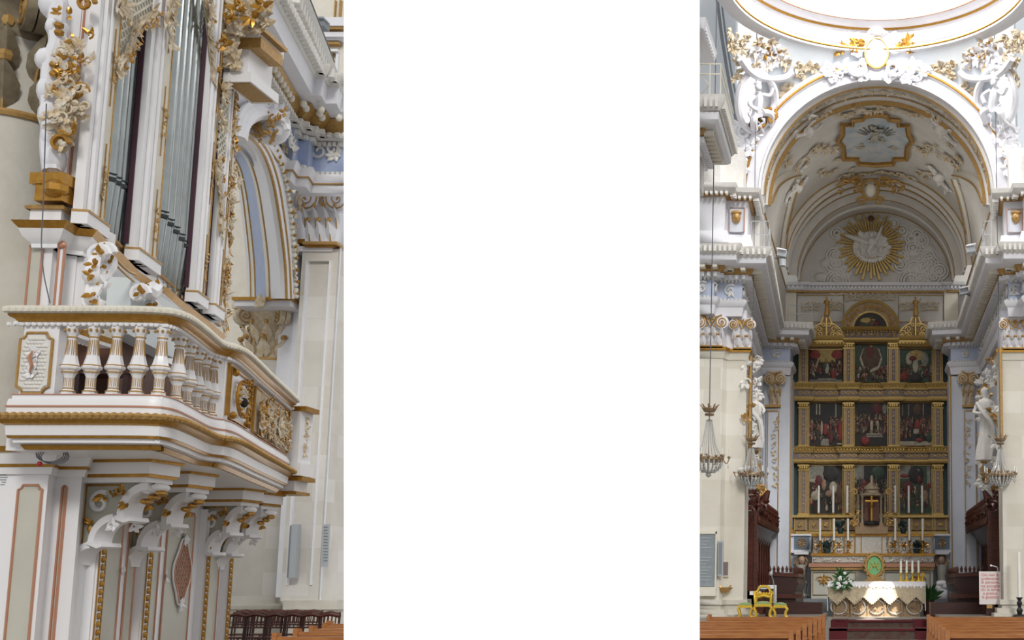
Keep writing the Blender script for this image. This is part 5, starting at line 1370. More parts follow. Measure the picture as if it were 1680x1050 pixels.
for sg,tn_,lab in ((-1,'pendentive_medallion','stucco medallion with a seated white figure in the left pendentive'),(1,'pendentive_medallion','stucco medallion with a seated white figure in the right pendentive')):
    mx=(lambda x: x) if sg<0 else (lambda x: 2874-x)
    cx,cy=(1236,166) if sg<0 else (1640,158)
    t=thing(tn_,lab,'relief',tuple(pray(cx,cy))); f=pfr(cx,cy,.05)
    b=mb('white'); 
    W_,H_=(.62,.85)
    b.tube([f.p(W_*math.cos(a),H_*math.sin(a),.08) for a in [2*math.pi*i/26 for i in range(26)]],.09,7,close=True); b.build('oval_frame',t)
    b=mb('white'); b.tube([f.p(.02,.30,.2),f.p(0,.12,.2),f.p(-.05,-.15,.2),f.p(-.02,-.35,.18)],[.10,.19,.17,.22],9,flat=.8); b.ell(f.p(-.02,.44,.26),(.10,.10,.12),n=10,m=7)
    b.tube(smooth_path([f.p(.12,.22,.25),f.p(.34,.18,.3),f.p(.44,.38,.3)]),.055,7); b.tube(smooth_path([f.p(-.14,.2,.25),f.p(-.36,.02,.28),f.p(-.2,-.15,.4)]),.06,7)
    b.tube(smooth_path([f.p(.05,-.3,.2),f.p(.3,-.34,.35),f.p(.34,-.66,.25)]),.10,8); b.tube(smooth_path([f.p(-.1,-.3,.2),f.p(-.28,-.42,.35),f.p(-.2,-.72,.25)]),.11,8)
    for k in range(14): x_,z_2=rnd.gauss(0,.2),rnd.uniform(-.75,-.1); b.tube(smooth_path([f.p(x_,z_2,.3),f.p(x_+rnd.uniform(-.12,.12),z_2-.12,.33),f.p(x_+rnd.uniform(-.2,.2),z_2-.28,.25)]),.03,5)
    b.ell(f.p(0,.52,.2),(.11,.1,.06)); b.build('figure',t)
    b=mb('stuccogold'); w2=mb('white')
    pts=[(mx(x),y) for x,y in [(1199,52),(1205,60),(1210,72),(1200,78),(1215,78),(1243,68),(1262,72),(1287,97),(1310,108),(1318,118),(1328,110),(1338,112),(1290,105),(1312,124),(1207,100),(1213,120),(1205,130),(1292,140),(1283,150),(1275,160),(1262,105),(1240,108),(1228,90),(1198,70),(1222,62),(1252,82),(1278,84)]]
    pcluster(b,pts,.24,7,.5)
    for x,y in [(1245,82),(1258,86),(1270,88),(1236,86),(1264,100),(1250,95),(1280,100)]: pcluster(w2,[(mx(x),y)],.3,6,.6)
    w2.tube(smooth_path([pfr(mx(x),y,.15).c for x,y in [(1208,93),(1222,112),(1240,124),(1262,128),(1285,125),(1298,115)]]),.10,7); w2.tube(smooth_path([pfr(mx(x),y,.15).c for x,y in [(1258,128),(1266,145),(1268,165),(1262,180)]]),.10,7)
    b.build('foliage',t); w2.build('drapery',t)
    g=mb('gold')
    for x,y in [(1246,78),(1252,84),(1260,82),(1270,90),(1262,186),(1255,190),(1248,198),(1240,203),(1232,210),(1268,184)]: 
        q=(mx(x),y); 
        if (sg>0 and y>180): continue
        pcluster(g,[q],.24,6,.45)
    if sg<0: g.spiral(pfr(1240,200,.25).c,V((1,0,0)),Z1,.3,.05,1.3,.08,.04); g.spiral(pfr(1258,188,.25).c,V((-1,0,0)),Z1,.25,.05,1.2,.07,.04)
    g.build('gilding',t)
    b=mb('white')
    for x,y in [(1215,215),(1222,232),(1230,245),(1213,258),(1220,275),(1238,222),(1209,240),(1212,290)]:
        q=P(mx(x),y,YA-.15); sprig(b,Fr(q,(1,0,0),Z1,(0,-1,0)),.32,rnd,7,.5); b.ell(q+V((0,.05,0)),(.16,.1,.2),n=8,m=5)
    b.spiral(P(mx(1222),218,YA-.2),V((1,0,0)),Z1,.3,.05,1.2,.08,.04); b.build('foot_stucco',t)
# crest cartouche at the arch crown
cc_=thing('crest_cartouche','large white and gilt crested cartouche at the crown of the great choir arch','ornament',tuple(P(1438,85,YA)))
f=Fr(P(1438,88,YA-.1),(1,0,0),Z1,(0,-1,-.3)); b=mb('white'); b.ell(f.c,(.36,.2,.5),n=14,m=8); 
for sg in (-1,1):
    b.spiral(f.p(sg*.55,.15,.1),f.u*sg,f.v,.3,.05,1.3,.09,.04); b.spiral(f.p(sg*.5,-.45,.1),f.u*sg,f.v,.3,.05,-1.2,.09,.04)
    for i in range(14): sprig(b,Fr(f.p(sg*rnd.uniform(.3,1.5),rnd.uniform(-.75,-.35),.05),f.u,f.v,f.n),.26,rnd,5,.5)
    for i in range(5): sprig(b,Fr(f.p(sg*rnd.uniform(.3,.8),rnd.uniform(.0,.7),.1),f.u,f.v,f.n),.26,rnd,5,.5)
b.ell(f.p(0,.62,.1),(.3,.2,.16)); b.build('shield_and_scrolls',cc_)
g=mb('gold')
for sg in (-1,1):
    for i in range(8): sprig(g,Fr(f.p(sg*rnd.uniform(.55,1.25),rnd.uniform(.1,.35),.15),f.u,f.v,f.n),.24,rnd,5,.5)
g.tube([f.p(.33*math.cos(a),.46*math.sin(a),.16) for a in [2*math.pi*i/20 for i in range(20)]],.03,5,close=True); g.build('gilded_plumes',cc_)
# dome ring
dr=sthing('trim_10',(XC,YC,16.3))
ZR=ZSP+math.sqrt(RS*RS-RR*RR)
k=80; path=[V((XC+RR*math.cos(2*math.pi*i/k),YC+RR*math.sin(2*math.pi*i/k),ZR)) for i in range(k)]   # counter-clockwise: right of travel = outwards
def ringp(r0,z0,prof,m,name,par=dr):
    b=mb(m); b.sweep(path,[(-o,z) for o,z in prof],closed=True); return b.build(name,par)
ringp(0,0,[(0,-.02),(.10,.0),(.12,.1),(.02,.18),(.02,.22),(-.3,.25),(-.3,-.02)],'white','ring_base')
ringp(0,0,[(.115,.05),(.14,.07),(.14,.10),(.10,.10)],'gold','ring_gilt_line')
ringp(0,0,[(-.3,.25),(.03,.25),(.03,.60),(-.3,.60)],'paint','ring_frieze')
ringp(0,0,[(-.3,.60),(.05,.60),(.12,.67),(.30,.75),(.42,.81),(.42,.95),(-.3,.95)],'white','ring_cornice')
ringp(0,0,[(.10,.64),(.14,.63),(.17,.68),(.12,.70)],'gold','ring_cornice_gilt_line')
ringp(0,0,[(.30,1.08),(.34,1.09),(.44,1.15),(.43,1.17)],'mauve','ring_shadow_line') if False else None
ringp(0,0,[(.38,.80),(.45,.80),(.45,.87),(.38,.87)],'rosegold','ring_edge_line')
ringp(0,0,[(-.3,.95),(.1,.95),(.1,4.2),(-.3,4.2)],'paint','drum_wall')
b=mb('paint'); b.lathe([(3.87,ZR+4.2),(3.5,ZR+5.4),(2.6,ZR+6.6),(1.4,ZR+7.4),(0.01,ZR+7.7)],(XC,YC,0),48); b.build('dome_shell',dr)
lp=lamp('dome_daylight','POINT',(XC,YC,ZR+2.6),(0,0,0),1500,(1,.98,.95),shadow_soft_size=.8)
# floor and steps
_b=mb('floor'); yb_=33.2
_b.add([(-30,-6,0),(25,-6,0),(25,yb_,0),(-30,yb_,0)],[(0,1,2,3)]); fo=_b.build('floor',smooth=False); struct(fo); fo['_keep']=1
b=mb('floor'); b.add([(-40,yb_,0),(-8,yb_,0),(-8,70,0),(-40,70,0)],[(0,1,2,3)]); b.add([(-8,yb_,0),(25,yb_,0),(25,60,0),(-8,60,0)],[(0,1,2,3)])
# split in two separate meshes so each part ends at its own side of the opening
b.v=b.v[:4]; b.f=b.f[:1]; b.m=b.m[:1]; o=b.build('floor_left_bay',smooth=False); struct(o)
b=mb('floor'); b.add([(-8,yb_,0),(25,yb_,0),(25,60,0),(-8,60,0)],[(0,1,2,3)]); o=b.build('floor_choir',smooth=False); struct(o)
# ================================================================ ALTARPIECE AND ALTARS
YR=43.9; RP=Pl(0,YR,1,0)
emis_=None
for nm,c in (('pt_red',(.28,.04,.03)),('pt_dkred',(.15,.03,.03)),('pt_skin',(.38,.24,.16)),('pt_cream',(.50,.45,.34)),('pt_green',(.05,.09,.06)),('pt_blue',(.07,.09,.13)),('pt_brown',(.11,.065,.035)),('pt_dark',(.03,.028,.025)),('pt_yellow',(.50,.36,.12)),('pt_sky',(.30,.30,.25)),('pt_stone',(.30,.28,.24))): mat(nm,c,.6,c2=tuple(q*.45 for q in c),scale=9)
rt=thing('altarpiece','tall gilded altarpiece wall of pilasters and cornices behind the altar','altarpiece',tuple(P(1428,875,YR)))
b=mb('gildbrown'); b.pxbox(RP,1309,556,1548,876,-.3,-.05); b.build('backing',rt,smooth=False)
b=mb('darkgreen'); b.pxbox(RP,1300,556,1309,870,-.2,.0); b.pxbox(RP,1548,556,1557,870,-.2,.0); b.build('dark_side_strip',rt,smooth=False)
rows=[(562,629),(660,733),(762,845)]
cols=[(1310,1326),(1384,1400),(1458,1474),(1531,1547)]
for ri,(y0,y1) in enumerate(rows):
    for ci,(x0,x1) in enumerate(cols):
        b=mb('gildbrown'); b.pxbox(RP,x0,y0,x1,y1,-.05,.16); pi_=b.build('pilaster',rt,smooth=False)
        b=mb('mauve'); b.pxbox(RP,x0+4.5,y0+12,x1-4.5,y1-5,.16,.175); b.build('pilaster_panel',pi_,smooth=False)
        g=mb('oldgold'); 
        for x in (x0+1,x0+4,x1-4,x1-1): g.pxbox(RP,x-.5,y0+10,x+.5,y1-3,.16,.185)
        g.pxbox(RP,x0-1.5,y0,x1+1.5,y0+3,-.05,.22); g.pxbox(RP,x0-1,y0+8,x1+1,y0+10,-.05,.2); g.pxbox(RP,x0-1.5,y1-3,x1+1.5,y1,-.05,.22)
        for k in range(4): g.ell(RP.at(x0+2.5+k*3.7,y0+5.5,.2),(.05,.05,.06),n=6,m=4)
        n_=int((y1-y0-20)/7)
        for k in range(n_): g.ell(RP.at((x0+x1)/2,y0+16+k*7,.18),(.035,.02,.05 if k%2 else .03),n=6,m=4)
        g.build('pilaster_gilding',pi_)
def rent(y0,y1,xa=1306,xb=1551,brk=True):
    """gold entablature: cornice, frieze, architrave with breaks over the pilasters"""
    h=y1-y0; zt=RP.sz(1428,y0)[1]; zb_=RP.sz(1428,y1)[1]; H=zt-zb_
    pts=[]; xs=[]
    for x0,x1 in cols:
        if x1<xa or x0>xb: continue
        xs+= [(x0-3,0),(x0-3,1),(x1+3,1),(x1+3,0)]
    pth=[RP.at(xa,700,.0)]+[RP.at(x,700,.0)+V((0,-.14*k,0)) for x,k in xs if xa<x<xb]+[RP.at(xb,700,0)]
    pth=[V((p.x,p.y if True else 0,zt)) for p in pth]
    pth[0].y=pth[1].y; pth[-1].y=pth[-2].y
    b=mb('oldgold'); b.sweep(pth,[(-.1,0),(.24,0),(.22,-.05),(.17,-H*.16),(.13,-H*.22),(.13,-H*.27),(-.1,-H*.27)]); b.sweep(pth,[(-.1,-H*.27),(.14,-H*.27),(.12,-H*.36),(-.1,-H*.36)])
    L=arclen(pth)
    beads(b,pth,.17,-H*.19,.11,.035)
    b.build('gilded_cornice',rt)
    b=mb('mauve'); b.sweep(pth,[(-.1,-H*.36),(.07,-H*.36),(.07,-H*.74),(-.1,-H*.74)]); b.build('frieze',rt)
    b=mb('oldgold'); b.sweep(pth,[(-.1,-H*.74),(.12,-H*.74),(.16,-H*.80),(.16,-H*.88),(.10,-H),(-.1,-H)]); 
    s=.12
    while s<L[-1]:
        p,d=along(pth,L,s); 
        if abs(d.x)>.7: f=Fr(p+V((0,-.08,-H*.55)),(1,0,0),Z1,(0,-1,0)); b.spiral(f.c,f.u,f.v,H*.14,.02,1.1,.018,.012,n=4,seg=9); b.ell(f.p(.09,0),(.03,.02,.05),n=6,m=4)
        s+=.2
    b.build('gilded_frieze_and_architrave',rt)
rent(630,659); rent(734,761)
# top: side cornices and central attic
for xa,xb in ((1308,1386),(1472,1549)):
    pth=[V((RP.at(xa,700).x,YR-.05,RP.sz(xa,553)[1])),V((RP.at(xb,700).x,YR-.05,RP.sz(xa,553)[1]))]
    b=mb('oldgold'); b.sweep(pth,[(-.1,0),(.26,0),(.22,-.08),(.16,-.14),(-.1,-.16)]); b.sweep(pth,[(-.1,-.20),(.18,-.20),(.2,-.3),(.12,-.38),(-.1,-.38)]); b.sweep(pth,[(-.1,-.16),(.16,-.16),(.16,-.2),(-.1,-.2)])
    beads(b,pth,.24,-.27,.12,.04); b.build('gilded_top_cornice',rt)
pth=[V((RP.at(1383,700).x,YR-.12,RP.sz(1428,540)[1])),V((RP.at(1475,700).x,YR-.12,RP.sz(1428,540)[1]))]
b=mb('oldgold'); b.sweep(pth,[(-.2,0),(.36,0),(.28,-.09),(.16,-.12),(-.2,-.12)]); b.sweep(pth,[(-.2,-.38),(.18,-.38),(.2,-.45),(.12,-.52),(-.2,-.52)]); beads(b,pth,.2,-.15,.11,.035)
for k in range(9): 
    f=Fr(V((pth[0].x+.12+k*.22,YR-.27,pth[0].z-.26)),(1,0,0),Z1,(0,-1,0)); sprig(b,f,.1,rnd,6,.4)
b.build('gilded_attic_mouldings',rt)
b=mb('mauve'); b.sweep(pth,[(-.2,-.12),(.1,-.12),(.1,-.38),(-.2,-.38)]); b.build('attic_frieze',rt)
# lunette
lc=RP.at(1428,541,.05); rl_=RP.at(1475,541).x-RP.at(1428,541).x
def semi(r,n=24,o=0): return [lc+V((r*math.cos(math.pi*i/n),-o,r*math.sin(math.pi*i/n))) for i in range(n+1)]
def ann(b,r0,r1,o0,o1):
    a,c=semi(r0,24,o0),semi(r1,24,o1); a2,c2=semi(r0,24,-.1),semi(r1,24,-.1); n=25
    b.add(a+c+c2+a2,[f for i in range(24) for f in ((i,i+1,n+i+1,n+i),(n+i,n+i+1,2*n+i+1,2*n+i),(3*n+i,3*n+i+1,i+1,i))])
b=mb('oldgold'); ann(b,rl_*.93,rl_*1.02,.22,.30); ann(b,rl_*.58,rl_*.64,.14,.16); b.build('lunette_gilded_frame',rt)
b=mb('gildbrown'); ann(b,rl_*.63,rl_*.94,.12,.16); b.build('lunette_band',rt)
g=mb('ochre')
for i in range(13):
    a=math.pi*(i+.5)/13; sprig(g,Fr(lc+V((rl_*.78*math.cos(a),-.17,rl_*.78*math.sin(a))),(1,0,0),Z1,(0,-1,0)),.12,rnd,7,.4)
g.build('lunette_foliage',rt)
ln=thing('lunette_painting','small dark half round painting crowning the altarpiece','painting',tuple(lc))
b=mb('pt_dark'); b.prism([p for p in semi(rl_*.60,20,.08)],(0,.05,0)); b.build('canvas',ln,smooth=False)
def figs(b,cx,cz,items,Y):
    for m,x,z,rx,rz in items: b.mt(m); b.ell((cx+x,Y,cz+z),(rx,.03,rz),n=9,m=5)
b=MB(); figs(b,lc.x,lc.z,[('pt_yellow',-.1,.32,.3,.12),('pt_brown',0,.25,.17,.22),('pt_dkred',.2,.22,.13,.12),('pt_green',-.2,.14,.2,.12),('pt_brown',.3,.1,.18,.08),('pt_dkred',-.35,.1,.12,.08)],YR-.15); b.build('painted_figures',ln)
# crests with putto statues
for cx,lab in ((1356,'left'),(1502,'right')):
    t=thing('altarpiece_crest','gilded openwork crest with small gilt statue on the %s side of the altarpiece top'%lab,'ornament',tuple(RP.at(cx,552)))
    base=RP.at(cx,553,.08)
    def cp_(x,y): return RP.at(cx+x,y,.1)
    b=mb('gildbrown'); b.prism([cp_(-28,553),cp_(28,553),cp_(25,543),cp_(17,535),cp_(10,531),cp_(6,524),cp_(5,518),cp_(-5,518),cp_(-6,524),cp_(-10,531),cp_(-17,535),cp_(-25,543)],(0,.12,0)); b.build('panel',t,smooth=False)
    g=mb('oldgold')
    for sg in (-1,1):
        g.tube(smooth_path([cp_(sg*28,553),cp_(sg*25,543),cp_(sg*17,535),cp_(sg*9,530),cp_(sg*5,520)]),.035,5)
        for x,y,r in ((20,547,.12),(12,541,.12),(10,549,.1),(5,534,.09),(22,551,.07)): g.spiral(cp_(sg*x,y)+V((0,-.05,0)),V((sg,0,0)),Z1,r,.02,1.3,.03,.018)
    g.tube([cp_(0,552)+V((0,-.04,0)),cp_(0,522)+V((0,-.04,0))],.05,6)
    for k in range(14): sprig(g,Fr(cp_(rnd.uniform(-20,20),rnd.uniform(541,551))+V((0,-.04,0)),(1,0,0),Z1,(0,-1,0)),.1,rnd,5,.4)
    g.build('gilded_scrolls',t)
    figure('crest_statue','small gilt standing statue on the %s crest of the altarpiece'%lab,RP.at(cx,518,.1),.70,('gold','ochre'),seed=5,arm=1)
# paintings
def painting(x0,x1,y0,y1,lab,seed,style):
    t=thing('painting',lab,'painting',tuple(RP.at((x0+x1)/2,y1)),'paintings of the altarpiece')
    b=mb(style['bg']); b.pxbox(RP,x0,y0,x1,y1,-.05,.0); b.build('canvas',t,smooth=False)
    g=mb('oldgold'); a,c=RP.at(x0+.5,y0+.5,.02),RP.at(x1-.5,y1-.5,.02); g.tube([a,V((c.x,c.y,a.z)),c,V((a.x,a.y,c.z))],.025,4,close=True); g.build('inner_frame',t)
    r=random.Random(seed); W=RP.at(x1,700).x-RP.at(x0,700).x; z0=RP.sz(x0,y1)[1]; z1=RP.sz(x0,y0)[1]; H=z1-z0; X0=RP.at(x0,700).x
    b=MB()
    def E_(m,u,v,ru,rv,o=0): 
        b.mt(m); ru*=W; rv*=H; cx=X0+u*W; cz=z0+v*H
        cx=max(X0+ru+.02,min(X0+W-ru-.02,cx)) if ru*2<W*.95 else cx; cz=max(z0+rv+.02,min(z1-rv-.02,cz)) if rv*2<H*.95 else cz
        b.ell((cx,YR-.005-o,cz),(ru,.018,rv),n=10,m=4)
    def Q(m,u0,v0,u1,v1,o=.0): b.mt(m); b.bb(X0+u0*W+.01,X0+u1*W-.01,YR-.008-o,YR,z0+v0*H+.01,z0+v1*H-.01)
    for q in style['big']: (Q if q[0]=='q' else E_)(*q[1:])
    cl=['pt_red','pt_dkred','pt_brown','pt_green','pt_blue','pt_dark','pt_brown','pt_skin','pt_cream']
    for i in range(style.get('n',34)*3):
        u=r.random(); 
        if u*1.0>.36 and u<.64 and r.random()<.6: continue
        v=r.uniform(*style.get('band',(.15,.6))); h=r.uniform(.05,.12); m=r.choice(cl)
        E_(m,u,v,r.uniform(.02,.045),h*.7,.012); E_('pt_skin' if r.random()<.55 else 'pt_brown',u,v+h*.8,.014,.018,.022)
        if r.random()<.4: E_(r.choice(['pt_skin','pt_cream','pt_dark']),u+r.uniform(-.04,.04),v+h*.2,.018,.012,.025)
    for q in style.get('top',[]): (Q if q[0]=='q' else E_)(*q[1:])
    b.build('painted_figures',t)
PXC=[(1327,1383),(1401,1457),(1475,1530)]
ST_={
0:dict(bg='pt_dark',n=44,band=(.25,.6),big=[('q','pt_yellow',.22,.6,.78,.99),('e','pt_red',.12,.86,.16,.14,.004),('e','pt_red',.86,.86,.17,.14,.004),('q','pt_stone',0,0,1,.10)],top=[('q','pt_stone',.25,.06,.8,.14,.02),('e','pt_cream',.52,.42,.07,.16,.03),('e','pt_green',.45,.5,.07,.13,.035),('e','pt_red',.72,.25,.09,.13,.04),('e','pt_skin',.48,.68,.025,.03,.04)]),
1:dict(bg='pt_green',n=30,band=(.05,.4),big=[('e','pt_cream',.5,.78,.34,.36,.002),('e','pt_brown',.5,.8,.29,.32,.012),('e','pt_dkred',.48,.78,.12,.18,.02),('e','pt_skin',.5,.95,.04,.04,.03),('q','pt_cream',.3,.36,.7,.46)],top=[('e','pt_skin',.3,.2,.05,.06,.04)]),
2:dict(bg='pt_green',n=34,band=(.1,.5),big=[('e','pt_yellow',.52,.82,.26,.17,.002),('e','pt_cream',.3,.7,.1,.2,.01),('e','pt_sky',.78,.7,.12,.22,.01)],top=[('e','pt_cream',.5,.5,.09,.22,.03),('e','pt_dkred',.42,.72,.12,.08,.035),('e','pt_skin',.52,.84,.035,.04,.04),('e','pt_red',.15,.2,.12,.14,.04),('e','pt_dark',.5,.12,.2,.12,.045)]),
3:dict(bg='pt_dark',n=52,band=(.15,.6),big=[('q','pt_cream',.2,.72,.25,.98),('q','pt_cream',.29,.72,.34,.98),('q','pt_stone',.76,.66,.82,.98),('q','pt_stone',.35,.0,.6,.18)],top=[('e','pt_red',.48,.38,.08,.14,.04),('e','pt_red',.92,.35,.07,.25,.04),('e','pt_dkred',.65,.22,.07,.16,.045),('e','pt_cream',.38,.42,.03,.18,.045),('q','pt_cream',.82,.03,.98,.07,.03)]),
4:dict(bg='pt_dark',n=56,band=(.3,.7),big=[('e','pt_dkred',.68,.9,.16,.12,.004),('e','pt_sky',.93,.9,.08,.12,.004),('q','pt_stone',.35,.2,.85,.3)],top=[('e','pt_cream',.52,.48,.05,.12,.04),('e','pt_cream',.7,.48,.035,.12,.04),('e','pt_red',.33,.13,.13,.11,.045),('q','pt_cream',.35,.26,.82,.3,.03)]),
5:dict(bg='pt_dark',n=50,band=(.2,.6),big=[('q','pt_stone',.08,.7,.13,.98),('q','pt_stone',.26,.7,.31,.98),('q','pt_stone',.7,.7,.75,.98),('e','pt_brown',.55,.85,.14,.13,.004),('q','pt_cream',0,.0,1,.12)],top=[('e','pt_red',.55,.5,.09,.12,.04),('q','pt_cream',.42,.28,.6,.40,.03),('e','pt_red',.6,.14,.1,.05,.045),('e','pt_green',.9,.2,.09,.12,.04)]),
6:dict(bg='pt_dark',n=24,band=(.1,.6),big=[('q','pt_sky',0,.7,.45,.99),('e','pt_cream',.15,.68,.2,.05,.006),('e','pt_dark',.65,.85,.24,.16,.01)],top=[('e','pt_dkred',.3,.68,.11,.12,.03),('e','pt_skin',.45,.6,.07,.12,.035),('e','pt_cream',.72,.55,.12,.12,.03),('e','pt_cream',.2,.38,.13,.1,.03),('e','pt_brown',.9,.4,.09,.2,.035),('e','pt_skin',.6,.42,.1,.07,.04)]),
7:dict(bg='pt_dark',n=40,band=(.2,.7),big=[('q','pt_sky',0,.7,.3,.99),('e','pt_dkred',.25,.6,.13,.12,.01),('e','pt_green',.7,.85,.2,.13,.01)],top=[('e','pt_cream',.52,.7,.05,.1,.03),('e','pt_skin',.05,.15,.08,.1,.03)]),
8:dict(bg='pt_green',n=24,band=(.15,.6),big=[('q','pt_sky',0,.72,.35,.99),('e','pt_red',.12,.78,.14,.04,.008),('q','pt_stone',.82,.6,.93,.99),('e','pt_dark',.5,.8,.24,.19,.01),('q','pt_cream',.5,.82,.6,.92,.02)],top=[('e','pt_dkred',.25,.55,.15,.14,.03),('e','pt_brown',.7,.5,.14,.14,.03),('e','pt_skin',.75,.38,.1,.14,.035),('e','pt_skin',.95,.35,.05,.2,.03),('e','pt_dkred',.6,.7,.08,.08,.035)])}
LB_=['top left, crowd under a yellow and red sky','top centre, figure inside a pale pointed glory','top right, rising figure with pale wings of cloud','middle left, crowd in red before pale columns','centre, crowd round two figures in white','middle right, crowd before columns and arch','bottom left, dark scene with pale horses','bottom centre, half hidden by the tabernacle','bottom right, dark scene with red cloud']
for i in range(9):
    y0,y1=rows[i//3]; x0,x1=PXC[i%3]
    if i<3: y0=572 if i!=1 else 564
    painting(x0,x1,y0+1,y1-1,'dark painting, '+LB_[i],i+3,ST_[i])
# predella
YP_=43.4; PP=Pl(0,YP_,1,0)
b=mb('gildbrown'); b.pxbox(PP,1302,848,1556,876,-.4,0); b.build('predella',rt,smooth=False)
g=mb('oldgold'); g.pxbox(PP,1298,845,1558,849,-.4,.12); g.pxbox(PP,1302,872,1556,876,-.3,.1)
for x0,x1 in ((1304,1322),(1326,1345),(1348,1362),(1366,1381),(1384,1402),(1456,1472),(1476,1492),(1496,1512),(1516,1530),(1534,1552)):
    a,c=PP.at(x0,851,.02),PP.at(x1,870,.02); g.tube([a,V((c.x,c.y,a.z)),c,V((a.x,a.y,c.z))],.025,4,close=True)
    for k in range(3): sprig(g,Fr(PP.at((x0+x1)/2,860,.03),(1,0,0),Z1,(0,-1,0)),.1,rnd,5,.4)
g.build('predella_gilding',rt)
# ---- white lower walls with blue panels and caryatids
for sd,(xa,xb,pan,cx) in (('left',(1275,1331,((1278,1297),(1303,1328)),1315)),('right',(1530,1584,((1534,1558),(1563,1582)),1545))):
    PLw=Pl(0,42.6,1,0)
    t=thing('altar_wing','white side wall with two blue rosette panels, %s of the high altar'%sd,'wall panel',tuple(PLw.at(cx,985)))
    b=mb('paleblue'); b.pxbox(PLw,xa,878,xb,903,-.4,0); b.pxbox(PLw,xa-2,906,xb,985,-.4,-.06); b.build('wall',t,smooth=False)
    b=mb('white'); b.pxbox(PLw,xa-2,903,xb,907,-.3,.12); b.pxbox(PLw,xa,876,xb,879,-.3,.08); b.build('mouldings',t,smooth=False)
    for x0,x1 in pan:
        b=mb('bluegrey'); b.pxbox(PLw,x0,881,x1,901,0,.03); b.build('blue_panel',t,smooth=False)
        g=mb('gildbrown'); f=Fr(PLw.at((x0+x1)/2,891,.04),(1,0,0),Z1,(0,-1,0)); rosette(g,f,.16,9,.2); g.tube([f.p(.19*math.cos(a),.17*math.sin(a)) for a in [2*math.pi*i/14 for i in range(14)]],.02,4,close=True); g.build('gilt_rosette',t)
    t=thing('caryatid','carved stone caryatid bust on a tapering pedestal, %s of the high altar'%sd,'statue',tuple(P(cx,985,42.2)))
    q=P(cx,985,42.2); H=P(cx,906,42.2).z-q.z
    b=mb('stucco'); b.mt('stoneplain'); b.lathe([(.24,0),(.24,H*.1),(.17,H*.14),(.20,H*.3),(.22,H*.36),(.13,H*.42),(.16,H*.6),(.20,H*.74)],q,10); b.build('tapered_body',t)
    b=mb('skin'); b.ell(q+V((0,-.06,H*.84)),(.12,.12,.15),n=12,m=8); b.ell(q+V((0,-.17,H*.83)),(.02,.03,.03)); b.build('head',t)
    b=mb('gildbrown'); b.ell(q+V((0,.02,H*.88)),(.16,.12,.15),n=12,m=8)
    for sg in (-1,1): b.spiral(q+V((sg*.17,-.06,H*.76)),V((sg,0,0)),Z1,.08,.02,1.2,.04,.02); b.tube([q+V((sg*.12,0,H*.9)),q+V((sg*.2,-.02,H*.8)),q+V((sg*.15,-.1,H*.7))],[.05,.05,.03],6)
    b.build('hair',t)
    b=mb('white'); b.box(q+V((0,0,H*.98)),(.5,.4,H*.06)); b.build('cap_block',t)
for xx,sg,lab in ((1290,-1,'left'),(1572,1,'right')):
    t=thing('gilt_finial','small stepped gilt finial beside the dark strip, %s of the altarpiece foot'%lab,'finial',tuple(P(xx,876,42.8))); q=P(xx,877,42.8); g=mb('ochre'); g.lathe([(.34,0),(.34,.1),(.24,.16),(.2,.3),(.12,.4),(.14,.5),(.06,.6),(0.01,.72)],q,10); g.build('stepped_body',t); b=mb('gildbrown'); rosette(b,Fr(q+V((0,-.22,.25)),(1,0,0),Z1,(0,-1,0)),.12,6); b.build('leaf',t)
# ---- high altar
HA=Pl(0,41.6,1,0)
ha=thing('high_altar','high altar with silver and gilt shelves over a grey green marble front','altar',tuple(HA.at(1428,985)))
b=mb('silver'); b.pxbox(HA,1334,880,1404,909,-.8,0); b.pxbox(HA,1454,880,1530,909,-.8,0); b.pxbox(HA,1404,868,1454,909,-.8,.05); b.build('upper_shelf_front',ha,smooth=False)
HB=Pl(0,41.2,1,0)
b=mb('silver'); b.pxbox(HB,1332,912,1532,923,-1.2,0); b.build('lower_shelf_front',ha,smooth=False)
g=mb('gold'); g.pxbox(HA,1331,876,1533,880,-.9,.1); g.pxbox(HB,1330,908,1534,912,-1.2,.08)
for x in (1334,1352,1368,1384,1402,1412,1446,1456,1474,1492,1510,1527): g.pxbox(HA,x,880,x+1.6,908,0,.06)
for x in (1343,1360,1376,1393,1465,1483,1501,1518): rosette(g,Fr(HA.at(x,894,.03),(1,0,0),Z1,(0,-1,0)),.13,6,.2)
g.build('gilded_shelf_edges',ha)
b=mb('silver'); r6=random.Random(2)
for i in range(120): x=r6.uniform(1334,1530); b.ell(HA.at(x,r6.uniform(883,906),.02),(.05,.03,.05),n=6,m=4)
for i in range(60): b.ell(HB.at(r6.uniform(1334,1530),r6.uniform(914,922),.0),(.05,.03,.04),n=6,m=4)
b.build('silver_relief',ha)
HC=Pl(0,40.9,1,0)
b=mb('rosegold'); b.pxbox(HC,1327,924,1534,930,-1.4,.05); b.build('mensa_edge',ha,smooth=False)
b=mb('ochre'); b.pxbox(HC,1330,930,1532,935,-1.2,0); b.build('mensa_moulding',ha,smooth=False)
b=mb('panelgrey'); b.pxbox(HC,1331,935,1531,982,-1.2,-.08); b.build('marble_front',ha,smooth=False)
g=mb('ochre')
for x0,x1 in ((1334,1370),(1374,1404),(1452,1484),(1488,1526)):
    a,c=HC.at(x0,939,-.06),HC.at(x1,976,-.06); g.tube([a,V((c.x,c.y,a.z)),c,V((a.x,a.y,c.z))],.02,4,close=True)
for x in (1352,1506): f=Fr(HC.at(x,951,-.05),(1,0,0),Z1,(0,-1,0)); rosette(g,f,.2,8,.15); g.spiral(f.p(.15,0),f.u,f.v,.12,.03,1,.02,.01); g.spiral(f.p(-.15,0),-f.u,f.v,.12,.03,1,.02,.01)
g.build('front_gilding',ha)
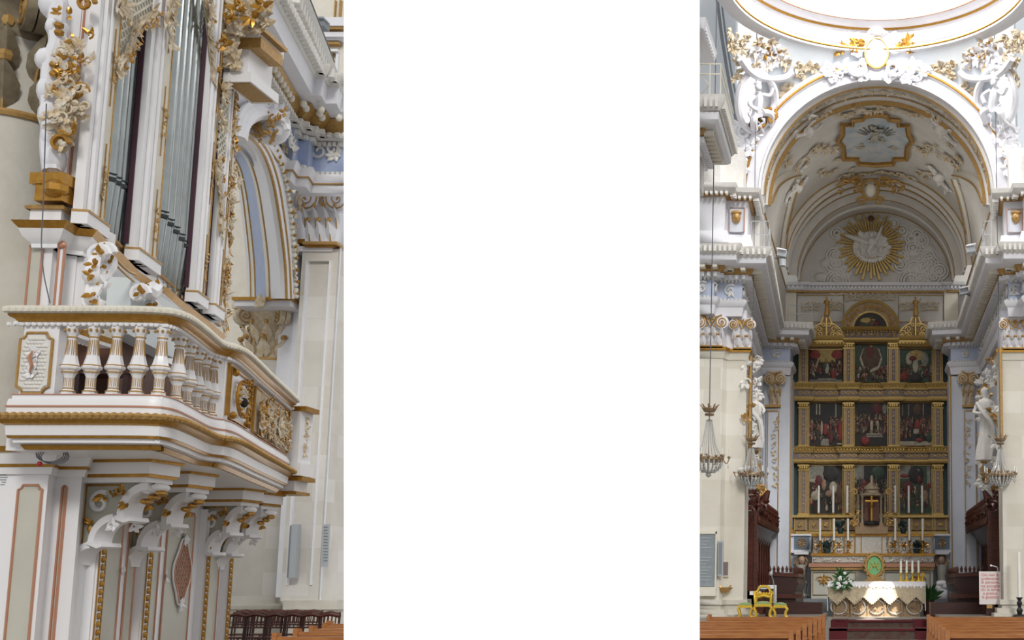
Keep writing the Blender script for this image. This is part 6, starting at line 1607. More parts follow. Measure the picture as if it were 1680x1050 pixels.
# altar steps under the high altar
b=mb('floor'); b.mats=['grey']; b.bb(-2.9,3.2,40.2,43.6,.0,P(1428,982,40.9).z); b.build('altar_platform',ha,smooth=False)
# tabernacle
tb=thing('tabernacle','domed dark tabernacle with columns and a gilt crucifix on the high altar','tabernacle',tuple(HA.at(1430,876)))
q=HA.at(1430,876,.1); u=.0208
b=mb('gildbrown'); b.box(q+V((0,.2,.12)),(1.1,.7,.24)); b.box(q+V((0,.2,.30)),(.8,.6,.12)); b.build('base',tb)
b=mb('black'); b.mt('brown'); b.box(q+V((0,.3,.95)),(.5,.3,1.15)); b.build('dark_niche',tb)
for sx in (-.46,-.32,.32,.46):
    b=mb('bronze'); b.lathe([(.07,.36),(.05,.42),(.042,1.2),(.07,1.28),(.09,1.36)],q+V((sx,.05+.1*(abs(sx)>.4),0)),10); b.build('column',tb)
b=mb('bronze'); b.lathe([(.46,1.28),(.50,1.32),(.44,1.37),(.26,1.40),(.25,1.50),(.30,1.53),(.24,1.60),(.17,1.68),(.07,1.74),(.04,1.84),(.0,1.9)],q+V((0,.2,0)),16,sy=.6); b.build('dome',tb)
g=mb('gold'); g.tube([q+V((0,-.08,.42)),q+V((0,-.08,1.28))],.045,6); g.tube([q+V((-.22,-.08,1.10)),q+V((.22,-.08,1.10))],.04,6); g.ell(q+V((0,-.12,1.0)),(.05,.05,.14)); g.lathe([(.14,.36),(.10,.40),(.04,.46)],q+V((0,-.08,0)),10); g.build('gilded_crucifix',tb)
g=mb('ochre')
for sg in (-1,1):
    g.spiral(q+V((sg*.58,.0,1.42)),V((sg,0,0)),Z1,.13,.03,1.3,.04,.02); g.spiral(q+V((sg*.6,0,.35)),V((sg,0,0)),Z1,.14,.03,1.3,.04,.02)
    for k in range(6): sprig(g,Fr(q+V((sg*rnd.uniform(.5,.8),-.02,rnd.uniform(.3,.8))),(1,0,0),Z1,(0,-1,0)),.14,rnd,5,.4)
g.build('gilded_scrolls',tb)
b=mb('black'); b.lathe([(.28,.30),(.30,.34),(.25,.42),(.2,.44)],q+V((0,0,0)),12); b.build('dark_foot',tb)
# candlesticks
def candlestick(root,hs,hc,rc=.035,m='gold',rb=.11):
    b=mb(m); b.lathe([(rb,0),(rb,.03),(rb*.5,.06),(rb*.25,.1),(rb*.45,hs*.3),(rb*.25,hs*.38),(rb*.22,hs*.6),(rb*.42,hs*.68),(rb*.2,hs*.76),(rb*.3,hs*.9),(rb*.6,hs*.97),(rb*.55,hs)],(0,0,0),10); st_=b.build('stick',root)
    b=mb('candle'); b.lathe([(rc,hs),(rc*.93,hs+hc),(rc*.3,hs+hc+.01)],(0,0,0),8); b.build('candle',st_)
side=['left','right']
c0=None
ordn=['outermost','middle','innermost']
for i,x in enumerate((1343,1367,1390,1469,1491,1513)):
    z=HA.sz(x,876)[1]; q=V((P(x,846,43.33).x,43.33,PP.sz(x,845)[1]))
    H0=P(x,797,43.33).z-q.z
    k=i if i<3 else 5-i
    lab='tall white candle in the upper row before the altarpiece, %s on the %s'%(ordn[k],side[i>2])
    if c0 is None: c0=thing('altar_candle',lab,'candle',(0,0,0),'upper row of altar candles'); candlestick(c0,.08,H0-.08,.040,'gold',.08); o=c0
    else: o=copy_tree(c0); o['label']=lab
    o.location=q
c0=None
for i,x in enumerate((1345,1368,1391,1469,1492,1514)):
    q=V((HB.at(x,908).x,41.25,HB.sz(x,908.5)[1])); H0=P(x,851,41.25).z-q.z; k=i if i<3 else 5-i
    lab='white candle on gilt stick, lower row of the high altar, %s on the %s'%(ordn[k],side[i>2])
    if c0 is None: c0=thing('altar_candlestick',lab,'candlestick',(0,0,0),'lower row of altar candlesticks'); candlestick(c0,.45,H0-.45,.036,'gold',.10); o=c0
    else: o=copy_tree(c0); o['label']=lab
    o.location=q
for x,y,lab in ((1379,876,'upper shelf, left'),(1482,876,'upper shelf, right'),(1357,910,'lower shelf, left'),(1504,910,'lower shelf, right')):
    Y=41.3 if y>900 else 41.75; t=thing('potted_foliage','small dark green potted plant on the %s of the tabernacle'%lab,'plant',tuple(P(x,y,Y))); q=P(x,y,Y)
    b=mb('darkgreen'); b.lathe([(.07,0),(.12,.16),(.12,.2)],q,10); b.build('pot',t); b=mb('darkgreen')
    for k in range(40): a=rnd.uniform(0,6.28); b.leaf(q+V((rnd.gauss(0,.06),rnd.gauss(0,.06),.2+rnd.uniform(0,.15))),V((math.cos(a),math.sin(a),rnd.uniform(.2,1.6))),(0,0,1),.18,.08,.3)
    b.build('leaves',t)
# oval emblem
em=thing('oval_emblem','green oval emblem with gilt lettering in a carved gilt frame before the high altar','emblem',tuple(P(1435,950,40)))
f=Fr(P(1434.5,928,40.2),(1,0,0),Z1,(0,-1,0)); b=mb('greenpale'); b.prism([f.p(.24*math.cos(a),.30*math.sin(a),0) for a in [2*math.pi*i/24 for i in range(24)]],(0,.05,0)); b.build('green_field',em,smooth=False)
g=mb('ochre'); g.tube([f.p(.28*math.cos(a),.35*math.sin(a),.01) for a in [2*math.pi*i/24 for i in range(24)]],.055,6,close=True)
for i in range(16): a=2*math.pi*i/16; g.ell(f.p(.33*math.cos(a),.41*math.sin(a),.01),(.05,.04,.05),n=6,m=4)
g.box(f.p(0,-.50,-.02),(.64,.25,.10)); g.box(f.p(0,-.42,-.02),(.44,.2,.14)); g.build('gilded_frame',em)
g=mb('yellowgold'); 
for sg in (-1,1): g.tube([f.p(sg*.13,-.14,.03),f.p(sg*.13,.14,.03),f.p(0,-.05,.03)],.012,4)
g.tube([f.p(-.12,-.12,.035),f.p(0,.16,.035),f.p(.12,-.12,.035)],.012,4); g.tube([f.p(-.06,.0,.04),f.p(.06,0,.04)],.01,4); g.build('gilt_monogram',em)
# ---- free-standing altar table
YT=38.0; AT=Pl(0,YT,1,0)
z0=P(1438,1012,YT).z; z1=P(1438,955,YT).z
x0=AT.at(1360,980).x; x1=AT.at(1516,980).x
at_=thing('altar_table','free-standing carved altar table with dark relief front, in the middle of the choir','altar',((x0+x1)/2,YT+.5,z0))
b=mb('gildbrown'); b.bb(x0+.12,x1-.12,YT+.12,YT+.95,z0,z1-.03); b.build('body',at_,smooth=False)
b=mb('silver')
n=5
for i in range(n):
    cx=x0+.3+(x1-x0-.6)*(i)/(n-1); 
    b.tube([V((cx+.24*math.cos(a),YT+.10,z0+.30+.22*math.sin(a))) for a in [2*math.pi*k/16 for k in range(16)]],.03,5,close=True)
b.build('relief_rings',at_)
g=mb('gildbrown')
for i in range(6): cx=x0+.15+(x1-x0-.3)*i/5; g.lathe([(.05,0),(.035,.1),(.06,.3),(.035,.5),(.05,.7),(.06,.85)],V((cx,YT+.1,z0)),8)
for i in range(24): sprig(g,Fr(V((rnd.uniform(x0+.2,x1-.2),YT+.1,z0+rnd.uniform(.1,.5))),(1,0,0),Z1,(0,-1,0)),.11,rnd,4,.45)
g.build('carved_gilding',at_)
b=mb('stone'); b.mt('stonewhite'); b.bb(x0-.1,x1+.1,YT-.1,YT+1.2,z0-.12,z0); b.build('plinth',at_,smooth=False)
tc_=thing('altar_cloth','white altar cloth with a deep cream lace border over the altar table','tablecloth',((x0+x1)/2,YT+.5,z1))
b=mb('cloth'); b.bb(x0-.04,x1+.04,YT-.02,YT+1.05,z1-.02,z1+.02)
for sx in (x0-.05,x1+.03): b.bb(sx,sx+.02,YT+.0,YT+1.0,z0+.18,z1)
b.bb(x0-.04,x1+.04,YT-.035,YT-.02,z1-.12,z1+.02); b.build('linen',tc_,smooth=False)
b=mb('lace'); pts=[]; N=56; W_=x1-x0
top=[V((x0-.02+(W_+.04)*i/N,YT-.03,z1-.10)) for i in range(N+1)]; bot=[]
for i in range(N+1):
    t=i/N*5.5; ph=t-math.floor(t); dz=.62-.30*abs(2*ph-1)*1.2 if False else .34+.24*(1-abs(2*ph-1)); bot.append(V((x0-.02+(W_+.04)*i/N,YT-.03-.02*math.sin(i*1.1),z1-.10-dz)))
vs=top+bot; b.add(vs,[(i,i+1,N+2+i,N+1+i) for i in range(N)]); b.add([v+V((0,.012,0)) for v in vs],[(i,N+1+i,N+2+i,i+1) for i in range(N)])
for i in range(0,N,1):
    p=bot[i]; b.ell(p,(.03,.02,.03),n=6,m=4)
b.build('lace_border',tc_)
b=mb('cloth')
for i in range(N//2):
    p=top[i*2]; b.ell(p+V((0,-.01,-.02-.03*(i%2))),(.04,.015,.05),n=6,m=4)
b.build('scalloped_edge',tc_)
c0=None
for i,x in enumerate((1478,1487.5,1497,1507)):
    q=P(x,954,YT+.35); q=V((q.x,q.y,z1+.02)); lab='short white candle on small brass stick on the altar table, %s from the left'%ORD[i]
    if c0 is None: c0=thing('table_candlestick',lab,'candlestick',(0,0,0),'candlesticks on the altar table'); candlestick(c0,.28,.36,.036,'yellowgold',.09); o=c0
    else: o=copy_tree(c0); o['label']=lab
    o.location=q
tcx=thing('table_crucifix','small gilt crucifix standing at the right end of the altar table','crucifix',(P(1516,954,YT+.3).x,YT+.3,z1)); q=V((P(1514,954,YT+.3).x,YT+.3,z1+.02)); g=mb('yellowgold'); g.lathe([(.08,0),(.03,.05),(.015,.3)],q,8); g.box(q+V((0,0,.24)),(.14,.015,.02)); g.spiral(q+V((0,0,.12)),V((1,0,0)),Z1,.1,.03,1,.014,.01); g.build('cross',tcx)
fl=thing('flower_arrangement','white and green flower arrangement at the left front corner of the altar table','flowers',tuple(P(1382,960,YT-.1))); q=P(1382,955,YT-.1)
b=mb('green')
for k in range(60): a=rnd.uniform(0,6.28); b.leaf(q+V((rnd.gauss(0,.08),rnd.gauss(0,.05),rnd.gauss(0,.1))),V((math.cos(a),-.3,math.sin(a)*1.1)),(0,-1,0),rnd.uniform(.2,.42),.07,.2)
b.build('leaves',fl); b=mb('cloth')
for k in range(16): p=q+V((rnd.gauss(0,.14),-.12,rnd.gauss(.06,.13))); b.ell(p,(.055,.04,.055),n=7,m=5)
b.build('blossoms',fl)
# ---- carpeted steps
zf1=.17
for i,(ya,zt,yd) in enumerate(((34.0,.15,34.9),(34.9,.30,35.8),(35.8,.44,36.6))): pass
cs=sthing('trim_11',(.2,35,0))
zt1=P(1438,1018,36).z; zt2=P(1438,1032,34.6).z
for nm,x0_,x1_,m in (('carpet_runner',-1.15,1.75,'carpet'),('step_left',-4,-1.15,'floor'),('step_right',1.75,5,'floor')):
    b=mb(m); b.bb(x0_,x1_,34.6,43.5,-.02,zt2); b.bb(x0_,x1_,36.0,43.5,zt2-.01,zt1); b.build(nm,cs,smooth=False)
b=mb('carpetred')
for x in (-1.15,-.9,1.25,1.5): b.bb(x,x+.25,34.57,36.0,-.0,zt2+.012); b.bb(x,x+.25,35.97,37.5,zt2,zt1+.012)
b.bb(-1.15,1.75,34.57,34.62,zt2-.05,zt2+.012); b.bb(-1.15,1.75,35.97,36.02,zt1-.05,zt1+.012)
b.build('carpet_red_border',cs,smooth=False)
b=mb('floor'); b.bb(-3.2,3.4,37.2,43.6,zt1-.01,P(1438,1012,37.2).z-.02); b.build('choir_platform',cs,smooth=False)
zd=P(1220,1013,32.1).z
ds=sthing('trim_12',(-3,33,0)); b=mb('floor'); b.bb(-8,-1.3,31.6,37.25,-.01,zd); b.build('dais_left',ds,smooth=False); b=mb('floor'); b.bb(1.85,8,31.6,37.25,-.01,zd); b.build('dais_right',ds,smooth=False)
# ---- choir stalls
def stalls(sg,lab):
    mx=(lambda x:x) if sg<0 else (lambda x:2874-x)
    t=thing('choir_stalls','tall dark carved wooden choir stalls with spiked canopy along the %s choir wall'%lab,'choir stalls',tuple(P(mx(1240),990,37)))
    XW=P(mx(1221 if sg<0 else 1219),900,34.8).x
    nx=-sg   # towards the centre
    def X(o): return XW+nx*o
    y0_,y1_=34.9,42.1
    ow=.40 if sg<0 else .62
    zt=P(mx(1221),838,34.9).z
    b=mb('darkwood'); b.bb(X(-.35),X(.02),y0_,y1_,.3,zt-.1); b.build('back_wall',t,smooth=False)
    b=mb('darkwood2'); b.bb(X(0),X(ow-.06),y0_,y0_+.12,.25,zt-.1); b.bb(X(0),X(ow+.15),y0_,y0_+.12,.25,1.35)
    b.bb(X(0),X(.10),y0_-.05,y0_+.15,.25,zt); b.bb(X(ow-.14),X(ow-.04),y0_-.05,y0_+.15,1.35,zt); b.build('end_panel',t,smooth=False)
    b=mb('darkwood'); b.prism([V((X(0),y0_,zt-.7)),V((X(0),y0_,zt)),V((X(ow),y0_,zt)),V((X(ow),y0_,zt-.25)),V((X(ow*.6),y0_,zt-.45)),V((X(.1),y0_,zt-.85))],(0,y1_-y0_,0)); b.build('canopy',t,smooth=False)
    b=mb('darkwood2')
    for i in range(18):
        y=y0_+.1+(y1_-y0_-.2)*i/17; c=V((X(ow-.02),y,zt)); b.lathe([(.07,0),(.05,.1),(.09,.16),(.03,.24),(.05,.3),(0.005,.42)],c,6)
        b.ell(c+V((0,0,-.25)),(.08,.12,.14),n=8,m=5); sprig(b,Fr(c+V((nx*.03,0,-.05)),(0,1,0),Z1,(nx,0,0)),.16,rnd,5,.5)
    b.build('crest',t)
    b=mb('darkwood2')
    for i in range(9): y=y0_+.3+i*(y1_-y0_-.6)/8; b.lathe([(.05,0),(.035,.1),(.05,.6),(.035,1.2),(.06,1.5)],V((X(.12),y,1.5)),8)
    for i in range(9):
        y=y0_+.3+i*(y1_-y0_-.6)/8; b.bb(X(0),X(.5),y-.04,y+.04,.4,1.25); b.ell(V((X(.45),y,1.28)),(.1,.08,.07))
    b.build('armrests_and_columns',t)
    b=mb('darkwood'); b.bb(X(0),X(.55),y0_,y1_,.35,.8); b.build('seats',t,smooth=False)
    # carved group on the end top
    t2=thing('stall_carving','carved reddish brown figure on the near top corner of the %s choir stalls'%lab,'carving',(X(.3),y0_+.2,zt)); b=mb('darkwood2'); c=V((X(.35),y0_+.3,zt))
    b.ell(c+V((0,0,.2)),(.2,.15,.22),n=9,m=6); b.tube([c+V((0,0,.1)),c+V((nx*.2,0,.4)),c+V((nx*.3,-.05,.6))],[.16,.12,.05],7); b.tube([c+V((0,0,.2)),c+V((-nx*.2,0,.45)),c+V((-nx*.35,0,.7))],[.12,.08,.03],7)
    for k in range(9): sprig(b,Fr(c+V((rnd.gauss(0,.15),-.1,rnd.uniform(0,.55))),(1,0,0),Z1,(0,-1,0)),.2,rnd,5,.5)
    b.build('carved_body',t2)
    b=mb('ochre'); 
    for k in range(5): sprig(b,Fr(c+V((-nx*.1+rnd.gauss(0,.12),.0,rnd.uniform(.5,.8))),(1,0,0),Z1,(0,-1,0)),.18,rnd,5,.5)
    b.build('gilt_leaves',t2)
    # front desks, lower row
    t3=thing('choir_desk','low dark wooden choir bench row with spiked top rail in front of the %s stalls'%lab,'bench',(X(1.3),37,0))
    xd0,xd1=X(.60),X(1.35); za=P(mx(1262),938,36.6).z; b=mb('darkwood')
    b.prism([V((xd0,36.4,.3)),V((xd0,36.4,za)),V((xd1,36.4,za-.05)),V((xd1+nx*.1,36.4,za-.35)),V((xd1,36.4,za-.6)),V((xd1+nx*.15,36.4,.3))],(0,4.2,0)); b.build('body',t3,smooth=False)
    b=mb('darkwood2'); b.prism([V((xd0-nx*.05,36.35,za-.02)),V((xd1+nx*.1,36.35,za-.06)),V((xd1+nx*.1,36.35,za-.16)),V((xd0-nx*.05,36.35,za-.12))],(0,4.3,0)); b.bb(xd0,xd1+nx*.12,36.33,36.42,.35,.75); b.bb(xd0,xd1+nx*.22,36.3,36.5,za-.78,za-.66); b.build('rails',t3,smooth=False)
    b=mb('darkwood2')
    for i in range(12): b.lathe([(.045,0),(.03,.05),(.05,.1),(.005,.2)],V((xd1-.0*nx,36.5+i*.35,za-.05)),6)
    for i in range(7): b.lathe([(.045,0),(.03,.05),(.05,.1),(.005,.2)],V((xd0+(xd1-xd0)*i/6,36.45,za-.02)),6)
    b.build('spikes',t3)
    b=mb('darkwood'); b.bb(X(.7),X(2.2),35.4,36.3,.2,P(mx(1290),988,36).z); b.build('kneeler',t3,smooth=False)
stalls(-1,'left'); stalls(1,'right')
# ---- gilt chairs
def giltseat(name,lab,px0,px1,ytop,ybot,Y,back=None):
    q0,q1=P(px0,ybot,Y),P(px1,ybot,Y); w_=q1.x-q0.x; zt=P((px0+px1)/2,ytop,Y).z; z0=q0.z; c=V(((q0.x+q1.x)/2,Y+w_*.35,z0)); t=thing(name,lab,'chair' if back else 'stool',tuple(c)); d_=w_*.7
    for sx in (-1,1):
        for sy in (-1,1):
            b=mb('yellowgold'); x=c.x+sx*w_*.42; y=c.y+sy*d_*.42; b.tube(smooth_path([V((x-sx*.04,y,zt-.05)),V((x+sx*.03,y,zt-.12)),V((x,y,(zt+z0)/2)),V((x-sx*.02,y,z0+.05)),V((x+sx*.03,y,z0))],3),.032,6); b.build('leg',t)
    b=mb('yellowgold'); b.box((c.x,c.y,zt-.05),(w_*.96,d_,.07)); b.build('seat_frame',t)
    b=mb('greenseat'); b.box((c.x,c.y,zt-.0),(w_*.88,d_*.92,.05)); b.ell((c.x,c.y,zt+.01),(w_*.4,d_*.42,.05),n=12,m=6); b.build('seat',t)
    if back:
        b=mb('yellowgold'); zb_=P((px0+px1)/2,back,Y).z
        b.tube(smooth_path([V((c.x-w_*.42,c.y+d_*.4,zt)),V((c.x-w_*.40,c.y+d_*.5,(zt+zb_)/2)),V((c.x-w_*.25,c.y+d_*.55,zb_-.03)),V((c.x,c.y+d_*.56,zb_)),V((c.x+w_*.25,c.y+d_*.55,zb_-.03)),V((c.x+w_*.40,c.y+d_*.5,(zt+zb_)/2)),V((c.x+w_*.42,c.y+d_*.4,zt))],4),.035,6)
        b.tube([V((c.x-w_*.4,c.y+d_*.45,zt+.15)),V((c.x,c.y+d_*.45,zt+.20)),V((c.x+w_*.4,c.y+d_*.45,zt+.15))],.04,6)
        for i in range(5): b.ell((c.x+(i-2)*w_*.15,c.y+d_*.44,zt+.24),(.04,.03,.05),n=6,m=4)
        b.build('backrest',t)
        for sx in (-1,1): b=mb('yellowgold'); b.tube(smooth_path([V((c.x+sx*w_*.42,c.y+d_*.4,zt+.3)),V((c.x+sx*w_*.5,c.y,zt+.28)),V((c.x+sx*w_*.46,c.y-d_*.35,zt+.2)),V((c.x+sx*w_*.42,c.y-d_*.4,zt))],3),.03,6); b.build('armrest',t)
    return t
YG=32.2
giltseat('gilt_stool','gilt stool with green seat, left of the gilt armchair',1210,1234,992,1013,YG)
giltseat('gilt_armchair','gilt armchair with curved back and green seat between two gilt stools',1236,1266,990,1013,YG-.1,back=962)
giltseat('gilt_stool','gilt stool with green seat, right of the gilt armchair',1268,1291,992,1013,YG)
lt_=thing('cloth_covered_stand','small stand draped with white cloth behind the gilt armchair','stand',tuple(P(1252,1000,33))); b=mb('cloth'); b.bb(P(1247,960,33).x,P(1271,960,33).x,32.9,33.3,P(1250,966,33).z,P(1250,960,33).z); b.bb(P(1230,960,33).x,P(1248,960,33).x,33.0,33.3,P(1250,976,33).z,P(1250,970,33).z); b.bb(P(1270,960,33).x,P(1273,960,33).x,32.9,33.3,P(1250,990,33).z,P(1250,960,33).z); b.build('white_cloth',lt_,smooth=False); b=mb('darkwood'); b.bb(P(1256,960,33).x,P(1262,960,33).x,33.0,33.1,0,P(1250,966,33).z); b.build('post',lt_,smooth=False)
ms=thing('microphone_stand','thin microphone stand with a curved neck beside the white draped stand','microphone stand',tuple(P(1272,1014,32.6))); b=mb('grey'); b.lathe([(.16,zd),(.14,zd+.03),(.02,zd+.05)],V((P(1271,1013,32.6).x,32.6,0)),12); b.tube(smooth_path([V((P(1271,1013,32.6).x,32.6,zd+.02)),P(1271,975,32.6),P(1269,955,32.6),P(1265,942,32.6)]),.014,5); b.build('pole',ms); b=mb('lightgrey'); b.ell(P(1265,941,32.6),(.05,.05,.06)); b.build('microphone',ms)
# ---- poster on lectern
po=thing('poster_stand','white poster with red text on a dark stand before the right choir stalls','poster',tuple(P(1624,1005,33)))
PO=Pl(0,33.6,1,0); b=mb('poster'); b.pxbox(PO,1606.5,937.5,1642.5,991.5,-.03,0); b.build('sheet',po,smooth=False)
b=mb('darkwood'); b.pxbox(PO,1618,985,1632,1020,-.12,-.04); b.build('post',po,smooth=False); b=mb('ochre'); b.pxbox(PO,1619,992,1628,998,-.03,.01); b.build('small_plate',po,smooth=False)
tx=['Dio non fa','preferenze','di persone,','ma accoglie','chi lo teme','e pratica','la giustizia']
for i,s_ in enumerate(tx):
    cu=bpy.data.curves.new('text','FONT'); cu.body=s_; cu.size=.112; cu.align_x='CENTER'; cu.extrude=.002; to=bpy.data.objects.new('lettering',cu); col.objects.link(to)
    q=PO.at(1624.5,945.3+6.05*i,.004); to.location=q; to.rotation_euler=(R(90),0,0)
    bpy.context.view_layer.update(); dg=bpy.context.evaluated_depsgraph_get(); me=bpy.data.meshes.new_from_object(to.evaluated_get(dg)); me.materials.clear(); me.materials.append(M['redtext'])
    o=bpy.data.objects.new('lettering',me); col.objects.link(o); wm=to.matrix_world.copy(); bpy.data.objects.remove(to); me.transform(wm); o.parent=po; o.matrix_parent_inverse=Matrix.Translation(-po.location)
mk=thing('desk_microphone','small white curved microphone above the poster','microphone',tuple(P(1636,938,33.5))); b=mb('lightgrey'); b.tube(smooth_path([P(1637,937,33.65),P(1636,931,33.6),P(1631,929,33.5),P(1626,928,33.5)]),.018,5); b.build('neck',mk); b=mb('cloth'); b.ell(P(1626,928,33.5),(.035,.035,.03)); b.build('head',mk)
pc=thing('paschal_candle','tall pale candle on a black turned stand at the right edge of the choir','candle',tuple(P(1673,1012,32.6))); q=V((P(1673,1012,32.6).x,32.6,zd)); za=P(1673,980,32.6).z-zd
b=mb('black'); b.lathe([(.2,0),(.18,.04),(.06,.08),(.09,za*.35),(.04,za*.5),(.08,za*.7),(.04,za*.85),(.1,za)],q,12); b.build('stand',pc); b=mb('candle'); b.lathe([(.045,za),(.045,P(1673,905,32.6).z-zd)],q,10); b.build('candle',pc)
wd_=thing('white_drape','crumpled white cloth lying beside the right caryatid pedestal','cloth',tuple(P(1547,975,40.5))); b=mb('cloth'); 
for (x,y,rx,rz) in ((1545,958,.2,.12),(1552,962,.22,.12),(1548,975,.24,.22),(1540,968,.12,.2)): b.ell(P(x,y,40.6),(rx,.15,rz),n=10,m=7)
b.build('folds',wd_)
pp_=thing('potted_palm','dark green leafy plant right of the altar table','plant',tuple(P(1523,1000,39.5))); b=mb('green')
for k in range(50): a=rnd.uniform(.3,2.8); b.leaf(P(1523,985,39.5),V((math.cos(a),-.2,math.sin(a))),(0,-1,0),rnd.uniform(.3,.75),.09,.3)
b.build('leaves',pp_); b=mb('brown'); q=P(1523,985,39.5); b.lathe([(.14,0),(.19,q.z-.45)],V((q.x,q.y,.45)),10); b.build('pot',pp_)
# ---- plaques etc. on the left pier
mp=thing('memorial_plaque','grey memorial plaque with inscription in a cream frame on the left crossing pier','plaque',tuple(P(1160,963,32.85)))
MP=Pl(0,32.88,1,0); b=mb('plaque'); b.pxbox(MP,1120,877,1173,962,0,.04); b.build('slab',mp,smooth=False); b=mb('cream'); b.pxbox(MP,1173,872,1176,966,0,.07); b.pxbox(MP,1120,872,1176,876,0,.07); b.pxbox(MP,1120,963,1174,978,0,.12); b.build('frame',mp,smooth=False)
b=mb('lightgrey')
for k in range(14): 
    if k in (4,5): continue
    b.pxbox(MP,1149,882+5.3*k,1167-(k%3)*4,883.2+5.3*k,.04,.047)
b.build('inscription',mp,smooth=False)
cl=thing('column_loudspeaker','narrow grey column loudspeaker right of the memorial plaque on the left pier','loudspeaker',tuple(P(1181,945,32.8))); b=mb('lightgrey'); b.pxbox(MP,1177.5,887,1186,945,0,.14); b.build('cabinet',cl,smooth=False); b=mb('grey'); b.pxbox(MP,1179,890,1184.5,942,.14,.15); b.build('grille',cl,smooth=False)
sbx=thing('framed_notice','small dark brown framed notice on the left crossing pier','notice',tuple(P(1190,945,33.1))); MQ=Pl(0,33.16,1,0); b=mb('cream'); b.pxbox(MQ,1184.5,920,1196,946,0,.04); b.build('frame',sbx,smooth=False); b=mb('mauve'); b.pxbox(MQ,1186,922,1194.5,944,.04,.05); b.build('dark_sheet',sbx,smooth=False)
scn_=thing('wall_sconce','small faded gilt bowl sconce low on the left crossing pier','sconce',tuple(P(1189,965,33))); b=mb('ochre'); b.lathe([(.02,-.12),(.1,-.08),(.2,.0),(.22,.04)],P(1189,966,33.0),12,sy=.5); b.build('bowl',scn_); b=mb('gold'); b.tube([P(1180,960,32.95),P(1184,966,32.95),P(1194,966,32.95),P(1199,960,32.95)],.015,5); b.build('rim_scrolls',scn_)
# ---- floodlights
def flood(x,y,Y,lab,sg=1):
    t=thing('floodlight',lab,'floodlight',tuple(P(x,y,Y))); q=P(x,y,Y); b=mb('lightgrey'); b.box(q,(.26,.22,.16),Matrix.Rotation(R(12*sg),3,'Y')); b.build('housing',t); b=mb('cloth'); b.box(q+V((0,-.06,.1)),(.28,.3,.03),Matrix.Rotation(R(12*sg),3,'Y')); b.build('reflector',t); b=mb('grey'); b.tube([q,q+V((-sg*.2,.1,-.1))],.03,5); b.build('arm',t)
flood(1283,417,33.5,'white floodlight with visor on the left choir cornice'); 
t=thing('spotlight_box','pale grey box loudspeaker hanging below the floodlight on the left choir cornice','loudspeaker',tuple(P(1283,430,33.5))); b=mb('lightgrey'); q=P(1284,431,33.5); b.lathe([(.1,-.1),(.1,.1)],q,12); b.build('drum',t); b=mb('grey'); b.tube([q+V((0,0,.1)),P(1283,417,33.5)],.02,5); b.build('bracket',t)
flood(1592,410,33.4,'grey floodlight on the near end of the right choir cornice',-1); flood(1581,479,36.5,'grey floodlight further along the right choir cornice',-1)
def rail(pts,lab,h=.75):
    t=thing('cornice_railing',lab,'railing',tuple(pts[0])); b=mb('lightgrey')
    for z in (h,h*.5): b.tube([p+V((0,0,z)) for p in pts],.014,4)
    b.build('rails',t); L=arclen(pts); n=int(L[-1]/.45)+1
    b=mb('lightgrey')
    for i in range(n+1): p,d=along(pts,L,L[-1]*i/n); b.tube([p,p+V((0,0,h))],.014,4)
    b.build('posts',t)
zz=lambda p:V((p.x,p.y,ZK+.01))
rail([zz(pL[2]+V((.2,.2,0))),zz(pL[3]+V((-.1,.2,0))),zz(pL[3].lerp(pL[4],.12)+V((-.1,0,0)))],'thin grey metal railing on the near end of the left choir cornice')
rail([zz(pL[4]+V((.1,.15,0))),zz(pL[5]+V((-.05,.15,0)))],'thin grey metal railing on the far end of the left choir cornice',.6)
rail([zz(pR[3]+V((.15,.8,0))),zz(pR[3]+V((.15,.2,0))),zz(pR[4]+V((-.1,.2,0)))],'thin grey metal railing on the near end of the right choir cornice')
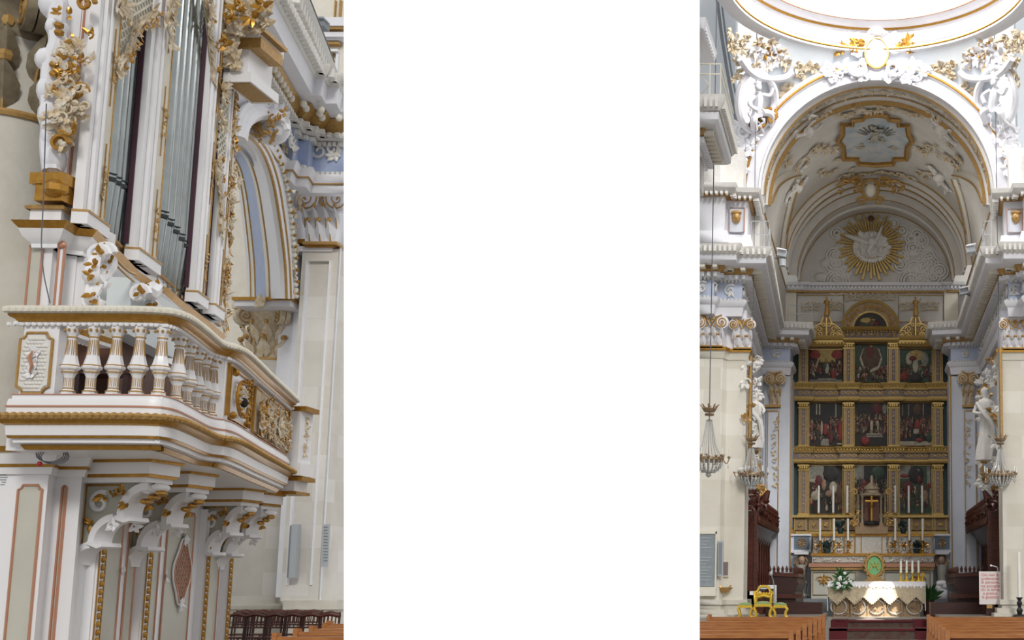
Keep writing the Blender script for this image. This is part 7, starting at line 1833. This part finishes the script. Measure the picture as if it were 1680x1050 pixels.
# ---- chandeliers
def chandelier(x,ycrown,ydish,Y,ytop,lab,rd,cut=1):
    t=thing('chandelier',lab,'chandelier',tuple(P(x,ydish,Y))); c=P(x,ycrown,Y); zc=c.z; zd=P(x,ydish,Y).z; c0=V((c.x,Y,0)); k=rd/.36
    b=mb('wire'); b.tube([c0+V((0,0,zd-.1)),c0+V((0,0,P(x,ytop,Y).z))],.011,5); b.build('chain',t)
    b=mb('gildbrown'); b.lathe([(.13*k,zc-.06),(.17*k,zc+.0),(.15*k,zc+.02)],c0,14)
    for i in range(8): a=2*math.pi*i/8; d=V((math.cos(a),math.sin(a),0)); b.tube([c0+d*.15*k+V((0,0,zc)),c0+d*.19*k+V((0,0,zc+.08*k)),c0+d*.24*k+V((0,0,zc+.11*k))],[.02*k,.018*k,.006],5)
    b.lathe([(.10*k,zc-.16*k),(.12*k,zc-.13*k),(.10*k,zc-.11*k)],c0,12); b.lathe([(.06*k,zc-.30*k),(.08*k,zc-.28*k),(.06*k,zc-.26*k)],c0,12); b.build('crown',t)
    b=mb('gildbrown'); b.lathe([(rd*.92,zd-.03),(rd,zd),(rd*.95,zd+.05),(rd*.9,zd+.03)],c0,20)
    for i in range(12): a=2*math.pi*i/12; d=V((math.cos(a),math.sin(a),0)); sprig(b,Fr(c0+d*rd*.97+V((0,0,zd+.05)),V((-d.y,d.x,0)),Z1,d),.09*k,rnd,4,.5)
    for i in range(6):
        a=2*math.pi*i/6+.3; d=V((math.cos(a),math.sin(a),0)); b.tube(smooth_path([c0+d*rd+V((0,0,zd)),c0+d*rd*1.2+V((0,0,zd-.06)),c0+d*rd*1.36+V((0,0,zd+.04))],3),.014*k,5); b.lathe([(.015,0),(.04*k,.02),(.03*k,.05)],c0+d*rd*1.36+V((0,0,zd+.04)),8)
    ra_=b.build('gilt_ring_and_arms',t)
    b=mb('candle')
    for i in range(6): a=2*math.pi*i/6+.3; d=V((math.cos(a),math.sin(a),0)); b.lathe([(.016*k,0),(.014*k,.17*k)],c0+d*rd*1.36+V((0,0,zd+.08)),6)
    b.build('candles',ra_)
    b=mb('glass')
    for i in range(18):
        a=2*math.pi*i/18; d=V((math.cos(a),math.sin(a),0)); b.tube([c0+d*.07*k+V((0,0,zc-.28*k)),c0+d*(rd*.45)+V((0,0,(zc-.28*k)*.4+zd*.6)),c0+d*rd*.9+V((0,0,zd+.03))],.008*k,4)
        for j in range(5): t_=j/5; r=rd*.93*math.cos(t_*1.35); z=zd-.02-rd*.75*math.sin(t_*1.35); b.ell(c0+d*r+V((0,0,z)),(.022*k,.022*k,.04*k),n=5,m=4)
    for i in range(6): a=2*math.pi*i/6+.3; d=V((math.cos(a),math.sin(a),0)); b.ell(c0+d*rd*1.3+V((0,0,zd-.12)),(.015*k,.015*k,.05*k),n=5,m=4)
    b.lathe([(.01,zd-rd*1.15),(.08*k,zd-rd*1.0),(.05*k,zd-rd*.9),(.12*k,zd-rd*.78)],c0,10); b.build('crystal_drops',t)
chandelier(1164,671,755,24,-40,'large crystal chandelier with gilt crown before the left crossing pier',.30)
chandelier(1233,720,780,33,-0,'smaller crystal chandelier with gilt crown, left of the altarpiece',.34)
chandelier(1641,720,780,33,-0,'crystal chandelier with gilt crown at the right, before the right crossing pier',.34)
# ---- pews
def pew(name,xa,xb,Y,lab,grp,endside):
    t=thing('pew',lab,'pew',((xa+xb)/2,Y,0),grp); z=.95
    b=mb('pew'); b.bb(xa+.05,xb-.05,Y,Y+.035,.50,z-.05); br_=b.build('backrest',t,smooth=False)
    b=mb('pewend'); b.bb(xa+.03,xb-.03,Y-.04,Y+.06,z-.05,z); b.build('top_rail',t,smooth=False)
    b=mb('pew'); b.bb(xa+.05,xb-.05,Y+.02,Y+.42,.43,.47); b.build('seat',t,smooth=False)
    b=mb('pew'); b.bb(xa+.05,xb-.05,Y-.28,Y-.08,.16,.19); b.build('kneeler',t,smooth=False)
    b=mb('pewend'); b.bb(xa+.04,xb-.04,Y-.14,Y-.02,.72,.75); b.build('book_ledge',br_,smooth=False)
    for x in (xa,xb):
        sgn=1 if x==xa else -1
        b=mb('pewend'); b.prism([V((x,Y-.10,0)),V((x,Y+.46,0)),V((x,Y+.46,.50)),V((x,Y+.28,.58)),V((x,Y+.12,.70)),V((x,Y+.08,z+.04)),V((x,Y-.05,z+.05)),V((x,Y-.08,.7))],(.06*sgn,0,0)); b.build('end_panel',t,smooth=False)
YS=[23.2,21.9,20.6,19.3,18.05,16.8,15.6]
for i,Y in enumerate(YS):
    xl_=-3.05 if i==0 else (-2.9 if i==1 else -4.6)
    pew('pew',xl_,-.85-.02*i,Y,'brown wooden pew left of the aisle, %s row from the altar'%ORD[i],'pews left of the aisle',1)
    pew('pew',1.06-.02*i,4.6,Y,'brown wooden pew right of the aisle, %s row from the altar'%ORD[i],'pews right of the aisle',1)
for i,(x,y) in enumerate(((549,1022),(543,1025.5),(522,1030),(497,1035),(463,1042.5))):
    Y=.65*2000/(y-955); X_=(x-1428)/2000*Y
    pew('pew',X_,X_+2.4,Y,'brown wooden pew beyond the organ gallery, %s row from the back'%ORD[i],'pews beyond the organ gallery',1)
# ---- chairs by the round column
def chair(root):
    for sx in (-.2,.2):
        b=mb('darkwood'); b.tube([V((sx,.2,0)),V((sx,.2,.45)),V((sx,.26,.98))],.02,6); b.build('rear_leg',root); b=mb('darkwood'); b.tube([V((sx,-.2,0)),V((sx,-.2,.45))],.02,6); b.build('front_leg',root)
    b=mb('darkwood2'); b.box((0,0,.46),(.44,.44,.035)); b.build('seat',root)
    b=mb('darkwood2'); b.tube([V((-.21,.25,.93)),V((0,.27,.97)),V((.21,.25,.93))],.035,6); b.tube([V((-.21,.23,.72)),V((.21,.23,.72))],.02,5)
    for k in range(4): b.tube([V((-.12+.08*k,.23,.72)),V((-.12+.08*k,.26,.93))],.012,5)
    b.build('backrest',root)
    b=mb('darkwood'); b.tube([V((-.2,-.2,.2)),V((.2,-.2,.2))],.012,5); b.tube([V((-.2,.2,.25)),V((.2,.2,.25))],.012,5); b.build('stretchers',root)
c0=None; n=0
rowname=['front','second','third']
for r_,Y in enumerate((24.0,25.6,27.2)):
    for k in range(6 if r_<2 else 5):
        x=(392+k*(30-r_*1.5)+r_*8-1428)/2000*Y
        lab='dark brown wooden chair by the round column, %s row, %s from the left'%(rowname[r_],ORD[k])
        if c0 is None: c0=thing('wooden_chair',lab,'chair',(0,0,0),'dark chairs by the round column'); chair(c0); o=c0
        else: o=copy_tree(c0); o['label']=lab
        o.location=(x,Y,0); o.rotation_euler.z=R(rnd.uniform(-6,6))
# ---------------- the modelled part of the church ends at the two edges of the open gap
def edge_plane(x):
    r0,r1=ray(x,0),ray(x,1050); n=r0.cross(r1).normalized(); return n
NL,NR=edge_plane(564),edge_plane(1148)

bpy.context.view_layer.update()
for o in list(bpy.data.objects):
    if o.type!='MESH' or o.get('_keep'): continue
    mw=o.matrix_world; xs=[]
    lo=1e9;hi=-1e9;bad=False
    for v in o.data.vertices:
        q=mw@v.co
        if q.y<1: bad=True
        x=proj(q)[0]; lo=min(lo,x);hi=max(hi,x)
    if bad or hi<=564 or lo>=1148 : continue
    c=(lo+hi)/2; left=(564-lo)>(hi-1148)
    if lo>564 and hi<1148: print('INSIDE GAP',o.name); bpy.data.objects.remove(o); continue
    if o.data.users>1: o.data=o.data.copy()
    n=NL if left else NR
    # orient n so that it points to the side to remove
    test=ray(856,500)
    if n.dot(test)<0: n=-n
    inv=mw.inverted(); pc=inv@E; pn=(mw.to_3x3().transposed()@n).normalized()
    bm=bmesh.new(); bm.from_mesh(o.data)
    r=bmesh.ops.bisect_plane(bm,geom=bm.verts[:]+bm.edges[:]+bm.faces[:],plane_co=pc,plane_no=pn,clear_outer=True,dist=1e-5)
    ce=[e for e in r['geom_cut'] if isinstance(e,bmesh.types.BMEdge)]
    try: bmesh.ops.holes_fill(bm,edges=ce,sides=0)
    except Exception as ex: pass
    bm.to_mesh(o.data); bm.free()
    if not o.data.polygons: bpy.data.objects.remove(o)
for o in list(bpy.data.objects):
    if o.get('_keep') is not None: del o['_keep']
    if o.type=='EMPTY' and not o.children: bpy.data.objects.remove(o)
